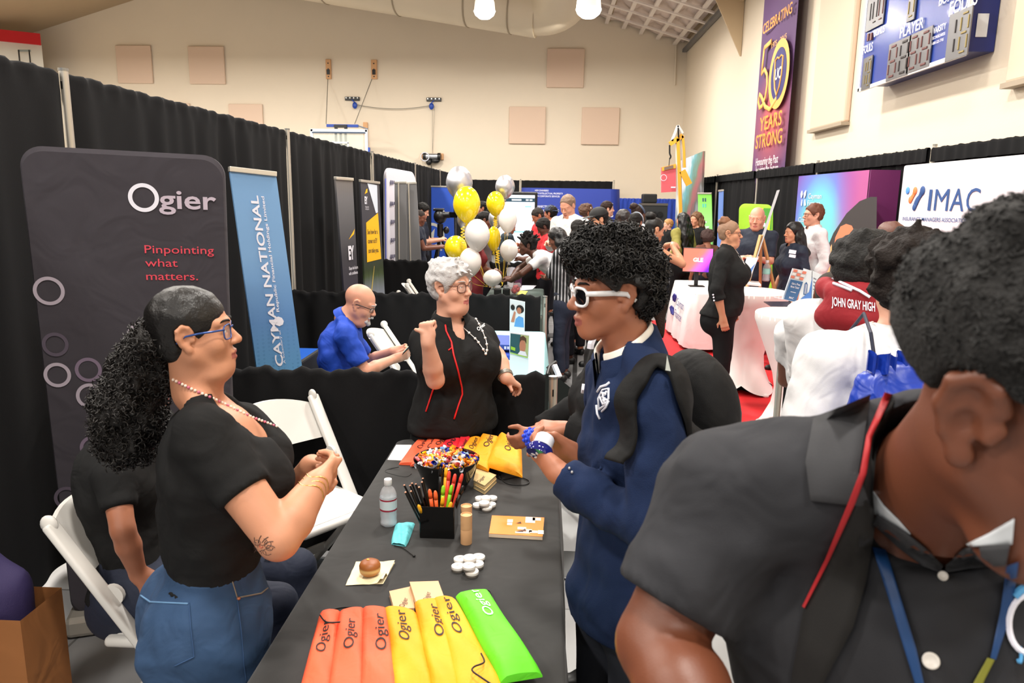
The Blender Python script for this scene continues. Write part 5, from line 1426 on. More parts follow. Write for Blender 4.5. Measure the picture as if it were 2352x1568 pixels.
def cocktail(cx,cy,ztop,r,label,rot=0.):
 t=thing('cocktail_table',label,'table',(cx,cy,0),'white stretch covered cocktail tables')
 mb=MB();n=64
 prof=[(1.0,ztop),(1.0,ztop-.05),(.93,ztop-.12),(.72,ztop*.68),(.55,ztop*.5),(.50,ztop*.38),(.56,ztop*.24),(.74,ztop*.1),(.88,.025)]
 vs=[];fs=[]
 for k,(rr,z)in enumerate(prof):
  f=max(0,1-z/(ztop*.45))if z<ztop*.45 else 0
  for j in range(n):
   a=2*PI*j/n;sq=abs(math.cos(2*(a-rot)))
   w=rr*r*(1-.30*f*(1-sq**.6));zz=z+(.085*(1-sq)if k==len(prof)-1 else .03*(1-sq)*f)
   vs.append((cx+w*math.cos(a),cy+w*math.sin(a),zz))
 for k in range(len(prof)-1):
  for j in range(n):fs.append((k*n+j,k*n+(j+1)%n,(k+1)*n+(j+1)%n,(k+1)*n+j))
 mb.add(vs,fs);mb.build('stretch_cover',M_spandex,t,smooth=True,auto=60)
 MB().lathe([(0,ztop+.006),(r*.985,ztop+.006),(r,ztop-.002),(r,ztop-.03)],(cx,cy,0),48).build('table_top',mat('white top cover',(.95,.94,.93),.5),t,smooth=True,auto=40)
 mb=MB();mb.cyl((cx,cy,.02),(cx,cy,ztop-.05),.03)
 for q in range(4):a=rot+q*PI/2;mb.bar((cx,cy,.03),(cx+r*.85*math.cos(a),cy+r*.85*math.sin(a),.02),.04,.03)
 mb.build('pedestal',M_black,t)
 for q in range(4):
  a=rot+q*PI/2;MB().ell((cx+r*.86*math.cos(a),cy+r*.86*math.sin(a),.025),(.03,.03,.022)).build('foot_pocket',M_spandex,t,smooth=True)
 return t
cocktail(2.02,7.45,1.02,.385,'white stretch covered cocktail table beside the woman in black, holding a water bottle',.5)
cocktail(2.10,6.05,1.01,.385,'white stretch covered cocktail table holding acrylic sign holders',.75)
ft=draped_table('draped_table',1.86,2.75,9.35,10.9,.76,mat('white cloth',(.93,.92,.92),.65,wave=.12,wscale=4),'table under a white cloth printed with a blue finance logo, carrying a pink screen',flare=.10,floor_z=.06)
fx=1.86-.052;o=V(fx,10.28,.56);EXf=V(0,-1,0)
M_fblue=mat('finance blue',(.16,.16,.50),.6)
def side_pt(y,z):return V(1.86-.012-.10*(1-(z-.06)/.7)-.02,y,z)
mb=MB()
EXl=V(0,-1,0)
for sx,z in(('Cayman',.50),('Finance',.345)):
 text_into(mb,sx,side_pt(10.15,z),EXl,V(.14,0,1),.10,w=.52,bold=.0,off=.012)
for q,z in((1,.56),(-1,.40)):
 for s_ in(0,1):
  p=side_pt(10.42-.10*s_,z);mb.tube([p+V(-.012,0,-.07*q*.6),p+V(-.012,-.02*q,.02),p+V(-.012,-.045,.06*q)],[.012,.025,.012],8)
mb.build('printed_logo',M_fblue,ft)
low(4.95,1.62,4.0,'low black divider behind the students in white shirts','silver post at the aisle end of the divider behind the students in white shirts',px=1.59)
M_or_b=mat('orange bag',(.97,.385,.24),.65,bump=.25,bscale=600,wave=.25,wscale=18)
M_yel_b=mat('yellow bag',(.98,.64,.06),.65,bump=.25,bscale=600,wave=.25,wscale=18)
M_red_b=mat('red bag',(.90,.13,.20),.65,bump=.25,bscale=600,wave=.25,wscale=18)
M_grn_b=mat('green bag',(.38,.86,.13),.65,bump=.25,bscale=600,wave=.25,wscale=18)
M_ink=mat('dark print',(.13,.10,.10),.7);M_inkw=mat('white print',(.96,.97,.95),.6)
M_cord=mat('black cord',(.05,.05,.05),.6)
def bag(q,z,m,label,ink=M_ink,txt=(.42,.30,.50),tu=.45,th=.020,rise=.012,group=None,tsize=.20,cord=None):
 0
 fl,fr,nr,nl=[PZ(a,b,TZ+z)for a,b in q]
 c=(fl+fr+nr+nl)/4;t=thing('folded_bag',label,'bag',V(c[0],c[1],TZ+z),group)
 def S(u,v):
  p=(nl*(1-u)+nr*u)*(1-v)+(fl*(1-u)+fr*u)*v
  e=min(1,6*min(u,1-u)+.15)*min(1,8*min(v,1-v)+.25)
  hgt=th*e**.5+rise*math.sin(PI*u)*.5+.004*math.sin(9*v+5*u+c[0]*50)*e
  return p+V(0,0,hgt)
 mb=MB();n,k=15,25;vs=[];fs=[]
 for j in range(k):
  for i in range(n):vs.append(S(i/(n-1),j/(k-1)))
 o=len(vs)
 for j in range(k):
  for i in range(n):p=S(i/(n-1),j/(k-1));b=(nl*(1-i/(n-1))+nr*i/(n-1))*(1-j/(k-1))+(fl*(1-i/(n-1))+fr*i/(n-1))*(j/(k-1));vs.append(V(p[0],p[1],b[2]+.0015))
 for j in range(k-1):
  for i in range(n-1):
   a=j*n+i;fs+=[(a,a+1,a+n+1,a+n),(o+a,o+a+n,o+a+n+1,o+a+1)]
 for i in range(n-1):fs+=[(i,o+i,o+i+1,i+1),((k-1)*n+i,(k-1)*n+i+1,o+(k-1)*n+i+1,o+(k-1)*n+i)]
 for j in range(k-1):fs+=[(j*n,j*n+n,o+j*n+n,o+j*n),(j*n+n-1,o+j*n+n-1,o+j*n+2*n-1,j*n+2*n-1)]
 mb.add(vs,fs);mb.build('folded_cloth',m,t,smooth=True,auto=55)
 v0,v1,ub=txt[0],txt[1]+txt[0],txt[2]
 Lv=np.linalg.norm((fl+fr)/2-(nl+nr)/2);Lu=np.linalg.norm((fr+nr)/2-(fl+nl)/2)
 co,_=_text('Ogier',.0);W_=co[:,0].max()-co[:,0].min();wtot=(v1-v0)*Lv;h_=tsize*Lu
 mb=MB()
 text_into(mb,'Ogier',V(0,0,0),V(1,0,0),V(0,1,0),h_,w=wtot,warp=lambda a,b:S(ub-b/Lu,v0+a/Lv)+V(0,0,.0022))
 mb.build('lettering',ink,t)
 if cord:
  mb=MB();mb.tube(catm([PZ(a,b,TZ+zz)for a,b,zz in cord],6),.0022,6);mb.build('drawstring',M_cord,t,smooth=True)
 return t
G1,G2='folded bags fanned out at the near end of the table','folded bags fanned out at the far end of the table'
bag([(735,1412),(782,1408),(764,1590),(688,1590)],.000,M_or_b,'orange folded bag outermost in the near fan, closest to the woman in jeans',txt=(.36,.42,.62),group=G1,tsize=.36,cord=[(735,1412,.03),(750,1428,.03),(782,1428,.03)])
bag([(780,1408),(838,1403),(838,1590),(752,1590)],.006,M_or_b,'orange folded bag in the middle of the three near orange ones',txt=(.38,.42,.66),group=G1,tsize=.34)
bag([(832,1402),(890,1402),(918,1590),(826,1590)],.012,M_or_b,'orange folded bag of the near fan lying against the yellow ones',txt=(.38,.44,.78),group=G1,tsize=.34)
bag([(884,1398),(958,1412),(1000,1590),(906,1590)],.018,M_yel_b,'yellow folded bag of the near fan lying against the orange ones',txt=(.48,.42,.58),group=G1,tsize=.30)
bag([(952,1388),(1010,1382),(1062,1590),(990,1590)],.024,M_yel_b,'yellow folded bag in the middle of the three near yellow ones',txt=(.47,.42,.80),group=G1,tsize=.34)
bag([(994,1380),(1046,1380),(1165,1590),(1048,1590)],.030,M_yel_b,'yellow folded bag of the near fan partly under the green one',txt=(.50,.44,.58),group=G1,tsize=.28,cord=[(1105,1500,.07),(1112,1520,.07),(1090,1530,.07),(1085,1540,.07),(1105,1555,.07),(1135,1575,.07)])
bag([(1047,1374),(1120,1366),(1246,1556),(1150,1572)],.042,M_grn_b,'bright green folded bag lying on top of the near fan',ink=M_inkw,txt=(.56,.40,.60),group=G1,tsize=.26,th=.032,cord=[(1118,1368,.06),(1135,1390,.02),(1128,1360,.01),(1112,1352,.01)])
bag([(962,1008),(1004,1002),(962,1070),(916,1068)],.000,M_or_b,'pale orange folded bag outermost in the far fan, beside the blank white card',txt=(.40,.45,.75),group=G2,tsize=.3,cord=[(916,1072,.01),(890,1078,.0),(888,1085,.0),(930,1095,.0),(945,1088,.0)])
bag([(986,1006),(1016,1003),(984,1068),(942,1072)],.006,M_or_b,'orange folded bag second in the far fan',txt=(.42,.45,.78),group=G2,tsize=.3)
bag([(1002,1006),(1034,1002),(1004,1062),(962,1068)],.012,M_or_b,'orange folded bag of the far fan touching the red ones',txt=(.45,.48,.80),group=G2,tsize=.34)
bag([(1032,1000),(1066,1002),(1044,1060),(994,1058)],.018,M_red_b,'red folded bag of the far fan lying beside the orange ones',txt=(.40,.48,.62),group=G2,tsize=.3)
bag([(1057,1004),(1082,1008),(1062,1064),(1042,1060)],.024,M_red_b,'red folded bag of the far fan tucked beside the yellow ones',txt=(.30,.48,.90),group=G2,tsize=.4)
bag([(1079,1008),(1112,1012),(1082,1072),(1048,1058)],.028,M_yel_b,'yellow folded bag of the far fan lying beside the red ones',txt=(.40,.46,.72),group=G2,tsize=.3)
bag([(1106,1004),(1148,1010),(1122,1084),(1074,1068)],.034,M_yel_b,'yellow folded bag in the middle of the far yellow ones',txt=(.46,.46,.72),group=G2,tsize=.3,th=.028)
bag([(1148,1000),(1198,1036),(1200,1098),(1114,1072)],.040,M_yel_b,'yellow folded bag of the far fan under the student\'s hands',txt=(.46,.40,.62),group=G2,tsize=.22,th=.034)
mb=MB();mb.tube(catm([PZ(a,b,TZ+.004)for a,b in((1195,1090),(1170,1078),(1150,1092),(1165,1110),(1205,1113),(1215,1104),(1190,1095),(1150,1100),(1120,1078),(1128,1072),(1145,1085),(1135,1098),(1115,1082))],7),.0024,6)
tag(mb.build('drawstring',M_cord,smooth=True),'tangle of thin black cord on the cloth in front of the far yellow bags','cord')
mb=MB();mb.tube(catm([PZ(a,b,TZ+.003)for a,b in((745,1408),(775,1396),(805,1394),(830,1402),(800,1404),(770,1410))],6),.0024,6)
tag(mb.build('drawstring',M_cord,smooth=True),'thin black cord looping out behind the near orange bags','cord')
def slab(q,z,th,m,name,label,cat,group=None):
 p=[PZ(a,b,TZ+z)for a,b in q];c=sum(p)/4;t=thing(name,label,cat,V(c[0],c[1],TZ+z),group)
 mb=MB();mb.add(p+[x+V(0,0,th)for x in p],[(3,2,1,0),(4,5,6,7),(0,1,5,4),(1,2,6,5),(2,3,7,6),(3,0,4,7)])
 return t,mb,p
t,mb,p=slab([(910,1022),(946,1022),(932,1058),(890,1056)],.001,.002,None,'blank_card','blank white card beside the far orange bags','card');mb.build('card',mat('white card',(.95,.95,.95),.6),t)
M_kraft=mat('kraft cover',(.90,.71,.55),.75,var=.04,vscale=60);M_kraft2=mat('olive kraft cover',(.84,.72,.50),.75,var=.04,vscale=60)
M_page=mat('notebook pages',(.86,.79,.62),.8)
def notebook(q,z,th,m,label,txt):
 t,mb,p=slab(q,z+.0015,th-.003,None,'notebook',label,'notebook','small kraft notebooks');mb.build('pages',M_page,t)
 ctr=sum(p)/4
 for zz in(z,z+th-.0015):
  pp=[ctr+(x-ctr)*1.03 for x in p];pp=[V(x[0],x[1],TZ+zz)for x in pp];mb=MB();mb.add(pp+[x+V(0,0,.0016)for x in pp],[(3,2,1,0),(4,5,6,7),(0,1,5,4),(1,2,6,5),(2,3,7,6),(3,0,4,7)]);mb.build('cover',m,t)
 a,b=PZ(*txt[0],TZ+z+th+.001),PZ(*txt[1],TZ+z+th+.001);mb=MB();ex=b-a;text_into(mb,'Ogier',a,ex,np.cross(V(0,0,1),nrm(ex)),.016,w=np.linalg.norm(ex),off=.002);mb.build('lettering',M_ink,t)
notebook([(1092,1093),(1140,1107),(1113,1134),(1088,1120)],.0,.016,M_kraft2,'olive kraft notebook under another beside the bowl of sweets',((1098,1110),(1112,1098)))
notebook([(1095,1080),(1139,1097),(1113,1121),(1088,1109)],.018,.014,M_kraft2,'olive kraft notebook on top of another beside the bowl of sweets',((1102,1108),(1116,1094)))
notebook([(895,1368),(944,1357),(952,1406),(906,1408)],.0,.016,M_kraft,'pink kraft notebook lying behind the near yellow bags, the lower of the pair',((928,1395),(938,1374)))
notebook([(942,1348),(1006,1346),(1020,1385),(956,1392)],.017,.018,M_kraft,'pink kraft notebook lying behind the near yellow bags, overlapping the other',((983,1380),(990,1360)))
t,mb,p=slab([(1130,1191),(1250,1196),(1246,1240),(1123,1233)],.001,.012,None,'brochure_stack','stack of orange brochures lying alone near the table edge','brochures');mb.build('pages',mat('brochure pages',(.92,.83,.72),.7),t)
pp=[x+V(0,0,.0125)for x in p];mb=MB();mb.add(pp+[x+V(0,0,.001)for x in pp],[(3,2,1,0),(4,5,6,7),(0,1,5,4),(1,2,6,5),(2,3,7,6),(3,0,4,7)]);mb.build('cover',mat('orange cover',(.97,.51,.12),.5),t)
mb=MB();ey=nrm(p[0]-p[3]);ex=nrm(p[1]-p[0])
def cov(u,v):return(p[3]*(1-u)+p[2]*u)*(1-v)+(p[0]*(1-u)+p[1]*u)*v+V(0,0,.0145)
for(u,v,w,h)in((.74,.82,.035,.05),(.86,.88,.03,.025),(.36,.72,.02,.025),(.36,.55,.018,.02),(.60,.35,.03,.02),(.74,.25,.02,.02),(.82,.2,.03,.02),(.62,.14,.05,.015),(.96,.2,.02,.03)):
 poly_into(mb,[(-w/2,-h/2),(w/2,-h/2),(w/2,h/2),(-w/2,h/2)],cov(u,v),ex,ey,0)
mb.build('cover_picture',mat('cover picture',(.95,.86,.78),.6),t)
mb=MB()
for(u,v,w,h)in((.56,.2,.03,.015),(.64,.28,.015,.02),(.53,.65,.02,.015)):poly_into(mb,[(-w/2,-h/2),(w/2,-h/2),(w*.3,h/2)],cov(u,v)+V(0,0,.0004),ex,ey,0)
mb.build('cover_figure',mat('cover ink',(.25,.14,.12),.6),t)
M_tin=mat('white tin',(.92,.90,.87),.45);M_tinrim=mat('tin rim',(.66,.63,.60),.35,.5)
def tin(px,py,z,label,grp,r=.0195):
 c=PZ(px,py,TZ+z);t=thing('round_tin',label,'tin',c,grp)
 MB().lathe([(0,0),(r*.97,0),(r,.001),(r,.007),(0,.007)],c,24).build('tin_body',M_tinrim,t,smooth=True,auto=40)
 MB().lathe([(r*1.03,.0078),(r*1.03,.0148),(r*1.0,.0158),(0,.0158)],c,24).build('lid',M_tin,t,smooth=True,auto=40)
 mb=MB();text_into(mb,'Ogier',c+V(-.006,-.004,.016),V(.7,.7,0),V(-.7,.7,0),.006,w=.017,off=.0004);mb.build('lettering',mat('grey print',(.5,.48,.47),.6),t)
g='white round tins piled beside the kraft tubes';zz=.0158
for px,py,z,l in((1103,1151,0,'white round tin at the notebook side of the far pile'),(1130,1150,0,'white round tin at the outer far edge of the far pile'),(1098,1166,0,'white round tin nearest the tubes in the far pile'),(1127,1165,0,'white round tin at the outer near edge of the far pile'),(1118,1172,0,'white round tin at the front of the far pile'),(1115,1150,0,'white round tin underneath the middle of the far pile'),(1116,1150,zz,'white round tin on top at the back of the far pile'),(1112,1162,zz,'white round tin on top in the middle of the far pile')):
 tin(px,py,z,l,g)
g='white round tins piled beside the doughnut'
for px,py,z,l in((1057,1292,0,'white round tin at the doughnut side of the near pile, upper row'),(1099,1287,0,'white round tin at the far outer corner of the near pile'),(1052,1309,0,'white round tin lying lowest at the doughnut side of the near pile'),(1096,1303,0,'white round tin at the outer edge of the near pile'),(1084,1321,0,'white round tin at the front of the near pile'),(1078,1290,0,'white round tin underneath the middle of the near pile'),(1079,1289,zz,'white round tin on top at the back of the near pile'),(1077,1308,zz,'white round tin on top in the middle of the near pile')):
 tin(px,py,z,l,g,.0205)
M_tube=mat('kraft tube',(.80,.62,.44),.7,var=.04,vscale=40)
def ktube(px,py,h,label,seam):
 c=PZ(px,py,TZ);r=.0195;t=thing('kraft_tube',label,'tube',c,'kraft cardboard tubes')
 MB().lathe([(r*.9,0),(r,.001),(r,h*seam),(r*.97,h*seam+.001)],c,24).build('tube_body',M_tube,t,smooth=True,auto=40)
 MB().lathe([(r,h*seam+.0015),(r,h-.001),(r*.92,h),(r*.86,h),(r*.84,h-.004),(0,h-.004)],c,24).build('cap',mat('kraft tube lid',(.85,.67,.48),.7),t,smooth=True,auto=40)
ktube(1071,1225,.105,'kraft cardboard tube standing behind the other beside the pen box',.5)
ktube(1071,1247,.105,'kraft cardboard tube standing in front of the other beside the pen box',.5)
a=PZ(966,1233,TZ);b=PZ(1043,1235,TZ);wbx=b[0]-a[0];cx=(a[0]+b[0])/2;cy=a[1]+wbx*.45;hb=.115
t=thing('pen_box','glossy black square box holding pens and pencils','pen box',(cx,cy,TZ))
mb=MB();th=.004
for c,s in(((cx,cy-wbx/2,TZ+hb/2),(wbx,th,hb)),((cx,cy+wbx/2,TZ+hb/2),(wbx,th,hb)),((cx-wbx/2,cy,TZ+hb/2),(th,wbx,hb)),((cx+wbx/2,cy,TZ+hb/2),(th,wbx,hb)),((cx,cy,TZ+.002),(wbx,wbx,.004))):mb.box(c,s,bev=.001)
mb.build('box_wall',mat('glossy black acrylic',(.02,.02,.022),.08,spec=.7),t)
rs=np.random.RandomState(11)
def pen(x,y,tx,ty,L,m,kind,label):
 p0=V(cx+x*wbx,cy+y*wbx,TZ+.006);d=nrm(V(tx,ty,1));p1=p0+d*L
 if kind=='pencil':
  t=thing('pencil',label,'pencil',p0,'black pencils in the pen box');MB().cyl(p0,p1,.0036,n=6).build('barrel',m,t)
  MB().cyl(p1,p1+d*.003,.0036,.0034,n=6).build('cut_end',mat('pencil wood',(.86,.62,.50),.6),t)
 else:
  t=thing('pen',label,'pen',p0,'coloured pens in the pen box');MB().lathe([(.0045,0),(.0055,L*.3),(.0065,L*.75),(.0066,L)],p0,10,frame_z(d)).build('barrel',m,t,smooth=True)
  MB().lathe([(.0070,L-.002),(.0074,L+.012),(.0058,L+.026),(.003,L+.031),(0,L+.032)],p0,10,frame_z(d)).build('cap',m,t,smooth=True)
def frame_z(d):
 x=nrm(np.cross(d,V(.3,.9,.1)));y=np.cross(d,x);return np.stack([x,y,d],1)
M_pb=mat('black pencil',(.04,.04,.045),.35);M_po=mat('orange pen',(.96,.42,.22),.4);M_pg=mat('lime pen',(.55,.83,.15),.4);M_py=mat('amber pen',(.97,.70,.12),.4);M_pr=mat('coral pen',(.90,.28,.22),.4)
k=0
for i in range(9):
 pen(-.40+.10*(i%3),-.25+.22*(i//3),-.46+.12*(i%3)+.03*rs.randn(),-.12+.13*(i//3),.155+.025*rs.rand(),M_pb,'pencil','black pencil leaning out over the water bottle side of the pen box')
for i,(x,y,tx,ty,L,m,c)in enumerate(((-.05,.3,.02,.05,.185,M_pb,'black'),(.06,.32,.06,.1,.18,M_py,'amber'),(-.14,-.1,-.12,-.05,.125,M_po,'orange'),(-.02,-.15,-.05,-.1,.125,M_po,'orange'),(.06,-.08,.06,.0,.135,M_pg,'lime green'),(.14,.05,.18,.1,.13,M_pg,'lime green'),(.02,-.25,.12,-.1,.108,M_py,'amber'),(.2,-.3,.24,-.2,.10,M_py,'amber'),(.18,.2,.18,.1,.165,M_pr,'coral red'),(.1,.25,.1,.12,.17,M_pr,'coral red'),(.28,.2,.26,.1,.17,M_pr,'coral red'),(.3,.0,.34,.05,.14,M_pb,'black'),(-.3,-.3,-.3,-.3,.095,M_py,'amber'))):
 pen(x*.8,y*.8,tx,ty,L,m,'pen','%s pen standing in the glossy black box%s'%(c,['',' at the back','',' at the front','',' leaning outward',' at the front centre',' at the front corner by the tubes',' in the middle',' rearmost of the reds',' nearest the tubes',' by the tubes',' drooping over the bottle side'][i]))
cb=PZ(1018,1142,TZ);cb[1]+=.10;rb=.132;hb2=.125
t=thing('bowl','large dark bowl heaped with wrapped sweets','bowl',cb)
MB().lathe([(0,.0),(rb*.55,.0),(rb*.62,.006),(rb*.80,hb2*.45),(rb*.95,hb2*.85),(rb,hb2),(rb*.985,hb2+.002),(rb*.93,hb2*.85),(rb*.78,hb2*.45),(rb*.58,.012),(0,.010)],cb,40).build('bowl_body',mat('dark smoked glass',(.06,.055,.055),.06,spec=.8),t,smooth=True,auto=50)
cols={'yellow':(.98,.80,.10),'orange':(.97,.58,.18),'blue':(.12,.17,.62),'clear silver':(.82,.84,.88),'pink':(.90,.42,.45),'red':(.80,.12,.15),'pale blue':(.60,.75,.90)}
names=list(cols);rs=np.random.RandomState(8)
for i in range(96):
 r_=rb*.88*math.sqrt(rs.rand());a=rs.rand()*2*PI
 top=hb2*.80+.030*(1-(r_/rb)**2)+.012*rs.rand()
 c=cb+V(r_*math.cos(a),r_*math.sin(a),top);nm_=names[min(6,int(rs.choice(7,p=(.2,.26,.10,.2,.1,.06,.08))))]
 ax=nrm(rs.randn(3)*V(1,1,.4));M3=frame_z(ax);mb=MB();L=.011+.006*rs.rand()
 mb.lathe([(.011,-L-.012),(.003,-L-.001),(.0075,-L+.003),(.0092,0),(.0075,L-.003),(.003,L+.001),(.011,L+.012)],c,8,M3,sy=.75,caps=False)
 o=mb.build('wrapped_sweet',mat('%s sweet wrapper'%nm_,cols[nm_],.18,spec=.7),None,smooth=True)
 tag(o,'%s wrapped sweet heaped in the dark bowl'%nm_,'sweet','wrapped sweets in the bowl')
 if i==40:pass
q=[(818,1291),(907,1292),(880,1341),(794,1344)]
P4=[PZ(a,b,TZ+.002)for a,b in q];mb=MB()
mb.grid(lambda u,v:(P4[3]*(1-u)+P4[2]*u)*(1-v)+(P4[0]*(1-u)+P4[1]*u)*v+V(0,0,.006*abs(math.sin(5*u+3*v))*u+.003*math.sin(8*v)**2+(.012 if u>.85 and v<.3 else 0)),14,12)
mb.grid(lambda u,v:(P4[3]*(1-u)+P4[2]*u)*(1-v)+(P4[0]*(1-u)+P4[1]*u)*v+V(0,0,.0008),14,12)
tag(mb.build('napkin',mat('cream napkin',(.96,.90,.74),.8),smooth=True),'cream paper napkin under the doughnut','napkin')
c=PZ(850,1317,TZ+.010);r=.0325;t=thing('doughnut','glazed round filled doughnut on a cream napkin','doughnut',c)
M_dough=ramp_mat('fried dough',(0,0,1),((.0,(.62,.40,.20)),(.28,(.74,.50,.26)),(.40,(.88,.72,.46)),(.50,(.88,.72,.46)),(.60,(.68,.42,.20)),(1,(.58,.32,.14))),.45)
mb=MB();mb.lathe([(0,-.002),(r*.7,.0),(r*.95,.009),(r*1.0,.018),(r*.99,.023),(r*1.01,.028),(r*.9,.037),(r*.6,.043),(0,.0455)],c,28);mb.build('dough',M_dough,t,smooth=True)
mb=MB();mb.ell(c+V(-.006,.002,.0455),(.005,.004,.003));mb.build('cream_spot',mat('custard',(.96,.74,.35),.4),t,smooth=True)
q=[(908,1206),(953,1203),(935,1256),(896,1250)]
P4=[PZ(a,b,TZ+.001)for a,b in q];t=thing('drawstring_pouch','small turquoise cloth pouch lying beside the water bottle','pouch',sum(P4)/4)
def pouch(u,v,top):
 k=min(1,5*min(u,1-u))*min(1,5*min(v,1-v)+.3);pinch=1-.18*(1-v)**6
 uu=.5+(u-.5)*pinch;return(P4[3]*(1-uu)+P4[2]*uu)*(1-v)+(P4[0]*(1-uu)+P4[1]*uu)*v+V(0,0,(.016*k**.5+.003*math.sin(14*u+6*v)*k)if top else .0005)
mb=MB();mb.grid(lambda u,v:pouch(u,v,1),18,18);mb.grid(lambda u,v:pouch(u,v,0),18,18);mb.build('pouch_body',mat('turquoise cloth',(.42,.81,.84),.7,wave=.2,wscale=30),t,smooth=True)
mb=MB();mb.tube(catm([PZ(a,b,TZ+.004)for a,b in((905,1252),(922,1256),(932,1262),(945,1272),(951,1276))],5),.0018,6);mb.ell(PZ(951,1276,TZ+.004),(.005,.005,.004));mb.build('drawstring',M_cord,t,smooth=True)
def water_bottle(c,h,label,cap_m,band,sc=1.):
 t=thing('water_bottle',label,'bottle',c,'plastic water bottles');k=h/.175;r=.0305*k
 M_pet=mat('clear plastic',(.97,.98,1),.04,trans=.0,alpha=.28,spec=.8)
 prof=[(0,.003),(r*.7,.0),(r*.95,.006),(r,.016),(r*.93,.026),(r,.036),(r*.96,.048),(r,.058),(r,.112),(r*.97,.122),(r*.72,.140),(r*.42,.150),(r*.40,.160)]
 MB().lathe([(a,b*k)for a,b in prof],c,28,caps=False).build('bottle_body',M_pet,t,smooth=True)
 MB().lathe([(0,.004*k)]+[(a*.95,b*k)for a,b in prof[2:9]]+[(r*.95,.104*k),(0,.104*k)],c,24).build('water',mat('water',(.86,.90,.93),.03,alpha=.35,spec=.7),t,smooth=True)
 MB().lathe([(r*1.01,.062*k),(r*1.01,.108*k)],c,28,caps=False).build('label',mat('bottle label '+band[0],band[1],.4),t,smooth=True)
 mb=MB();mb.lathe([(r*1.015,.062*k),(r*1.015,.068*k)],c,28,caps=False);mb.lathe([(r*1.015,.1005*k),(r*1.015,.106*k)],c,28,caps=False);mb.build('label_stripe',mat('label stripe '+band[0],band[2],.4),t,smooth=True)
 MB().lathe([(0,.176*k),(r*.44,.176*k),(r*.47,.172*k),(r*.47,.156*k),(r*.44,.154*k)],c,20).build('cap',cap_m,t,smooth=True,auto=40)
M_capw=mat('white bottle cap',(.93,.94,.95),.35)
water_bottle(PZ(893,1205,TZ),.172,'small clear water bottle with a red striped label on the long black table',M_capw,('red',(.84,.90,.92),(.62,.12,.22)))
M_alu=mat('aluminium rail',(.80,.78,.74),.35,.6)
def panel(name,label,q,ds,m,group=None,zb=.06,th=.02,rail=True,base=True,rad=0,cat='banner'):
 0
 tl,tr,br,bl=[P(*a,d)for a,d in zip(q,ds)]
 def down(a,b):return a+(b-a)*((zb-a[2])/(b[2]-a[2]))
 bl2,br2=down(tl,bl),down(tr,br)
 t=thing(name,label,cat,(bl2+br2)/2*V(1,1,0),group)
 n=nrm(np.cross(tr-tl,tl-bl2));
 if n@(EYE-tl)<0:n=-n
 def W(u,v,off=0.):return(bl2*(1-u)+br2*u)*(1-v)+(tl*(1-u)+tr*u)*v+n*off
 w=np.linalg.norm(tr-tl);h=np.linalg.norm(tl-bl2)
 mb=MB()
 if rad:
  ol=[];ru,rv=rad/w,rad/h
  for cu,cv,a0 in((1-ru,1-rv,0),(ru,1-rv,PI/2),(ru,rv,PI),(1-ru,rv,1.5*PI)):
   for k in range(9):a=a0+k*PI/16;ol.append((cu+ru*math.cos(a),cv+rv*math.sin(a)))
  k=len(ol);vs=[]
  for s_,o in((1-.012/w*1.2,0),(1,-.012),(1,-th),(1-.02,-th-.01)):vs+=[W(.5+(u-.5)*s_,.5+(v-.5)*s_,o)for u,v in ol]
  fs=[list(range(k)),list(range(3*k,4*k))[::-1]]+[(r*k+i,r*k+(i+1)%k,(r+1)*k+(i+1)%k,(r+1)*k+i)for r in range(3)for i in range(k)]
  mb.add(vs,fs)
 else:
  K=9;per=[(i/(K-1),0)for i in range(K)]+[(1,i/(K-1))for i in range(1,K)]+[(1-i/(K-1),1)for i in range(1,K)]+[(0,1-i/(K-1))for i in range(1,K-1)]
  mb.grid(lambda u,v:W(u,v,0),K,K);mb.grid(lambda u,v:W(u,v,-th),K,K)
  mb.grid(lambda u,v:W(*per[int(round(u*len(per)))%len(per)],-th*v),len(per),2,cu=True)
 mb.build('banner_panel',m,t,auto=30 if rad else None)
 if rail:
  mb=MB();mb.bar(W(-.01,1,-.005),W(1.01,1,-.005),.03,.035,upv=n,bev=.004);mb.build('top_rail',M_alu,t)
 if base:MB().bar(W(-.02,0,-.01)*V(1,1,0)+V(0,0,.05),W(1.02,0,-.01)*V(1,1,0)+V(0,0,.05),.16,.09,bev=.02).build('base',M_alu,t)
 return t,W,w,h
def tx(mb,sx,W,u,v,wu,hv,asp=None,off=.006,bold=0.,rot=0,w=1,h=1):
 0
 co,_=_text(sx,bold);x0,x1=co[:,0].min(),co[:,0].max();W_=x1-x0
 if rot:f=lambda a,b:W(u-b,v+a,off)
 else:f=lambda a,b:W(u+a,v+b,off)
 text_into(mb,sx,V(0,0,0),V(1,0,0),V(0,1,0),hv,w=wu,warp=f,bold=bold)
def ringw(mb,W,u,v,r,w,h,th,off=.004,n=36):
 vs=[]
 for i in range(n):
  a=2*PI*i/n
  for rr in(r,r-th):vs.append(W(u+rr*math.cos(a)/w,v+rr*math.sin(a)/h,off))
 mb.add(vs,[(2*i,2*i+1,(2*i+3)%(2*n),(2*i+2)%(2*n))for i in range(n)])
def rect(mb,W,u0,v0,u1,v1,off=.003,pts=None):
 p=pts or[(u0,v0),(u1,v0),(u1,v1),(u0,v1)];mb.add([W(u,v,off)for u,v in p],[list(range(len(p)))])
def inv(W,px,py):
 0
 a,b,c=W(0,0),W(1,0),W(0,1);n=np.cross(b-a,c-a);r=ray(px,py);p=EYE+r*(((a-EYE)@n)/(r@n))
 ex,ey=b-a,c-a;G=np.array([[ex@ex,ex@ey],[ex@ey,ey@ey]]);return np.linalg.solve(G,np.array([(p-a)@ex,(p-a)@ey]))
M_pw=mat('white ink',(.95,.95,.95),.6)
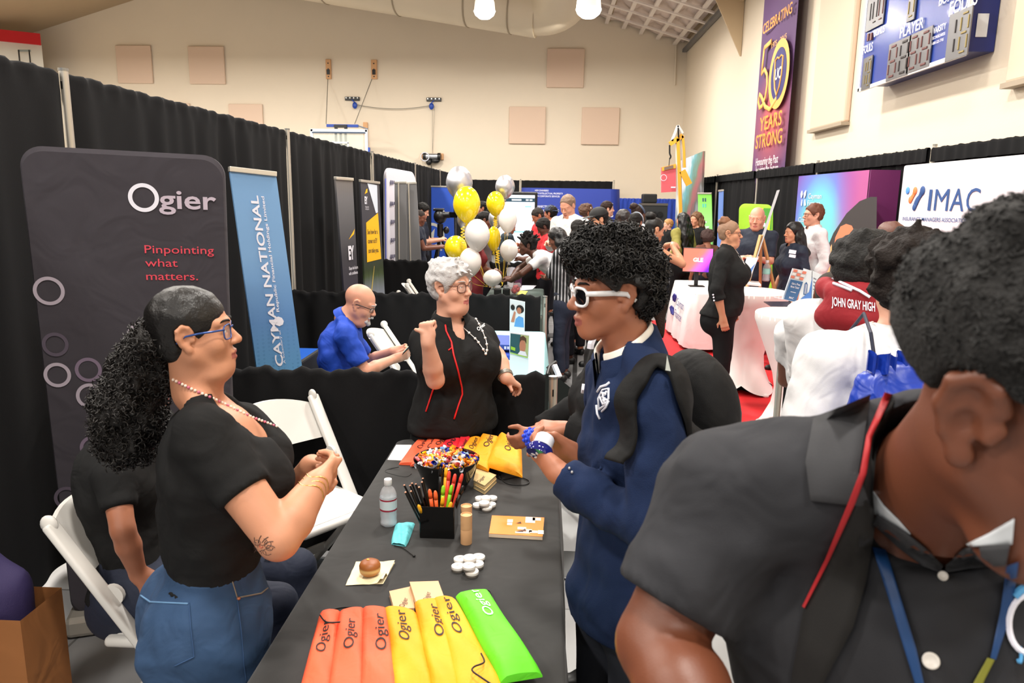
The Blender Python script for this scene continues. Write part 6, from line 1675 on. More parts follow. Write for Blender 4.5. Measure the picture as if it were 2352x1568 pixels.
t,W,w,h=panel('fabric_display_stand','charcoal fabric display stand with rounded corners, ring pattern and red slogan',[(38,332),(514,358),(532,880),(125,1080)],(2.86,3.10,3.10,2.86),mat('charcoal fabric',(.215,.20,.228),.85,bump=.2,bscale=700,wave=.2,wscale=5),rail=False,rad=.085,th=.05)
mb=MB();a=inv(W,311,447);ringw(mb,W,a[0],a[1],.058,w,h,.016,n=48);mb.build('logo_ring',M_pw,t)
mb=MB();a=inv(W,345,472);b=inv(W,468,472);tx(mb,'gier',W,a[0],a[1]+.002,b[0]-a[0],.038,bold=.016);mb.build('logo_lettering',mat('mauve ink',(.74,.69,.75),.7),t)
mb=MB()
for sx,x0,x1,y,hv in(('Pinpointing',317,466,575,.0165),('what',319,389,606,.0165),('matters.',322,434,637,.0165)):
 mb=MB();a=inv(W,x0,y);b=inv(W,x1,y);tx(mb,sx,W,a[0],a[1],b[0]-a[0],hv,bold=.002);mb.build('slogan_lettering',mat('red ink',(.86,.27,.34),.7),t)
for lst,m in(([(111,667,.058),(131,860,.052),(203,907,.054),(310,765,.05),(213,1083,.052),(262,1012,.05)],mat('pale ring ink',(.66,.62,.67),.7)),([(199,847,.052),(211,1026,.052)],mat('mauve ring ink',(.46,.40,.48),.7)),([(126,790,.050),(153,1142,.05)],mat('dim ring ink',(.31,.275,.33),.7))):
 for px,py,r in lst:
  mb=MB();a=inv(W,px,py);ringw(mb,W,a[0],a[1],r,w,h,.014);mb.build('printed_ring',m,t)
M_cn=bpy.data.materials.new('blue dotted print');M_cn.use_nodes=True;nt=M_cn.node_tree;bs=nt.nodes['Principled BSDF'];bs.inputs['Roughness'].default_value=.55
tc=nt.nodes.new('ShaderNodeTexCoord');sp_=nt.nodes.new('ShaderNodeSeparateXYZ');nt.links.new(tc.outputs['Generated'],sp_.inputs[0])
cr=nt.nodes.new('ShaderNodeValToRGB');nt.links.new(sp_.outputs['Z'],cr.inputs['Fac']);e=cr.color_ramp.elements;e[0].position=.25;e[0].color=lin((.36,.63,.80));e[1].position=.75;e[1].color=lin((.45,.62,.80))
x=e.new(.55);x.color=lin((.34,.52,.74))
vo=nt.nodes.new('ShaderNodeTexVoronoi');vo.inputs['Scale'].default_value=42;vo.inputs['Randomness'].default_value=.0;nt.links.new(tc.outputs['Object'],vo.inputs['Vector'])
mr=nt.nodes.new('ShaderNodeMapRange');mr.inputs['From Min'].default_value=.30;mr.inputs['From Max'].default_value=.36;mr.inputs['To Min'].default_value=1;mr.inputs['To Max'].default_value=0;nt.links.new(vo.outputs['Distance'],mr.inputs['Value'])
m2=nt.nodes.new('ShaderNodeMapRange');m2.inputs['From Min'].default_value=.35;m2.inputs['From Max'].default_value=.62;m2.inputs['To Min'].default_value=.35;m2.inputs['To Max'].default_value=0;nt.links.new(sp_.outputs['Z'],m2.inputs['Value'])
mm=nt.nodes.new('ShaderNodeMath');mm.operation='MULTIPLY';nt.links.new(mr.outputs[0],mm.inputs[0]);nt.links.new(m2.outputs[0],mm.inputs[1])
mx=nt.nodes.new('ShaderNodeMix');mx.data_type='RGBA';nt.links.new(mm.outputs[0],mx.inputs['Factor']);nt.links.new(cr.outputs['Color'],mx.inputs['A']);mx.inputs['B'].default_value=lin((.16,.38,.58));nt.links.new(mx.outputs['Result'],bs.inputs['Base Color'])
t,W,w,h=panel('roll_up_banner','tall pale blue roll-up banner with a bank name written up its length',[(527,388),(634,400),(697,865),(592,862)],(4.25,4.42,4.42,4.25),M_cn)
mb=MB();a=inv(W,650,838);b=inv(W,592,445);tx(mb,'CAYMAN NATIONAL',lambda u,v,o:W(u+(b[0]-a[0])*(v-a[1])/(b[1]-a[1]),v,o),a[0]+.02,a[1],b[1]-a[1],.165,rot=1,bold=.02)
a=inv(W,640,713);b=inv(W,606,446);tx(mb,'Republic Financial Holdings Limited',lambda u,v,o:W(u+(b[0]-a[0])*(v-a[1])/(b[1]-a[1]),v,o),a[0]+.03,a[1],b[1]-a[1],.062,rot=1,bold=.015)
a=inv(W,657,832);b=inv(W,645,755);tx(mb,'A Subsidiary of',lambda u,v,o:W(u+(b[0]-a[0])*(v-a[1])/(b[1]-a[1]),v,o),a[0],a[1],b[1]-a[1],.045,rot=1)
a=inv(W,642,735);ringw(mb,W,a[0],a[1],.03,w,h,.03,n=8);mb.build('lettering',M_pw,t)
mb=MB();a=inv(W,650,858);rect(mb,W,0,0,0,0,.004,[(a[0]-.2,a[1]-.012),(a[0]+.1,a[1]+.004),(a[0]-.02,a[1]+.014)]);mb.build('emblem',mat('royal ink',(.08,.28,.66),.6),t)
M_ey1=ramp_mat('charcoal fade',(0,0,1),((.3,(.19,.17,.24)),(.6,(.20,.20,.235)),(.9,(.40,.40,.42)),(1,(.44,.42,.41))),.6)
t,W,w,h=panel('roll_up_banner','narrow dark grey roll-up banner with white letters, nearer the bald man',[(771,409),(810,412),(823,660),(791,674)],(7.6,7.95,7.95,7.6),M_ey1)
M_yl=mat('yellow ink',(.98,.75,.12),.6)
mb=MB();P3_=[inv(W,*p)for p in((797,550),(807,537),(808,526),(808.5,524))];rect(mb,W,0,0,0,0,.004,P3_);mb.build('beam_logo',M_yl,t)
mb=MB();a=inv(W,798,595);b=inv(W,809,595);tx(mb,'EY',W,a[0],a[1],b[0]-a[0],.066,bold=.05)
for sx,y in(('Shape the future',620),('with confidence',632)):
 a=inv(W,799,y);b=inv(W,817,y);tx(mb,sx,W,a[0],a[1],b[0]-a[0],.017,bold=.01)
mb.build('lettering',M_pw,t)
M_road=ramp_mat('road picture',(0,.0,1),((.0,(.42,.44,.48)),(.36,(.52,.55,.60)),(.47,(.26,.32,.20)),(.50,(.20,.25,.16)),(.62,(.22,.23,.25)),(.78,(.24,.24,.28)),(1,(.27,.27,.30))),.55,noise=.05,nscale=6)
t,W,w,h=panel('roll_up_banner','roll-up banner with a road picture and yellow block beside the dark grey one',[(828,415),(871,420),(884,680),(839,683)],(8.75,9.2,9.2,8.75),M_road)
mb=MB();rect(mb,W,0,0,0,0,.004,[inv(W,*p)for p in((841,511),(871,487),(877.5,593),(843,602))]);mb.build('yellow_block',M_yl,t)
mb=MB();rect(mb,W,0,0,0,0,.003,[inv(W,*p)for p in((845,420),(870,423),(871,486),(866,488))]);mb.build('sky_picture',mat('sky print',(.84,.88,.94),.6),t)
mb=MB();rect(mb,W,0,0,0,0,.003,[inv(W,*p)for p in((838,445),(842,434),(845,432),(845,441))]);mb.build('beam_logo',M_yl,t)
mb=MB();a=inv(W,837.5,467);b=inv(W,845,467);tx(mb,'EY',W,a[0],a[1],b[0]-a[0],.04,bold=.05)
for sx,y in(('Building a better',476),('working world',481)):a=inv(W,839,y);b=inv(W,848,y);tx(mb,sx,W,a[0],a[1],b[0]-a[0],.01)
mb.build('lettering',M_pw,t)
mb=MB()
for sx,y,x0,x1 in(('See how far a',537,844,869),('career at EY',558,845,868),('can take you.',580,846,871)):a=inv(W,x0,y);b=inv(W,x1,y-2);tx(mb,sx,W,a[0],a[1],b[0]-a[0],.028,bold=.008,off=.008)
mb.build('slogan_lettering',mat('dark grey ink',(.22,.20,.20),.7),t)
mb=MB();rect(mb,W,0,0,0,0,.003,[inv(W,*p)for p in((851,680),(853.5,680),(861,610),(860.3,610))]);mb.build('road_line',mat('road yellow',(.80,.70,.35),.6),t)
t,W,w,h=panel('fabric_display_stand','white fabric display stand with rounded corners and a blue edge',[(888,384),(955,396),(962,612),(889,612)],(10.65,11.5,11.5,10.65),mat('white fabric',(.88,.87,.91),.7),rail=False,rad=.14,th=.05)
mb=MB();rect(mb,W,-.03,.0,.012,.93,-.01);mb.build('blue_edge',mat('periwinkle fabric',(.36,.42,.80),.7),t)
mb=MB()
for y,x in((419,896),(468,896),(510,897),(552,897),(590,896)):
 mb=MB();a=inv(W,x,y);[rect(mb,W,a[0]+.05*k,a[1]-.012+.004*k,a[0]+.05*k+.035,a[1]+.016,.012)for k in range(3)];mb.build('printed_mark',mat('slate ink',(.36,.35,.45),.7),t)
for q,d,l in(([(906,419),(933,419),(934,612),(908,612)],10.45,'plain grey back of a roll-up banner against the white rounded stand'),([(929,421),(956,420),(968,612),(930,612)],10.6,'plain grey back of a roll-up banner next to the camera crew')):
 t,W,w,h=panel('roll_up_banner',l,q,(d,)*4,mat('grey backing',(.50,.50,.51),.5),group='grey banner backs')
 mb=MB();mb.tube([W(.35,0,.015),W(.35,1,.015)],.012,8);mb.build('support_pole',M_alu,t)
t,W,w,h=panel('roll_up_banner','bright blue roll-up banner with a white ring behind the camcorder',[(957,427),(1040,429),(1046,640),(958,640)],(15.5,15.5,15.5,15.5),mat('cobalt print',(.19,.37,.83),.5))
M_pw2=mat('white ring print',(.88,.88,.84),.6)
mb=MB();a=inv(W,993,540);ringw(mb,W,a[0],a[1],.26,w,h,.06);rect(mb,W,0,0,0,0,.004,[inv(W,*p)for p in((988,556),(992,535),(1001,524),(998,545))]);mb.build('ring_logo',M_pw2,t)
mb=MB();a=inv(W,990,575);tx(mb,'S',W,a[0]+.22,a[1],.09,.03,bold=.01);mb.build('lettering',M_pw,t)
t,W,w,h=panel('backdrop_wall','wide royal blue pop-up wall with white legal service names at the far end',[(1219,431),(1403,434),(1405,640),(1219,640)],(22.,22.,22.,22.),mat('royal print',(.15,.235,.60),.5),rail=False,base=False,zb=.02,th=.06,cat='backdrop')
tlp=W(0,1);mb=MB()
for q,u0 in((-1,0),(1,1)):
 mb.grid(lambda a,b:W(u0,b)+V(q*.28*math.sin(a*PI/2),.28*(1-math.cos(a*PI/2)),0),8,2)
mb.build('curved_end',mat('navy print end',(.13,.21,.56),.5),t,smooth=True)
mb=MB()
for sx,y,x0,x1,hv in(('HSM CHAMBERS',439,1229,1261,.022),('HSM INTELLECTUAL PROPERTY',445.5,1229,1295,.022),('HSM CORPORATE SERVICES',452,1229,1287,.022),('CONNECTING YOU',476,1228,1276,.028),('WITH EXPERTS',485,1228,1285,.028)):
 mb=MB();a=inv(W,x0,y);b=inv(W,x1,y);tx(mb,sx,W,a[0],a[1],b[0]-a[0],hv,bold=.008);mb.build('lettering',M_pw,t)
for sx,y in(('H',478),('S',498)):mb=MB();a=inv(W,1409,y);tx(mb,sx,W,a[0]-.02,a[1],.035,.07,bold=.01,off=.01);mb.build('lettering',M_pw,t)
t=thing('touch_screen','tall lit portrait screen with a white page, behind the balloons','screen',P(1186,640,14.2)*V(1,1,0));c=P(1186,520,14.2);wv=.78
MB().box((c[0],14.2,.04),(wv*.9,.4,.07),bev=.01).build('foot',M_black,t);MB().box((c[0],14.2,1.04),(wv,.09,1.96),bev=.02).build('screen_case',M_black,t)
MB().box((c[0],14.15,1.10),(wv-.10,.012,1.72)).build('display',mat('lit white page',(.9,.95,1),.3,emit=(.92,.97,1),estr=.85),t)
mb=MB();mb.box((c[0],14.14,1.87),(wv-.10,.008,.07));mb.build('page_header',mat('dark teal page',(.10,.23,.30),.4,emit=(.10,.23,.30),estr=.5),t)
mb=MB()
for dx,z,w_ in((.22,1.75,.12),(.1,1.28,.5),(.1,1.02,.4),(.24,.8,.2)):mb.box((c[0]+dx,14.14,z),(w_,.008,.03))
mb.build('page_link',mat('cyan page',(.55,.85,.95),.4,emit=(.55,.85,.95),estr=.6),t)
mb=MB();[mb.box((c[0]+dx,14.134,1.87),(w_,.004,.025))for dx,w_ in((.0,.18),(.2,.05),(.27,.05))];mb.build('page_title',mat('page white',(1,1,1),.4,emit=(1,1,1),estr=.7),t)
t=thing('speaker_stack','black speaker box on a tall dark board in front of the royal blue drape','speaker',P(1500,600,20.5)*V(1,1,0))
a=P(1470,466,20.5);b=P(1531,466,20.5);z1=a[2];cx_=(a[0]+b[0])/2
MB().box((cx_,20.5,z1/2),(b[0]-a[0],.5,z1),bev=.02).build('board',mat('dark charcoal board',(.15,.15,.155),.6),t)
MB().box((cx_,20.24,z1-.03),(b[0]-a[0],.03,.06)).build('board_rail',mat('brown rail',(.36,.33,.30),.5),t)
c0=P(1475,445,20.5);c1=P(1507,463,20.5);MB().box(((c0[0]+c1[0])/2,20.5,(c0[2]+z1)/2),(c1[0]-c0[0],.35,c0[2]-z1),bev=.03).build('speaker_cabinet',mat('black cabinet',(.08,.08,.085),.5),t)
mb=MB()
for k in range(3):q=P(1490+13*k,492,20.22);mb.cyl(q,q+V(0,-.03,0),.07,n=16)
mb.build('socket',M_black,t)
FX=3.72;y0_,y1_=PX(1835,404,FX)[1],PX(1999,391,FX)[1];zt_=2.28
t=thing('backdrop_wall','purple and turquoise finance backdrop with a portrait of a dark haired face','backdrop',(FX,(y0_+y1_)/2,0))
m=bpy.data.materials.new('finance gradient');m.use_nodes=True;nt=m.node_tree;bs=nt.nodes['Principled BSDF'];bs.inputs['Roughness'].default_value=.55
tc=nt.nodes.new('ShaderNodeTexCoord');sp_=nt.nodes.new('ShaderNodeSeparateXYZ');nt.links.new(tc.outputs['Generated'],sp_.inputs[0])
dy=mth('MULTIPLY',mth('SUBTRACT',sp_.outputs['Y'],.62),1.15);dz=mth('MULTIPLY',mth('SUBTRACT',sp_.outputs['Z'],.62),1.1)
rr=mth('SQRT',mth('ADD',mth('MULTIPLY',dy,dy),mth('MULTIPLY',dz,dz)))
cr=nt.nodes.new('ShaderNodeValToRGB');nt.links.new(rr,cr.inputs['Fac']);e=cr.color_ramp.elements;e[0].position=.05;e[0].color=lin((.47,.83,.79));e[1].position=.62;e[1].color=lin((.47,.27,.66))
x=e.new(.30);x.color=lin((.42,.76,.82));x=e.new(.43);x.color=lin((.42,.50,.82))
pk_=mth('MULTIPLY',mth('SUBTRACT',.42,sp_.outputs['Y']),3.0);cl=nt.nodes.new('ShaderNodeClamp');nt.links.new(pk_,cl.inputs[0])
mx=nt.nodes.new('ShaderNodeMix');mx.data_type='RGBA';nt.links.new(cl.outputs[0],mx.inputs['Factor']);nt.links.new(cr.outputs['Color'],mx.inputs['A']);mx.inputs['B'].default_value=lin((.70,.34,.58));nt.links.new(mx.outputs['Result'],bs.inputs['Base Color'])
def FW(u,v,off=0.):return V(FX-off,y0_+(y1_-y0_)*u,.02+(zt_-.02)*v)
MB().box((FX+.02,(y0_+y1_)/2,zt_/2+.01),(.04,y0_-y1_,zt_-.02)).build('backdrop_panel',m,t)
MB().box((FX+.19,y1_-.0,zt_/2+.01),(.38,.04,zt_-.02)).build('end_panel',mat('magenta fabric',(.46,.17,.40),.6),t)
def blob(nm,pts,m_,off):mb=MB();rect(mb,FW,0,0,0,0,off,[inv(FW,*p)for p in pts]);mb.build(nm,m_,t)
blob('printed_hair',[(2000,452),(1975,462),(1945,490),(1915,535),(1898,575),(1895,640),(1905,760),(2010,760),(2015,452)],mat('hair print',(.20,.18,.19),.7),.004)
blob('printed_hair_edge',[(1912,560),(1902,580),(1893,640),(1895,730),(1907,730),(1905,640),(1911,590)],mat('tan print',(.85,.66,.45),.7),.006)
blob('printed_face',[(1920,545),(1932,520),(1945,514),(1958,518),(1968,540),(1975,620),(1985,740),(1915,740),(1912,600)],mat('face print',(.88,.50,.36),.7),.008)
blob('printed_brow',[(1920,575),(1928,564),(1940,562),(1950,568),(1940,567),(1930,568)],mat('brow print',(.25,.15,.11),.7),.011)
blob('printed_eye',[(1925,592),(1932,585),(1945,584),(1950,592),(1938,596)],mat('eye print',(.85,.75,.68),.7),.011)
blob('printed_iris',[(1932,592),(1934,586),(1940,586),(1941,593)],mat('iris print',(.25,.16,.12),.7),.013)
mb=MB()
for sx,x0,x1,y,hv in(('Cayman',1857,1887,456,.032),('Finance',1855,1884,472,.032),('Connecting',1834,1880,509,.030),('world-class',1838,1885,530,.030)):
 mb=MB();a=inv(FW,x0,y);b=inv(FW,x1,y);tx(mb,sx,FW,a[0],a[1],b[0]-a[0],hv,off=.005);mb.build('lettering',M_pw,t)
mb=MB()
for px,py,q in((1843,446,1),(1850,446,1),(1843,464,-1),(1850,464,-1)):
 a=inv(FW,px,py);p=FW(a[0],a[1],.012);mb.tube([p+V(0,0,-.05),p+V(0,-.01,0),p+V(0,-.05*(1 if px>1845 else .2),.05*q)],[.02,.045,.015],8,flat=.25,upv=V(1,0,0))
mb.build('printed_logo',M_pw,t)
IX=3.78;ya,yb_=PX(2075,383,IX)[1],5.55;zt2=2.30
t=thing('backdrop_wall','white fabric insurance association backdrop with big dark blue letters','backdrop',(IX,6.8,0))
def IW(u,v,off=0.):return V(IX-off,ya+(yb_-ya)*u,.02+(zt2-.02)*v)
MB().box((IX+.03,(ya+yb_)/2,zt2/2+.01),(.06,ya-yb_,zt2-.02),bev=.02).build('backdrop_panel',mat('white stretch fabric',(.89,.88,.91),.7,wave=.25,wscale=2.5),t)
M_im=mat('association blue',(.16,.31,.55),.6)
mb=MB()
for sx,x0,x1,y in(('I',2128,2136,481),('M',2142,2180,481),('A',2178,2216,482),('C',2214,2250,483)):
 a=inv(IW,x0,y);b=inv(IW,x1,y);tx(mb,sx,IW,a[0]+.01,a[1]-.004,(b[0]-a[0])*.84,.092,off=.006)
a=inv(IW,2074,506);b=inv(IW,2290,514);tx(mb,'INSURANCE MANAGERS ASSOCIATION OF CAYMAN',lambda u,v,o:IW(u,v+(b[1]-a[1])*(u-a[0])/(b[0]-a[0]),o),a[0],a[1],b[0]-a[0],.017,bold=.005)
def dumb(pts,rs,m_,nm):
 mb=MB();q=[IW(*inv(IW,*p),.006)for p in pts];mb.tube(catm(q,6),np.interp(np.linspace(0,1,(len(q)-1)*6+1),np.linspace(0,1,len(rs)),rs),10,flat=.12,upv=V(1,0,0));mb.ell(q[0],(.01,rs[0],rs[0]));mb.ell(q[-1],(.01,rs[-1],rs[-1]));mb.build(nm,m_,t,smooth=True)
mb.build('lettering',M_im,t)
dumb([(2086,437),(2086,438)],[.036,.036],mat('sky dot',(.32,.60,.92),.6),'logo_dot')
dumb([(2103,438),(2098,450),(2092,459)],[.040,.026,.036],mat('orange dot',(.98,.52,.30),.6),'logo_stroke')
dumb([(2120,438),(2113,452),(2107,462),(2101,476)],[.048,.028,.040,.036],M_im,'logo_stroke')
t,W,w,h=panel('picture_panel','giant standing harbour and city picture in the far corner',[(1556,372),(1615,347),(1606,560),(1545,640)],(20.6,17.6,17.6,20.6),ramp_mat('harbour picture',(0,.55,.6),((.1,(.62,.20,.28)),(.25,(.30,.42,.66)),(.36,(.36,.55,.62)),(.46,(.66,.66,.70)),(.56,(.36,.38,.36)),(.66,(.62,.36,.38)),(.74,(.40,.50,.42)),(.86,(.40,.66,.70)),(.95,(.84,.86,.90))),.5,noise=.22,nscale=9),rail=False,base=False,zb=.02,th=.05)
t.name='picture_panel'
t=thing('cardboard_crane','tall orange cut-out crane rising in front of the giant harbour picture','crane model',P(1563,560,16.8)*V(1,1,0))
M_cr=mat('crane orange',(.97,.70,.22),.5);M_crw=mat('crane white edge',(.86,.87,.86),.6);cd=16.8
def cbar(pts,w_,m_,nm,dy=0):
 mb=MB()
 for a,b in zip(pts,pts[1:]):mb.bar(P(*a,cd)+V(0,dy,0),P(*b,cd)+V(0,dy,0),w_,.04,upv=(0,1,0))
 mb.build(nm,m_,t)
cbar([(1557,318),(1560,400),(1563,480),(1563,653)],.065,M_cr,'mast');cbar([(1557,318),(1560,400),(1563,480),(1563,653)],.11,M_crw,'mast_edge',.045)
cbar([(1568,311),(1571,345),(1572,385)],.05,M_cr,'rear_post');cbar([(1568,311),(1571,345),(1572,385)],.085,M_crw,'rear_post_edge',.045)
cbar([(1538,331),(1568,311)],.10,M_cr,'jib');cbar([(1567,392),(1583,424)],.14,M_cr,'cabin_arm')
cbar([(1543,324),(1557,288),(1568,306)],.05,M_crw,'tie_bar');cbar([(1557,294),(1558,316)],.03,M_black,'tie_line',-.03)
cbar([(1538,333),(1538,352),(1541,360),(1538,365)],.03,M_black,'hook')
cbar([(1538,365),(1536,384)],.012,M_black,'sling')
a,b=P(1520,384,cd),P(1552,376,cd);c_,d_=P(1553,440,cd),P(1520,442,cd)
MB().add([a,b,c_,d_]+[p+V(0,.12,0)for p in(a,b,c_,d_)],[(0,3,2,1),(4,5,6,7),(0,1,5,4),(1,2,6,5),(2,3,7,6),(3,0,4,7)]).build('container',mat('container red',(.87,.38,.42),.6),t)
mb=MB();a2,b2=P(1520,393,cd),P(1552,386,cd);mb.add([p+V(0,-.02,0)for p in(a,b,b2,a2)],[(0,1,2,3)]);mb.build('container_header',M_cr,t)
mb=MB();mb.add([P(*p,cd)+V(0,-.03,0)for p in((1525,384),(1546,379),(1546,386),(1525,391))],[(0,1,2,3)]);mb.build('header_plate',mat('taupe plate',(.50,.42,.38),.6),t)
mb=MB();ringw(mb,lambda u,v,o:P(1524,408,cd)+V(u,-.02,v),0,0,.07,1,1,.012);mb.box(P(1546,430,cd)+V(0,-.02,0),(.10,.004,.03));mb.build('printed_mark',M_pw,t)
t,W,w,h=panel('roll_up_banner','bright green roll-up banner next to the giant harbour picture',[(1603,444),(1634,444),(1637,560),(1604,560)],(15.2,15.0,15.0,15.2),ramp_mat('green fade',(0,.0,1),((.15,(.22,.50,.18)),(.42,(.30,.66,.26)),(.55,(.55,.86,.50)),(.75,(.62,.92,.52)),(1,(.50,.84,.30))),.5))
mb=MB();a=inv(W,1611,526);b=inv(W,1632,526);tx(mb,'discover',W,a[0],a[1],b[0]-a[0],.05,bold=.02);a=inv(W,1615,511);rect(mb,W,a[0],a[1],a[0]+.3,a[1]+.012,.006);mb.build('lettering',M_pw,t)
mb=MB()
for px,py in((1615,463),(1621,463)):a=inv(W,px,py);rect(mb,W,a[0],a[1],a[0]+.1,a[1]+.035)
mb.build('square_logo',mat('navy square',(.15,.30,.40),.6),t)
mb=MB()
for px,py in((1615,476),(1621,476)):a=inv(W,px,py);rect(mb,W,a[0],a[1],a[0]+.1,a[1]+.035)
mb.build('square_logo',mat('teal square',(.35,.78,.70),.6),t)
t,W,w,h=panel('roll_up_banner','narrow pale blue roll-up banner turned almost edge-on behind the woman in black',[(1651,438),(1659.5,437),(1657,530),(1648,530)],(13.6,13.0,13.0,13.6),mat('pale blue print',(.42,.56,.86),.5))
t,W,w,h=panel('fabric_display_stand','lime green fabric display stand with rounded corners behind the bald man in navy',[(1697,467),(1775,470),(1773,640),(1693,640)],(11.5,11.2,11.2,11.5),mat('lime fabric',(.60,.80,.17),.7,var=.25,vscale=3),rail=False,rad=.1)
mb=MB();[rect(mb,W,.72+.03*(k%2),.82-.05*k,.80+.03*(k%2),.85-.05*k,.006)for k in range(4)];mb.build('printed_mark',M_pw,t)
mb=MB();rect(mb,W,.5,.8,.97,.97);mb.build('green_leaf',mat('leaf green print',(.30,.62,.22),.7),t)
mb=MB();rect(mb,W,0,0,0,0,.004,[(.42,.66),(.62,.97),(.74,.97),(.5,.66)]);rect(mb,W,0,0,0,0,.004,[(.78,.6),(.9,.93),(.96,.93),(.86,.6)]);mb.build('yellow_stripe',mat('yellow print',(.93,.88,.20),.7),t)
t=thing('easel','wooden easel holding a large board seen almost edge-on beside the bald man in navy','easel',(2.3,8.3,0))
M_pine=mat('pine',(.82,.64,.42),.55)
mb=MB();ed=8.3
for a,b,d0,d1 in(((1747,540),(1690,760),ed,ed-.25),((1750,540),(1778,660),ed,ed+.1),((1748,540),(1745,720),ed,ed+.35)):
 p,q=P(*a,d0),P(*b,d1);q=p+(q-p)*(p[2]/(p[2]-q[2]))if q[2]>0.01 else q;q=p+(q-p)*((p[2]-.005)/(p[2]-q[2]));mb.bar(p,q,.03,.025)
mb.build('leg',M_pine,t)
t2=thing('mounted_board','large grey backed picture board leaning on the wooden easel, seen edge-on','board',P(1745,560,8.2))
a,b=P(1789,436,8.3),P(1722,640,8.1);wv_=V(-.10,-.85,0);mb=MB();n_=nrm(np.cross(b-a,wv_))*.012
mb.add([a,b,b+wv_*.06,a+wv_*.06]+[p+V(.082,.35,.0)for p in(a,b,b,a)],[(0,1,2,3),(7,6,5,4),(0,4,5,1),(1,5,6,2),(2,6,7,3),(3,7,4,0)]);mb.build('board',mat('grey board',(.62,.62,.64),.5),t2)
def balloon(px,py,wpx,hpx,d,col,label,knot=None):
 c=P(px,py,d);r=wpx/1690*d/2;hz=hpx/1690*d;m={'silver':mat('chrome silver balloon',(.80,.80,.82),.36,.8),'yellow':mat('yellow balloon',(.97,.86,.10),.18,coat=.5),'white':mat('white balloon',(.93,.91,.89),.22,coat=.4)}[col]
 zt=c[2]+hz/2;t=thing('balloon',label,'balloon',(c[0],c[1],zt-hz),'party balloons tied above the booth table')
 prof=[]
 for k in range(19):
  a=PI*k/18;s_=math.sin(a);z=math.cos(a);w=1-.22*max(0,-z)**1.2*0-(.30*max(0,-z)**1.6);prof.append((r*s_*w,c[2]+hz*(.5*z+.0)))
 prof=[(p[0],p[1])for p in prof][::-1]
 MB().lathe([(a,z-0)for a,z in prof],(c[0],c[1],0),32,caps=False).build('balloon_skin',m,t,smooth=True)
 MB().lathe([(.006,.02),(.02,-.03),(.004,-.01)],(c[0],c[1],zt-hz),12).build('knot',m,t,smooth=True)
 return V(c[0],c[1],zt-hz)
bl=[(1055,421,60,76,8.5,'silver','largest silver balloon at the top of the near bunch'),(1070,505,40,50,8.9,'silver','silver balloon hidden behind the big yellow one'),(1160,430,44,54,9.6,'silver','silver balloon at the top of the bunch by the screen'),(1139,503,34,46,9.9,'silver','silver balloon half hidden behind the upper yellow balloon by the screen'),(1072,470,62,83,8.2,'yellow','large yellow balloon just under the biggest silver one'),(1047,570,52,58,8.3,'yellow','yellow balloon lowest in the near bunch, above the grey hair'),(1138,468,42,56,9.4,'yellow','yellow balloon under the silver one by the screen'),(1134,549,32,58,9.5,'yellow','yellow balloon half behind the large white one'),(1096,541,58,75,8.0,'white','large white balloon in the middle of the near bunch'),(1080,603,52,68,8.0,'white','white balloon lowest in the near bunch, beside the glasses of the grey haired woman'),(1166,506,42,58,9.2,'white','upper white balloon in front of the screen'),(1169,576,42,52,9.0,'white','lower white balloon in front of the screen'),(1131,639,44,40,8.6,'white','white balloon resting low beside the jars on the booth table')]
kn=[balloon(*b)for b in bl]
w1=PZ(1120,668,.79);w2=PZ(1154,664,.79)
mb=MB();rs=np.random.RandomState(2)
for i,k in enumerate(kn):
 tgt=w1 if bl[i][0]<1110 else w2
 mb.tube(catm([k,(k*.6+tgt*.4)+rs.randn(3)*.03,tgt+V(0,0,.05)],5),.0025,5)
mbs=mb.build('balloon_ribbon',mat('yellow ribbon',(.90,.78,.25),.35));tag(mbs,'thin curling yellow and white ribbons gathered under the balloons','ribbon')
def curlr(px,py0,py1,d,m,r=.022):
 return[P(px+5*math.sin(i*1.4),py0+(py1-py0)*i/24,d)for i in range(25)]
mb=MB();mb.tube(curlr(1063,520,560,8.15,None),.006,5);mb.tube(curlr(1138,497,520,9.4,None),.006,5);mb.tube(curlr(1143,575,605,9.2,None),.006,5);mb.build('ribbon_curl',mat('curled yellow ribbon',(.95,.80,.15),.3),mbs)
t=thing('camcorder','black camcorder on a tripod in front of the bright blue banner','camcorder',P(1010,640,12.2)*V(1,1,0))
c=P(1011,497,12.2);mb=MB();mb.ell(c,(.11,.14,.12));mb.cyl(c+V(.02,-.05,.02),c+V(.17,-.08,.03),.05);mb.box(c+V(-.02,0,.11),(.16,.2,.04),bev=.01);mb.build('camera_body',M_black,t,smooth=True,auto=40)
MB().box(c+V(.23,-.06,.03),(.16,.03,.09),bev=.005).build('side_screen',mat('dark screen',(.03,.03,.04),.1),t)
mb=MB();mb.cyl(c+V(0,0,-.12),c+V(0,0,-.32),.05);mb.ell(c+V(.10,0,-.22),(.05,.05,.06));mb.build('tripod_head',M_black,t,smooth=True,auto=40)
for a in(.3,2.4,4.5):
 MB().tube([c+V(0,0,-.3),V(c[0]+.45*math.cos(a),c[1]+.45*math.sin(a),.005)],.022,8).build('leg',M_black,t)
def on3(px,py,z=.755):return PZ(px,py,z)
for i,(px,l)in enumerate(((1143,'black jar with a clear top nearer the balloon white ball'),(1163,'black jar with a clear top nearer the red fish bowl'))):
 c=on3(px,684);t=thing('jar',l,'jar',c,'black jars on the balloon table');MB().box(c+V(0,0,.055),(.085,.085,.11),bev=.008).build('jar_body',M_black,t);MB().lathe([(.036,.11),(.038,.135),(.028,.15),(0,.15)],c,16).build('clear_top',mat('clear lid',(.88,.88,.90),.08,alpha=.5),t,smooth=True)
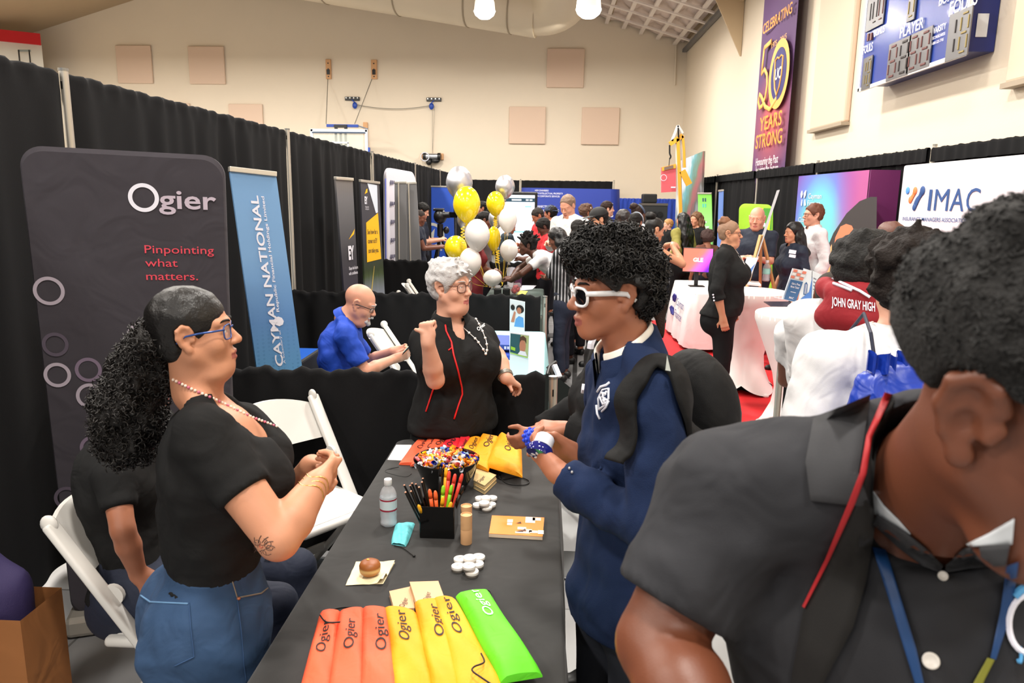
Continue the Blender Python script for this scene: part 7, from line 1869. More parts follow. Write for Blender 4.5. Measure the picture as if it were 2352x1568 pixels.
c=on3(1182,676);t=thing('fish_bowl','round glass fish bowl of red sweets on the balloon table','bowl',c);MB().lathe([(.03,0),(.075,.03),(.09,.08),(.075,.13),(.06,.145)],c,24,caps=False).build('glass',mat('clear bowl',(.9,.9,.92),.05,alpha=.3),t,smooth=True)
mb=MB()
for i in range(14):a=i*2.4;mb.ell(c+V(.045*math.cos(a)*(i%3)/2,.045*math.sin(a)*(i%3)/2,.03+.005*i),(.024,)*3,n=8,m=6)
mb.build('red_sweets',mat('red foil',(.80,.10,.15),.25),t,smooth=True)
t=thing('brochure_holder','white and purple leaflets standing in a holder on the balloon table','leaflet holder',on3(1180,664));c=on3(1172,660)
mb=MB()
for k in range(3):mb.box(c+V(-.02+.02*k,.02*k,.13),(.05,.004,.26),np.array(Matrix.Rotation(.08*(k-1),3,'Y')))
mb.build('white_leaflet',M_pw,t);c2=on3(1190,660);MB().box(c2+V(0,0,.13),(.09,.01,.26)).build('purple_leaflet',mat('plum leaflet',(.32,.12,.28),.5),t)
for q,m,l in(([(1188,668),(1222,665),(1232,656),(1200,656)],M_pw,'white paper lying on the balloon table'),([(1185,677),(1206,678),(1212,669),(1194,668)],mat('lemon packet',(.88,.84,.30),.5),'yellow packet lying on the balloon table'),([(1123,660),(1142,660),(1143,648),(1124,648)],mat('cardboard',(.72,.56,.40),.7),'small cardboard box on the balloon table')):
 p=[PZ(a,b,.755)for a,b in q];mb=MB();th=.004 if 'box' not in l else .09;mb.add([x+V(0,0,.0005)for x in p]+[x+V(0,0,th)for x in p],[(3,2,1,0),(4,5,6,7),(0,1,5,4),(1,2,6,5),(2,3,7,6),(3,0,4,7)]);tag(mb.build('cardboard_box' if th>.05 else 'paper_sheet' if 'paper' in l else 'packet',m),l,'box' if th>.05 else 'paper' if 'paper' in l else 'packet')
def acrylic(q,d,label,deco,parts=True,cat='sign holder',grp='acrylic sign holders',zt=None):
 tl,tr,br,bl=[P(*a,dd)for a,dd in zip(q,d)];t=thing('sign_holder',label,cat,(bl+br)/2,grp);n=nrm(np.cross(tr-tl,tl-bl));n=n if n@(EYE-tl)>0 else-n
 W=lambda u,v,o=0.:(bl*(1-u)+br*u)*(1-v)+(tl*(1-u)+tr*u)*v+n*o
 mb=MB();mb.add([W(u,v,o)for o in(0,-.006)for u,v in((0,0),(1,0),(1,1),(0,1))],[(0,1,2,3),(7,6,5,4),(0,4,5,1),(1,5,6,2),(2,6,7,3),(3,7,4,0)]);mb.build('insert',mat('white insert',(.90,.93,.96),.25),t)
 MB().bar(W(0,0,-.05),W(1,0,-.05),.10,.004).build('foot',mat('clear acrylic',(.9,.95,1),.05,alpha=.3),t)
 for i_,(nm_,m,pts)in enumerate(deco):mb=MB();rect(mb,W,0,0,0,0,.002+.0012*i_,pts);mb.build(nm_,m,t)
 return t,W
dk=mat('print dark hair',(.08,.06,.06),.6);sk_=mat('print skin',(.74,.50,.40),.6);bs_=mat('print blue shirt',(.35,.62,.88),.6);gl=mat('print teal',(.16,.36,.40),.6)
circ=lambda u,v,a,b,n=14:[(u+a*math.cos(2*PI*i/n),v+b*math.sin(2*PI*i/n))for i in range(n)]
acrylic([(1171,686),(1206,693),(1204,815),(1170,815)],(5.3,)*4,'tall rear acrylic sign on the blue table showing a curly haired person in pale blue',[('photo_shirt',bs_,[(.3,.52),(.95,.52),(.9,.70),(.6,.72),(.4,.66)]),('photo_hair',dk,circ(.68,.85,.26,.075)),('photo_face',mat('print skin 2',(.70,.46,.36),.6),circ(.62,.82,.15,.06)),('photo_friend',dk,circ(.2,.86,.14,.05)),('photo_arm',sk_,[(.08,.6),(.3,.6),(.4,.78),(.3,.8)])])
acrylic([(1172,763),(1216,769),(1213,874),(1170,869)],(4.72,)*4,'front acrylic sign on the blue table with a green edged smiling face',[('photo_ground',gl,[(0,.58),(.95,.52),(.97,.98),(.02,.98)]),('photo_light',mat('print pale green',(.68,.74,.52),.6),[(.5,.54),(.95,.52),(.97,.98),(.55,.98)]),('photo_face',sk_,circ(.66,.74,.17,.14)),('photo_hair',mat('print brown hair',(.32,.22,.16),.6),[(.5,.82),(.52,.93),(.68,.97),(.84,.92),(.86,.80),(.76,.87),(.6,.87)]),('photo_shirt',M_pw,[(.4,.55),(.92,.53),(.82,.63),(.55,.64)]),('lime_line',mat('lime print',(.62,.82,.24),.6),[(0,.56),(.95,.50),(.95,.52),(0,.58)]),('lime_button',mat('lime print',(.62,.82,.24),.6),[(.05,.64),(.28,.62),(.28,.69),(.05,.71)])])
for i,(y,m,l)in enumerate(((812,mat('navy shirt cloth',(.20,.30,.62),.7),'navy folded shirts on the blue table'),(806,mat('black shirt cloth',(.06,.06,.08),.7),'black folded shirts in the pile on the blue table'),(818,mat('royal folded cloth',(.13,.26,.66),.7),'royal blue folded cloth at the front of the blue table'))):
 q=[(1128,y-18-(i==2)*-14),(1180,y-16-(i==2)*-14),(1180,y+8),(1128,y+6)];p=[PZ(a,b,.755)for a,b in q];z0=(.05,.001,.001)[i];z1=(.09,.049,.03)[i]
 mb=MB();mb.add([x+V(0,0,z0)for x in p]+[x+V(0,0,z1)for x in p],[(3,2,1,0),(4,5,6,7),(0,1,5,4),(1,2,6,5),(2,3,7,6),(3,0,4,7)]);t=thing('folded_shirts',l,'shirts',sum(p)/4);mb.build('folded_cloth',m,t)
 if i==0:mb=MB();[mb.box((p[2]+p[3])/2+V(.02+.022*k,-.003,.068),(.015,.003,.02))for k in range(4)];mb.build('printed_mark',M_pw,t)
t=thing('camp_chair','dark teal folding camp chair in the aisle behind the end of the near divider','chair',(.22,4.45,0));M_teal=mat('dark teal canvas',(.045,.10,.105),.75)
mb=MB()
A=[P(1218,880,4.25),P(1236,862,4.3),P(1262,859,4.35),P(1290,874,4.4),P(1338,912,4.5)]
mb.grid(lambda u,v:A[min(4,int(u*4+1e-6))]*(1)+V(0,0,-.42*(1-v))+V(0,.03*math.sin(3*v),0),5,5);mb.build('canvas_back',M_teal,t,smooth=True)
MB().box((.26,4.45,.42),(.5,.45,.02)).build('canvas_seat',M_teal,t)
mb=MB()
for a,b in(((.02,4.26,.003),(.5,4.65,.84)),((.5,4.26,.003),(.02,4.65,.84)),((.02,4.66,.003),(.5,4.27,.42)),((.5,4.66,.003),(.02,4.27,.42))):mb.tube([a,b],.012,8)
mb.build('frame_tube',M_black,t)
mb=MB();mb.tube([P(1277,831,4.6),P(1262,842,4.55),P(1257,860,4.5)],.012,8);mb.build('arm_loop',M_black,t);MB().bar(P(1273,838,4.55),P(1285,866,4.5),.03,.02).build('white_strap',M_pw,t)
c=P(708,838,5.0);t=thing('cool_box','bright blue and grey cool box behind the seated bald man','cool box',(c[0]-.1,5.0,0));MB().box((c[0]-.02,5.1,.30),(.40,.40,.60),bev=.02).build('box_body',mat('grey plastic',(.42,.44,.48),.5),t);MB().box((c[0]-.02,5.1,.70),(.44,.44,.18),bev=.03).build('lid',mat('bright blue lid',(.10,.38,.80),.4),t)
c=PZ(1759,646,1.03);water_bottle(c,.235,'clear water bottle with a mint label on the rear cocktail table',M_capw,('mint',(.62,.88,.84),(.55,.84,.78)))
acrylic([(1716,590),(1742,592),(1722,640),(1700,640)],(7.35,)*4,'white and blue leaflet in a slanted holder on the rear cocktail table',[('blue_wave',mat('wave print',(.33,.52,.82),.6),[(.1,.1),(.85,.05),(.95,.75),(.6,.4),(.3,.5)])])
def book(q,z,th,m,l,nm,top=None):
 p=[PZ(a,b,z)for a,b in q];mb=MB();mb.add([x+V(0,0,.001)for x in p]+[x+V(0,0,th)for x in p],[(3,2,1,0),(4,5,6,7),(0,1,5,4),(1,2,6,5),(2,3,7,6),(3,0,4,7)]);o=mb.build(nm,m);tag(o,l,nm);return p
book([(1716,655),(1748,658),(1742,650),(1716,648)],1.025,.02,mat('booklet pages',(.82,.80,.80),.5),'stack of pale booklets on the rear cocktail table beside the woman in black','booklet')
book([(1770,704),(1828,704),(1812,694),(1754,694)],1.018,.008,mat('magazine cover',(.11,.14,.22),.25),'dark glossy magazine on the front cocktail table','magazine')
oc=mat('coral key',(.95,.56,.47),.5);sb_=mat('steel blue print',(.25,.42,.62),.5);keys=[]
for r in range(3):
 for k in range(3):keys.append(('key_square',oc if(r+k)%2==0 else mat('white key',(.96,.95,.95),.5),[(.05+.32*k,.70+.10*r),(.33+.32*k,.70+.10*r),(.33+.32*k,.78+.10*r),(.05+.32*k,.78+.10*r)]))
t,W=acrylic([(1821,616),(1852,622),(1826,694),(1797,687)],(5.9,5.95,5.95,5.9),'slanted acrylic sign offering a free movie ticket on the front cocktail table',keys+[('blue_panel',sb_,[(.03,.02),(.97,.02),(.97,.66),(.03,.66)])])
mb=MB()
for sx,v in(('Get a Free',.52),('Movie Ticket!',.42)):tx(mb,sx,W,.18,v,.64,.065,bold=.02,off=.016)
tx(mb,'IMAC',W,.33,.08,.36,.06,bold=.02,off=.016);rect(mb,W,.3,.28,.7,.30,.016);mb.build('lettering',M_pw,t)
t,W=acrylic([(1846,616),(1866,622),(1864,704),(1832,700)],(5.95,)*4,'acrylic leaflet holder with blue arch print in the middle of the front cocktail table',[('arch',sb_,[(.3,.30),(.3,.60),(.45,.66),(.6,.60),(.6,.30)]),('wave',mat('wave print',(.33,.52,.82),.6),[(.0,.05),(.95,.05),(1,.85),(.75,.4),(.2,.2)])])
mb=MB();[rect(mb,W,.35+.07*k,.33,.38+.07*k,.60,.008)for k in range(3)];mb.build('printed_mark',M_pw,t)
t,W=acrylic([(1865,621),(1888,631),(1884,715),(1862,705)],(5.95,)*4,'acrylic leaflet with small grey text, outermost on the front cocktail table',[('coral_button',oc,[(.1,.14),(.5,.10),(.5,.18),(.1,.22)]),('navy_arc',M_im,[(.85,.02),(1,.02),(1,.9),(.93,.5)])])
mb=MB()
for k in range(4):rect(mb,W,.15,.8-.1*k,.15+(.3,.36,.28,.4)[k],.83-.1*k,.006)
mb.build('printed_mark',mat('grey small print',(.5,.5,.55),.6),t)
t=thing('monitor','monitor showing a pink and violet page on the white finance table','screen',P(1600,640,10.2));c=P(1603,597,10.1);R=np.array(Matrix.Rotation(-.25,3,'Z'))
MB().box(c,(.40,.03,.33),R,bev=.006).build('screen_case',M_black,t)
M_pink=ramp_mat('pink page',(.9,0,-.55),((-.2,(.97,.50,.42)),(.15,(.97,.50,.48)),(.42,(.95,.40,.85)),(.7,(.45,.15,.95))),.3);bn_=M_pink.node_tree.nodes['Principled BSDF'];bn_.inputs['Emission Strength'].default_value=.55;M_pink.node_tree.links.new(M_pink.node_tree.nodes['Color Ramp'].outputs[0],bn_.inputs['Emission Color'])
MB().box(c+R@V(0,-.018,0),(.38,.004,.31),R).build('display',M_pink,t)
mb=MB();text_into(mb,'GLE',c+R@V(-.06,-.021,-.02),R@V(1,0,0),V(0,0,1),.05,w=.13,bold=.03);mb.build('lettering',mat('page white',(1,1,1)),t)
mb=MB();mb.box((c[0],c[1]+.04,.85),(.05,.03,.2));mb.box((c[0],c[1],.767),(.2,.16,.01));mb.build('monitor_stand',M_black,t)
c=V(-1.78,2.02,0);t=thing('paper_bag','open brown paper carrier bag in the bottom corner','bag',c);M_pb2=mat('brown paper',(.62,.40,.22),.75,wave=.2,wscale=6)
a=P(118,1428,2.02);hx=.17;top=a[2];cx2=a[0]-hx-.10
mb=MB()
for(u0,u1)in(((-1,-1),(1,-1)),((1,-1),(1,1)),((1,1),(-1,1)),((-1,1),(-1,-1))):
 p0=V(cx2+hx*u0[0],2.12+.10*u0[1],0);p1=V(cx2+hx*u1[0],2.12+.10*u1[1],0)
 mb.add([p0+V(0,0,.003),p1+V(0,0,.003),p1+V(0,0,top),p0+V(0,0,top)],[(0,1,2,3)])
mb.add([V(cx2-hx,2.02,.004),V(cx2+hx,2.02,.004),V(cx2+hx,2.22,.004),V(cx2-hx,2.22,.004)],[(0,1,2,3)]);mb.build('paper_body',M_pb2,t)
t=thing('tote_bag','dark purple fabric tote bag standing in the brown paper bag','bag',V(cx2,2.12,.1));S=SDF();zt3=P(30,1282,2.1)[2]
S.cone(V(cx2-.03,2.12,.12),V(cx2-.03,2.12,zt3-.10),.075,.075,.04);S.cone(V(cx2+.07,2.12,.12),V(cx2+.06,2.12,zt3-.12),.07,.07,.04);S.cone(V(cx2+.05,2.12,zt3-.15),V(cx2+.01,2.12,zt3-.01),.06,.03,.04);S.noise(.014,18,3);sdf_obj(S,'tote_body',.014,mat('purple non-woven',(.19,.15,.33),.75,bump=.3,bscale=300),t)
def far(label,px,py,d,yaw,sk,top,bot=None,hair=None,g=1.,fem=False,lean=0.,hy=0.,hp=0.,H=None,headc=None,arms=None,sleeve=.55,bust=0.,belly=0.,butt=0.,h=.014,hf=.007,hs=None,sit=None,hairf=None,gl=None,col=False,vneck=0.,shoe=None,extra=None,ear=1,group='people in the hall',topname='shirt',fat=0.,fullback=False,hem=-.02,inf=.014):
 0
 c=P(px,py,d);t_=.012
 H_=H or max(1.45,min(1.98,c[2]-t_));
 B=Body((c[0],d),H_,yaw,lean,0,hy,hp,g=g,fem=fem,hs=hs,sit=sit)
 crown=B.hl(0,-.02,.12);dv=c-crown;dv[2]=0
 def mv(o):return o+dv
 B.pe,B.wa,B.ch,B.nb,B.hc=map(mv,(B.pe,B.wa,B.ch,B.nb,B.hc))
 for q in(1,-1):
  for D in(B.sh,B.hip,B.kn,B.an,B.el,B.wr):D[q]=D[q]+dv
 dz=c[2]-crown[2]-dv[2]
 if lean<15 and abs(dz)>.001 and H is None:
  for a in('wa','ch','nb','hc'):setattr(B,a,getattr(B,a)+V(0,0,dz*(.4 if a=='wa' else .8 if a=='ch' else 1)))
  for q in(1,-1):
   for D in(B.sh,B.el,B.wr):D[q]=D[q]+V(0,0,dz)
 F,R,U=B.F,B.R,V(0,0,1)
 def rel(q,r,f,u):return B.sh[q]+R*r+F*f+U*u
 for q,spec in(arms or{}).items():
  if isinstance(spec[0],str):B.arm(q,{'fold':rel(q,-q*.20,.24,-.32),'fwd':rel(q,-q*.10,.33,-.26),'up':rel(q,-q*.10,.24,.02),'hip':rel(q,q*.06,.06,-.40)}[spec[0]],hd=(nrm(-R*q*.6+F*.5+U*.25)),hn=nrm(-R*q*.3+U*-.6),curl=.5)
  else:B.arm(q,spec[0],**(spec[1]if len(spec)>1 else{}))
 r=person(label,(B.pe[0],B.pe[1]),group)
 make_body(B,r,sk,h=h,hf=hf,bust=bust,belly=belly,butt=butt,ear=ear,fat=fat,eyes=True,brows=None)
 make_top(B,r,top,topname,h=h,sleeve=sleeve,vneck=vneck,seed=int(px)%97,hem=hem,inf=inf)
 make_bottom(B,r,bot or M_cdark,h=h+.002);make_shoes(B,r,shoe or M_shoe)
 if hair:hair_cap(B,r,hair,h=h*.6,**(hairf or{}))
 if gl:glasses(B,r,gl,None)
 if col:collar(B,r,top,r=.068,h=.034)
 if extra:extra(B,r)
 return B,r
def long_hair(m,L=.38,w=.05,front=False,wave=0.,name='long_hair'):
 def f(B,r):
  S=SDF();dn=V(0,0,-1)
  for x in(-.05,-.02,.02,.05):
   a=B.hl(x,-.07,.03);b=B.hl(x*1.25,-.085,-.08);c=B.nb+B.Mh[:,0]*x*1.5-B.Tc[:,1]*.095-U0*.08;d=c+dn*(L-.18)-B.Tc[:,1]*.03+B.Mh[:,0]*x*.2
   S.chain([a,b,c,d],[w*.8,w,w*1.05,w*.55],.03)
  for q in(1,-1):
   a=B.hl(q*.068,-.015,.03);b=B.hl(q*.075,-.02,-.07);c=B.nb+B.Mh[:,0]*q*.085-B.Tc[:,1]*.03-U0*.02;S.chain([a,b,c],[.022,.03,.03],.03)
  S.noise(.006+wave,60,2);sdf_obj(S,name,.010,m,r)
 return f
U0=V(0,0,1)
def bun(m,sz=.045,z=.13,y=-.06):
 def f(B,r):
  S=SDF();S.ell(B.hl(0,y,z),(sz,sz,sz*.9),B.Mh);S.noise(.006,80,4);sdf_obj(S,'hair_bun',.008,m,r)
 return f
def headband(m,z=.075):
 def f(B,r):
  S=SDF();a=B.hl(0,.0,.02);n=B.Mh@nrm(V(0,.75,.5));ctr=B.hl(0,.035,.06)
  S.ell(B.hl(0,-.018,.035),np.array((.092,.112,.100))*B.hs,B.Mh,cut=[(ctr+n*.018,n),(ctr-n*.018,-n)]);sdf_obj(S,'headband',.007,m,r)
 return f
def cap(m,back=False):
 def f(B,r):
  S=SDF();s=B.hs;cz=(B.hl(0,0,.038),-B.Mh[:,2]);S.ell(B.hl(0,-.012,.045),np.array((.090,.108,.092))*s,B.Mh,cut=cz)
  y=-1 if back else 1;S.cone(B.hl(-.03,y*.10,.046),B.hl(.03,y*.10,.046),.058*s,flat=(B.Mh[:,2],.12));S.cone(B.hl(-.02,y*.13,.044),B.hl(.02,y*.13,.044),.045*s,flat=(B.Mh[:,2],.12));sdf_obj(S,'cap',.007,m,r)
 return f
def both(*fs):
 def f(B,r):
  for x in fs:x(B,r)
 return f
def seated():
 B=Body((-1.42,2.33),1.66,yaw=4,fem=True,sit=.46,g=1.1)
 setj(B,pe=V(-1.38,2.33,.57),wa=V(-1.41,2.33,.72),ch=V(-1.44,2.33,.93),nb=V(-1.40,2.33,1.13),hc=V(-1.34,2.33,1.29));B.Tc=frame(V(1,0,.05),B.nb-B.wa)
 B.sh[1]=P(262,1092,2.17);B.sh[-1]=V(-1.40,2.50,1.09)
 for q in(1,-1):
  B.hip[q]=B.pe+B.Tp[:,0]*q*.10;B.kn[q]=B.hip[q]+V(.50,-q*.02,.0);B.an[q]=V(B.kn[q][0]+.04,B.kn[q][1],.08);B.toe[q]=V(1,0,0)
 B.arm(1,P(318,1318,2.14),elbow=P(282,1215,2.09),hd=V(.8,.1,-.5),hn=V(0,.5,-.8));B.arm(-1,B.kn[-1]+V(-.1,0,.1))
 r=person('person in a black shirt and dark jeans seated on the corner folding chair',(-1.2,2.44),'people in the hall')
 make_body(B,r,SK_brown,h=.013,hf=.007,bust=.9,butt=1.1,brows=None,lr=1.1);make_top(B,r,M_cblack,sleeve=.62,h=.012,seed=3);make_bottom(B,r,M_denim,h=.013,waist=.12);make_shoes(B,r,M_shoe);hair_cap(B,r,M_hairb)
seated()
def jacket():
 B=Body((.255,2.55),1.64,yaw=195,fem=True,g=.95)
 B.arm(-1,P(1300,985,2.46),elbow=P(1395,1010,2.40),hd=V(-1,0,.1),hn=V(0,.3,-1));B.arm(1,B.sh[1]+V(-.25,.1,-.35))
 r=person('student in a black zip jacket mostly hidden behind the student in white sunglasses',(.255,2.55),'people in the hall')
 make_body(B,r,SK_brown,h=.014,hf=.007,bust=.7);make_top(B,r,mat('black jacket',(.10,.10,.103),.85,spec=.12,wave=.3,wscale=8),'jacket',sleeve=1.93,inf=.03,h=.012,seed=8,hem=-.05);make_bottom(B,r,M_cdark);make_shoes(B,r,M_shoe);hair_cap(B,r,M_hairdb,t=.016)
 f=B.Tc[:,1];S=SDF();S.chain([B.hl(-.06,-.04,.0),P(1512,690,2.46),P(1522,775,2.44)],[.035,.026,.012],.03);S.chain([B.hl(.0,-.06,.0),B.nb-f*.06],[.05,.04],.03);S.noise(.005,60,2);sdf_obj(S,'long_hair',.012,M_hairdb,r)
 mb=MB();mb.tube([P(1372,746,2.34),P(1364,772,2.33),P(1357,790,2.32),P(1356,800,2.32)],.012,6);mb.tube([P(1336,892,2.28),P(1345,893,2.28)],.016,6);mb.tube([P(1352,895,2.28),P(1372,892,2.30),P(1392,886,2.34)],.012,6);mb.build('white_stripe',M_pw,r)
jacket()
far('man with short dark hair in a navy shirt holding a pale leaflet beside the camcorder',975,468,12.0,0,SK_light,M_cnavy,hair=M_hairb,hairf=dict(t=.022),hp=22,arms={1:('fwd',),-1:('fwd',)})
far('shaven headed person in dark navy with a lit phone next to the camcorder',966,482,11.3,5,SK_dark,M_cnavy,mat('tan trousers',(.55,.48,.40),.8),hair=mat('stubble hair',(.17,.13,.11),.8),hairf=dict(t=.004,nz=None),hp=15,arms={1:('fwd',),-1:('fwd',)})
far('student with folded arms in a maroon shirt standing right behind the balloons',1092,512,9.15,10,SK_dark,M_cmaroon,M_cmaroon and mat('maroon skirt',(.40,.05,.09),.75),hair=M_hairb,hairf=dict(t=.03,nz=(.008,60)),arms={1:('fold',),-1:('fold',)},fem=True,bust=.7)
far('person with short dark hair in profile between the two balloon bunches',1115,486,10.4,5,SK_dark,mat('grey shirt',(.45,.43,.44),.8),hair=M_hairb,hp=10)
far('person with dark hair half hidden behind the upper yellow balloon',1108,462,13.5,200,SK_brown,M_cblack,hair=M_hairb)
far('person in a dark teal shirt leaning toward the lit screen, behind the white balloons',1176,508,12.4,20,SK_brown,mat('dark teal shirt',(.10,.17,.21),.75,wave=.3),hair=M_hairb,lean=12,arms={1:('fwd',),-1:('fwd',)},hp=20)
def bend_hair(B,r):
 S=SDF();rs=np.random.RandomState(4)
 for i in range(60):
  a=rs.rand()*2*PI;e=-.1+rs.rand()*1.5;dv=V(math.cos(a)*math.cos(e),math.sin(a)*math.cos(e),math.sin(e))
  if dv[1]>.6 and dv[2]<.4:continue
  p=V(0,-.018,.035)+dv*V(.085,.10,.095);S.cone(B.hl(*p),B.hl(*(p+dv*.05)),.016,.006,.01)
 sdf_obj(S,'spiky_hair',.008,M_hairb,r)
far('student with spiky black hair in a white shirt bending low over the balloon table',1212,588,8.55,185,SK_deep,M_cwhite,M_cdark,hair=M_hairb,H=1.72,lean=58,hp=5,hairf=dict(t=.02),arms={1:('fwd',),-1:('fwd',)},extra=bend_hair)
mat_ps=bpy.data.materials.new('pinstripe');mat_ps.use_nodes=True;nt=mat_ps.node_tree;bs=nt.nodes['Principled BSDF'];bs.inputs['Roughness'].default_value=.8
tc=nt.nodes.new('ShaderNodeTexCoord');wv=nt.nodes.new('ShaderNodeTexWave');wv.inputs['Scale'].default_value=9;wv.inputs['Distortion'].default_value=.3;nt.links.new(tc.outputs['Object'],wv.inputs['Vector'])
cr=nt.nodes.new('ShaderNodeValToRGB');nt.links.new(wv.outputs['Fac'],cr.inputs['Fac']);e=cr.color_ramp.elements;e[0].position=.70;e[0].color=lin((.085,.085,.10));e[1].position=.86;e[1].color=lin((.70,.70,.72));nt.links.new(cr.outputs['Color'],bs.inputs['Base Color'])
far('woman with very long straight black hair in a pinstripe shirt at the balloon table',1272,524,7.75,165,SK_dark,mat_ps,M_denim,hair=mat('sleek black hair',(.07,.06,.062),.4,bump=.3,bscale=120),fem=True,bust=.6,butt=.9,sleeve=1.9,lean=8,hp=25,arms={1:(PZ(1225,676,.80),),-1:(PZ(1240,680,.80),)},extra=long_hair(mat('sleek black hair',(.07,.06,.062),.4),.62,.045),hem=.02)
far('boy with cropped black hair in a red shirt bowed beside the pinstripe woman',1240,504,9.9,190,SK_deep,M_cred,hair=M_hairb,hairf=dict(t=.02),hp=35,arms={1:('fwd',),-1:('fwd',)})
far('second student in red with short brown-black hair looking down beside the lit screen',1229,479,11.4,200,SK_brown,M_cred,hair=mat('cropped hair',(.13,.10,.08),.8),hairf=dict(t=.010),hp=30,arms={1:('fwd',)})
far('person in a navy cap seen from behind in front of the blue wall',1266,473,12.0,160,SK_brown,M_cblack,hair=M_hairb,hairf=dict(t=.02),extra=cap(mat('navy cap',(.14,.20,.32),.7),True))
far('tall man with thinning light brown hair in a white open collar shirt looking down',1300,449,9.5,235,SK_pink,M_cwhite,hair=mat('thin brown hair',(.50,.40,.33),.6,bump=.4),hairf=dict(t=.008,fz=.072,fy=.06),hp=28,g=1.05,sleeve=1.9,col=True,hs=1.12,arms={1:('fwd',),-1:('fwd',)})
far('person with smooth black hair seen from behind in front of the tall man in white',1328,506,9.0,120,SK_brown,M_cblack,hair=M_hairb,fem=True,hairf=dict(t=.018),extra=long_hair(M_hairb,.32))
far('woman with brown curls and a white headband beside the man in the black cap',1346,470,12.2,20,SK_brown,mat('pale blue blouse',(.62,.76,.88),.75),hair=mat('brown curls',(.30,.19,.12),.7),fem=True,hairf=dict(t=.03,nz=(.008,60)),extra=headband(M_cwhite))
far('man with a short beard in a black cap and teal shirt',1374,478,8.3,195,SK_tan,mat('teal shirt',(.28,.52,.60),.75),hair=M_hairb,hp=12,extra=both(cap(mat('black cap',(.06,.06,.065),.7)),lambda B,r:sdf_obj(SDF().chain([B.hl(-.058,.0,-.05),B.hl(-.035,.06,-.095),B.hl(0,.078,-.108),B.hl(.035,.06,-.095),B.hl(.058,.0,-.05)],[.010,.014,.016,.014,.010],.01),'beard',.007,M_hairdb,r)))
far('person with a dark brown crop at the end of the blue law firm wall',1394,463,13.0,10,SK_light,M_cblack,hair=M_hairdb,hairf=dict(t=.02))
far('person in black with smooth dark hair beyond the student\'s curls',1432,483,9.2,100,SK_brown,M_cblack,hair=mat('soft dark hair',(.13,.10,.10),.5,bump=.3),fem=True,hairf=dict(t=.022),extra=long_hair(M_hairdb,.3))
far('woman with a slate blue headband, hoop earrings and an afro puff',1466,471,11.0,15,SK_deep,M_cwhite,hair=M_hairdb,fem=True,hairf=dict(t=.01),extra=both(headband(mat('slate band',(.26,.31,.40),.7)),bun(M_hairdb,.06,.10,-.09)))
far('woman with a wide pale grey headband seen from behind',1462,489,8.7,60,SK_brown,mat('pale grey top',(.75,.76,.80),.75),hair=M_hairb,fem=True,hairf=dict(t=.01),extra=headband(mat('pale grey band',(.72,.76,.82),.7)),hp=15)
far('woman with a sleek black bun leaning forward just past the student\'s curls',1508,500,7.4,20,SK_tan,mat('dark slip dress',(.10,.09,.10),.7),hair=M_hairslick,fem=True,lean=14,hp=15,sleeve=.12,hairf=dict(t=.008,nz=(.002,60)),extra=bun(M_hairb,.05,.115,-.085),arms={1:('up',),-1:('up',)})
far('blond person with short swept hair beyond the woman in olive',1535,534,14.5,190,SK_light,M_cblack,hair=M_hairbl,hairf=dict(t=.018),arms={1:('up',)},H=1.55)
far('woman with very long black hair in an olive jacket, back turned',1570,488,11.55,130,SK_tan,mat('olive jacket',(.56,.53,.25),.8,wave=.3,wscale=8),M_cblk2,hair=mat('glossy black hair',(.045,.04,.042),.4),fem=True,butt=.9,sleeve=1.93,inf=.022,extra=long_hair(mat('glossy black hair',(.045,.04,.042),.4),.50,.05),arms={-1:('hip',)},topname='jacket',hem=.05)
far('smiling woman with long curly golden brown hair beside the green roll-up banner',1601,488,12.4,215,SK_tan,M_cblack,hair=mat('golden curls',(.42,.29,.18),.6,bump=.5),fem=True,hairf=dict(t=.022,nz=(.006,60)),extra=long_hair(mat('golden curls',(.42,.29,.18),.6,bump=.5),.40,.05,wave=.008))
far('person with a big soft dark brown afro behind the pink screen',1626,533,11.3,100,SK_brown,mat('rust top',(.40,.22,.16),.8),hair=mat('brown afro',(.20,.11,.09),.8,bump=.5),fem=True,H=1.45,hairf=dict(t=.055,nz=(.008,50)))
B8,w8=far('woman in black with dark glasses and a high brown bun on the red carpet',1674,506,6.72,-18,SK_tan,M_cblack,M_cblk2,hair=mat('light brown scraped hair',(.55,.42,.33),.6,bump=.4),fem=True,g=1.22,bust=1.2,butt=1.35,belly=.9,sleeve=1.35,h=.012,hf=.005,hp=0,ear=2,fat=.4,gl=M_black,hairf=dict(t=.006,nz=(.002,80)),vneck=.05,hem=-.02,inf=.022,arms={1:(P(1660,728,6.50),dict(elbow=P(1646,665,6.48),hd=V(.25,-.1,-1),hn=V(.3,.9,0),curl=.4))},extra=bun(mat('brown bun',(.50,.33,.22),.6,bump=.5),.050,.108,-.062),shoe=mat('black sandal',(.06,.06,.06),.5))
mb=MB();mb.tube(catm([B8.nb+B8.Tc[:,0]*.05+B8.Tc[:,1]*.06+V(0,0,.02),B8.nb+B8.Tc[:,1]*.15-V(0,0,.10)+B8.Tc[:,0]*.03,B8.nb+B8.Tc[:,1]*.175-V(0,0,.16),B8.nb+B8.Tc[:,1]*.15-V(0,0,.10)-B8.Tc[:,0]*.03,B8.nb-B8.Tc[:,0]*.05+B8.Tc[:,1]*.06+V(0,0,.02)],5),.004,5);mb.ell(B8.nb+B8.Tc[:,1]*.18-V(0,0,.18),(.018,.008,.02));mb.build('pendant_necklace',M_cwhite,w8)
for i,(x,y)in enumerate(((1638,677),(1639,683),(1640,690))):MB().ell(P(x,y,6.42),(.008,)*3,n=8,m=6).build('cuff_button',M_pw,w8)
far('bald man in a navy polo holding a phone, behind the wooden easel',1741,475,9.2,245,SK_pink,M_cnavy,M_cnavy,g=1.25,hs=1.15,col=True,ear=2,sleeve=.85,hf=.006,hp=6,arms={1:('fwd',),-1:('fwd',)})
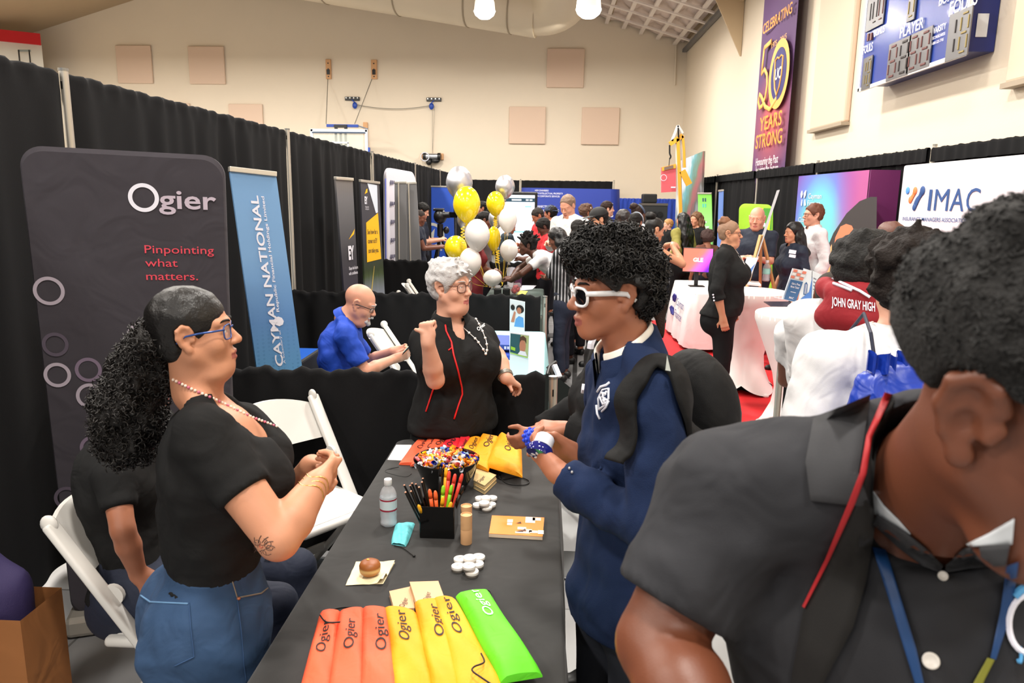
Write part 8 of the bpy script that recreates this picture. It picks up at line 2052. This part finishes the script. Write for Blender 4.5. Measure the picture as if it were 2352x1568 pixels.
B10,w10=far('woman with long black hair in a navy polo with a white name badge',1827,511,8.35,195,SK_tan,M_cnavy,M_cblk2,hair=M_hairslick,fem=True,bust=.9,butt=.9,sleeve=.8,hf=.006,hairf=dict(t=.016,nz=(.003,50)),extra=long_hair(M_hairslick,.34,.045),col=True)
q=P(1820,577,8.05);mb=MB();mb.bar(q+V(-.035,0,0),q+V(.035,-.01,-.01),.01,.04);mb.bar(q+V(-.03,0,-.045),q+V(.035,-.01,-.055),.01,.03);mb.build('name_badge',M_pw,w10)
far('man with auburn hair and glasses in a white shirt before the finance backdrop',1874,468,8.7,183,SK_pink,M_cwhite,M_cblk2,hair=mat('reddish brown hair',(.40,.22,.14),.6,bump=.5),g=1.05,sleeve=1.9,ear=2,gl=M_black,col=True,hf=.006,hairf=dict(t=.014,nz=(.004,80)),inf=.024)
far('woman with auburn hair, only the top of her face showing above the students',2050,512,4.7,262,SK_light,M_cblack,hair=M_hairau,fem=True,hairf=dict(t=.016,nz=(.003,60)),extra=long_hair(M_hairau,.3))
B15,w15=far('person with close cropped dark hair mostly hidden behind the maroon hood',1916,590,3.35,70,SK_dark,M_cwhite,hair=mat('close crop',(.17,.14,.12),.9,bump=.4),hairf=dict(t=.006,nz=None),H=1.60,arms={1:('fwd',),-1:('fwd',)})
c=P(1884,742,3.1);t=thing('backpack','black backpack with a grey stripe beside the cocktail table signs','backpack',c-V(0,0,.3));S=SDF();S.ell(c-V(0,0,.14),(.11,.12,.18),k=.03);S.ell(c-V(-.01,0,.02),(.10,.10,.11),k=.04);S.noise(.006,24,2);sdf_obj(S,'pack_body',.012,M_pack,t);mb=MB();mb.bar(P(1840,716,2.99),P(1872,710,2.99),.02,.03);mb.build('grey_stripe',mat('grey band',(.42,.42,.41),.5),t)
B12,w12=far('student with a black afro and a lettered maroon hood over a white shirt',1992,546,2.72,52,SK_dark,M_cwhite,hair=mat('short afro',(.055,.048,.045),.85,bump=.7,bscale=120),hairf=dict(t=.036,nz=(.006,70),fy=.09,ez=-.03),ear=2,h=.012,hf=.006,inf=.026,g=1.05,sleeve=.8,hy=-8,hp=4,arms={1:('fwd',),-1:('fwd',)})
S=SDF();n0=B12.nb+V(0,0,.045);f=B12.Tc[:,1];rt=B12.Tc[:,0]
ringp=[n0+rt*(.115*math.cos(a))+f*(.10*math.sin(a))+V(0,0,.035+.035*math.sin(-a)*0)for a in np.linspace(0,2*PI,15)]
S.chain(ringp,[.030]*15,.02);S.ell(n0-f*.090-V(0,0,.05),(.120,.045,.075),frame(f,(0,0,1)),.04);S.cone(n0,n0+V(0,0,.3),.062,.075,.01,op='s');S.noise(.006,40,3)
hd_=sdf_obj(S,'hood',.009,mat('maroon hood',(.55,.07,.12),.8,bump=.3,bscale=500,wave=.3,wscale=9),w12)
_bh=BVHTree.FromPolygons([v.co for v in hd_.data.vertices],[p.vertices[:]for p in hd_.data.polygons])
def hcast(px,py):
 rr=nrm(ray(px,py));h=_bh.ray_cast(Vector(EYE),Vector(rr));return None if h[0]is None else np.array(h[0])-rr*.004
mb=MB();co,_=_text('JOHN GRAY HIGH',.02);x0,x1=co[:,0].min(),co[:,0].max()
def hw(a,b):
 px=1910+(2010-1910)*a/(x1-x0);py=701+14*a/(x1-x0)-b*20/.7;q=hcast(px,py);return q if q is not None else P(px,py,2.5)
text_into(mb,'JOHN GRAY HIGH',V(0,0,0),V(1,0,0),V(0,1,0),.7,bold=.02,warp=hw);mb.build('lettering',M_pw,w12)
for pts in(((1912,640),(1940,652),(1975,668),(2010,690)),((1914,650),(1935,658),(1950,664),(1960,668))):
 q=[hcast(a+(c-a)*t,b+(d-b)*t)for(a,b),(c,d)in zip(pts,pts[1:])for t in(0,.33,.66)];q=[x for x in q if x is not None]
 if len(q)>2:MB().tube(q,.005,6).build('white_stripe',M_pw,w12)
B13,w13=far('student with loose brown-black curls in a white shirt with a blue drawstring bag',2104,543,1.95,88,SK_light,M_cwhite,hair=mat('loose curls',(.10,.075,.065),.7,bump=.6,bscale=90,spec=.15),hairf=dict(t=.030,nz=(.010,70),nape=-.085),ear=2,h=.012,hf=.006,inf=.026,g=1.0,sleeve=.92,hy=-12,arms={1:('fwd',)})
collar(B13,w13,M_cwhite,r=.072,h=.034)
c=B13.nb-B13.Tc[:,1]*.190-V(.06,0,.14);t=thing('drawstring_bag','royal blue drawstring bag on the back of the curly student in white','bag',c);S=SDF();cutb=(c+V(0,0,.13),V(0,0,1))
S.ell(c-V(0,0,.06),(.155,.055,.20),k=.03,cut=cutb);S.ell(c-V(0,0,.15),(.165,.065,.14),k=.04);S.noise(.008,40,5);S.noise(.004,90,6)
sdf_obj(S,'bag_body',.010,mat('blue nylon',(.09,.22,.64),.35,wave=.5,wscale=14),t)
mb=MB();mb.grid(lambda u,v:c+V((u-.5)*.22,-.015+.03*math.sin(u*60)*.4+.01*math.sin(u*23),.10+.05*v+.006*math.sin(u*40)),50,4);mb.build('gathered_neck',mat('blue nylon',(.09,.22,.64)),t,smooth=True)
mb=MB();mb.tube([c+V(-.16,-.03,-.10),c+V(0,-.085,-.11),c+V(.16,-.03,-.10)],.006,6);mb.build('zip',M_black,t)
mb=MB();[mb.tube([c+V(q*.085,.0,.12),V(c[0]+q*.09,c[1]+.03,B13.nb[2]+.05),B13.nb+V(q*.11,.0,.075),B13.nb+V(q*.12,.10,-.02)],.0045,6)for q in(1,-1)];mb.build('drawstring',mat('navy cord',(.08,.10,.2),.6),t)
def front_man():
 d=.86;loc=P(2120,1500,d+.1)
 B=Body(loc,1.86,yaw=-95,g=1.32,lean=12,head_yaw=72,head_pitch=16,hs=1.05)
 setj(B,pe=P(2150,1880,1.02),wa=P(2130,1690,.97),ch=P(2130,1450,.88),nb=P(2165,1140,.76))
 B.Tc=frame(nrm(V(-.03,-1,-.22)),nrm(B.nb-B.wa));B.Tp=frame(yawv(-95),(0,0,1));B.F=yawv(-95);B.R=np.cross(B.F,V(0,0,1))
 hf=nrm(V(.56,-.78,-.36));B.Mh=frame(hf,nrm(V(.10,-.35,1)));B.hc=P(2235,948,.55)-B.Mh@(V(.079,-.014,-.004)*B.hs)
 B.sh[1]=P(1668,1172,.90);B.sh[-1]=P(2680,1200,.80)
 for q in(1,-1):
  B.hip[q]=B.pe+B.R*q*.1-V(0,0,.04);B.an[q]=V(B.hip[q][0],B.hip[q][1]+.03,.08);B.kn[q]=(B.hip[q]+B.an[q])/2+B.F*.02;B.toe[q]=B.F
 B.arm(1,P(1700,1830,.66),elbow=P(1512,1475,.84),hd=nrm(V(.5,-.4,.1)),hn=V(.3,.5,.8),curl=.6);B.arm(-1,V(B.sh[-1][0]-.05,B.sh[-1][1]-.2,B.sh[-1][2]-.30),hint=V(1,.2,-.5))
 r=person('large person with dense black hair in a charcoal shirt wearing a camera strap and lanyard',loc)
 make_body(B,r,SK_deep_f,h=.009,hf=.0032,ear=2,es=1.04,fat=.2,ar=1.27,hands=(1,-1),belly=1.1,brows=None,eyes=True)
 mc=mat('charcoal twill',(.195,.197,.21),.9,spec=.15,bump=.35,bscale=900,var=.15,vscale=9,wave=.45,wscale=7)
 def ext(S):S.cone(B.nb+V(-.02,.0,.035),B.sh[1]+V(0,0,.040),.075,.060,.05)
 o=make_top(B,r,mc,'shirt',h=.009,sleeve=.74,inf=.026,neck=.020,wr=.006,ainf=.020,seed=41,hem=-.1,taper=.008,extra=ext,vneck=.0)
 S=SDF();ax=nrm(B.hl(0,-.02,-.06)-B.nb)
 hair=hair_cap(B,r,mat('dense black hair',(.05,.045,.043),.9,bump=.9,bscale=220),t=.022,nz=(.004,80),h=.006,fy=.085,fz=.062,ey=.0,ez=.018,nape=.004,cz=1.08)
 pp,nn=surf_points(hair,2600,4,keep=lambda c:(c-B.hc)@B.Mh[:,2]>.03);curl_mesh('hair_tuft',pp,nn,mat('hair coil',(.045,.04,.038),.8),hair,r=.003,L=.007,th=.0014,turns=1.2,ns=6)
 return B,r,o
SK_deep_f=skin('deep brown',(.42,.235,.155),(.33,.17,.14),.45)
BF,fman,fshirt=front_man()
_bf=BVHTree.FromPolygons([v.co for v in fshirt.data.vertices],[p.vertices[:]for p in fshirt.data.polygons])
_bb=[o for o in fman.children if o.name.startswith('body')][0].data;_bb=BVHTree.FromPolygons([v.co for v in _bb.vertices],[p.vertices[:]for p in _bb.polygons])
def fcast(px,py,off=.004):
 rr=nrm(ray(px,py));hs_=[x for x in(b.ray_cast(Vector(EYE),Vector(rr))for b in(_bf,_bb))if x[0]is not None]
 if not hs_:return P(px,py,.75)
 return np.array(min(hs_,key=lambda x:x[3])[0])-rr*off
def ribbon(L,Rr,m,nm,parent,th=.004,sub=6):
 0
 mb=MB();A=[];n=len(L)
 for(l0,r0),(l1,r1)in zip(zip(L,Rr),zip(L[1:],Rr[1:])):
  for t in np.linspace(0,1,sub+1)[:-1]:A.append([np.array(l0)+(np.array(l1)-l0)*t,np.array(r0)+(np.array(r1)-r0)*t])
 A.append([np.array(L[-1],float),np.array(Rr[-1],float)]);vs=[]
 for a,b in A:
  for k in range(5):q=a+(b-a)*k/4;vs.append(fcast(q[0],q[1],th))
 for a,b in A:
  for k in range(5):q=a+(b-a)*k/4;vs.append(fcast(q[0],q[1],.001))
 N=len(A);o=N*5;fs=[]
 for i in range(N-1):
  for k in range(4):c=i*5+k;fs+=[(c,c+1,c+6,c+5),(o+c,o+c+5,o+c+6,o+c+1)]
  fs+=[(i*5,i*5+5,o+i*5+5,o+i*5),(i*5+4,o+i*5+4,o+i*5+9,i*5+9)]
 mb.add(vs,fs);return mb.build(nm,m,parent,smooth=True)
M_strap=mat('black webbing',(.075,.07,.068),.8,bump=.4,bscale=900)
st_t=thing('camera_strap','black camera strap edged in red round the neck of the big person in charcoal','strap',fcast(1950,1300))
ribbon([(2040,905),(2000,1000),(1985,1080),(1960,1150),(1900,1290),(1845,1400),(1815,1570)],[(2055,920),(2012,1040),(2005,1130),(2010,1210),(1990,1330),(1960,1440),(1890,1570)],M_strap,'webbing',st_t,.010)
ribbon([(2032,900),(1990,1000),(1975,1085),(1950,1150),(1895,1285),(1842,1392)],[(2050,905),(2003,1003),(1990,1088),(1965,1155),(1903,1290),(1848,1396)],mat('red edging',(.66,.09,.12),.6),'red_edge',st_t,.013)
ly=thing('lanyard','blue lanyard hanging on the chest of the big person in charcoal','lanyard',fcast(2060,1400));M_ly=mat('blue lanyard',(.07,.24,.44),.5)
ribbon([(2003,1255),(2040,1370),(2080,1500),(2105,1580)],[(2035,1262),(2068,1370),(2105,1490),(2125,1580)],M_ly,'lanyard_ribbon',ly,.007)
ribbon([(2312,1300),(2298,1400),(2275,1510)],[(2340,1290),(2325,1400),(2288,1515)],M_ly,'lanyard_ribbon',ly,.007)
ribbon([(2268,1510),(2240,1560),(2225,1590)],[(2285,1515),(2262,1560),(2250,1590)],mat('olive lanyard end',(.50,.50,.16),.5),'lanyard_end',ly,.007)
M_wt=mat('white undershirt',(.82,.84,.86),.8)
ribbon([(2003,1128),(2008,1180),(2060,1210),(2090,1228)],[(2006,1128),(2030,1160),(2065,1195),(2092,1226)],M_wt,'undershirt',fman,.004)
ribbon([(2218,1250),(2270,1225),(2330,1190)],[(2225,1255),(2285,1252),(2325,1250)],M_wt,'undershirt',fman,.004)
for px,py,rad in((2138,1517,.0085),(2166,1322,.0050)):
 c=fcast(px,py,.004);n=nrm(EYE-c);A3=frame_z(n);MB().lathe([(0,.0015),(rad*.7,.0015),(rad*.85,.0028),(rad,.0015),(rad,0)],c,20,A3).build('button',mat('shell button',(.85,.83,.80),.3),fman,smooth=True)
ribbon([(1868,960),(1850,1060),(1862,1150),(2000,1165)],[(2000,905),(1985,1000),(1972,1085),(1985,1120)],mat('charcoal collar',(.205,.207,.22),.85,bump=.3,bscale=900),'collar',fman,.012)
ribbon([(2005,1205),(2060,1255),(2120,1300),(2160,1315)],[(2015,1180),(2080,1222),(2130,1262),(2166,1298)],mat('charcoal collar',(.205,.207,.22)),'collar',fman,.010)
ribbon([(2172,1315),(2230,1305),(2310,1300)],[(2172,1298),(2215,1258),(2320,1250)],mat('charcoal collar',(.205,.207,.22)),'collar',fman,.010)
mb=MB();rg=[fcast(2365+48*math.cos(a),1432+68*math.sin(a),.006)for a in np.linspace(PI*.55,PI*1.45,14)];mb.tube(rg,.0032,6);mb.build('crest_ring',M_pw,fman)
mb=MB();mb.tube([fcast(2342-4*math.cos(a),1504+14*math.sin(a)*1.2,.006)for a in np.linspace(PI*.2,PI*1.8,10)],.002,5);mb.tube([fcast(2330,1370,.006),fcast(2345,1355,.006),fcast(2356,1348,.006)],.004,6);mb.build('crest_blue',mat('sky thread',(.30,.58,.78),.6),fman)
for o in BASES:
 if '_b' in o:del o['_b']
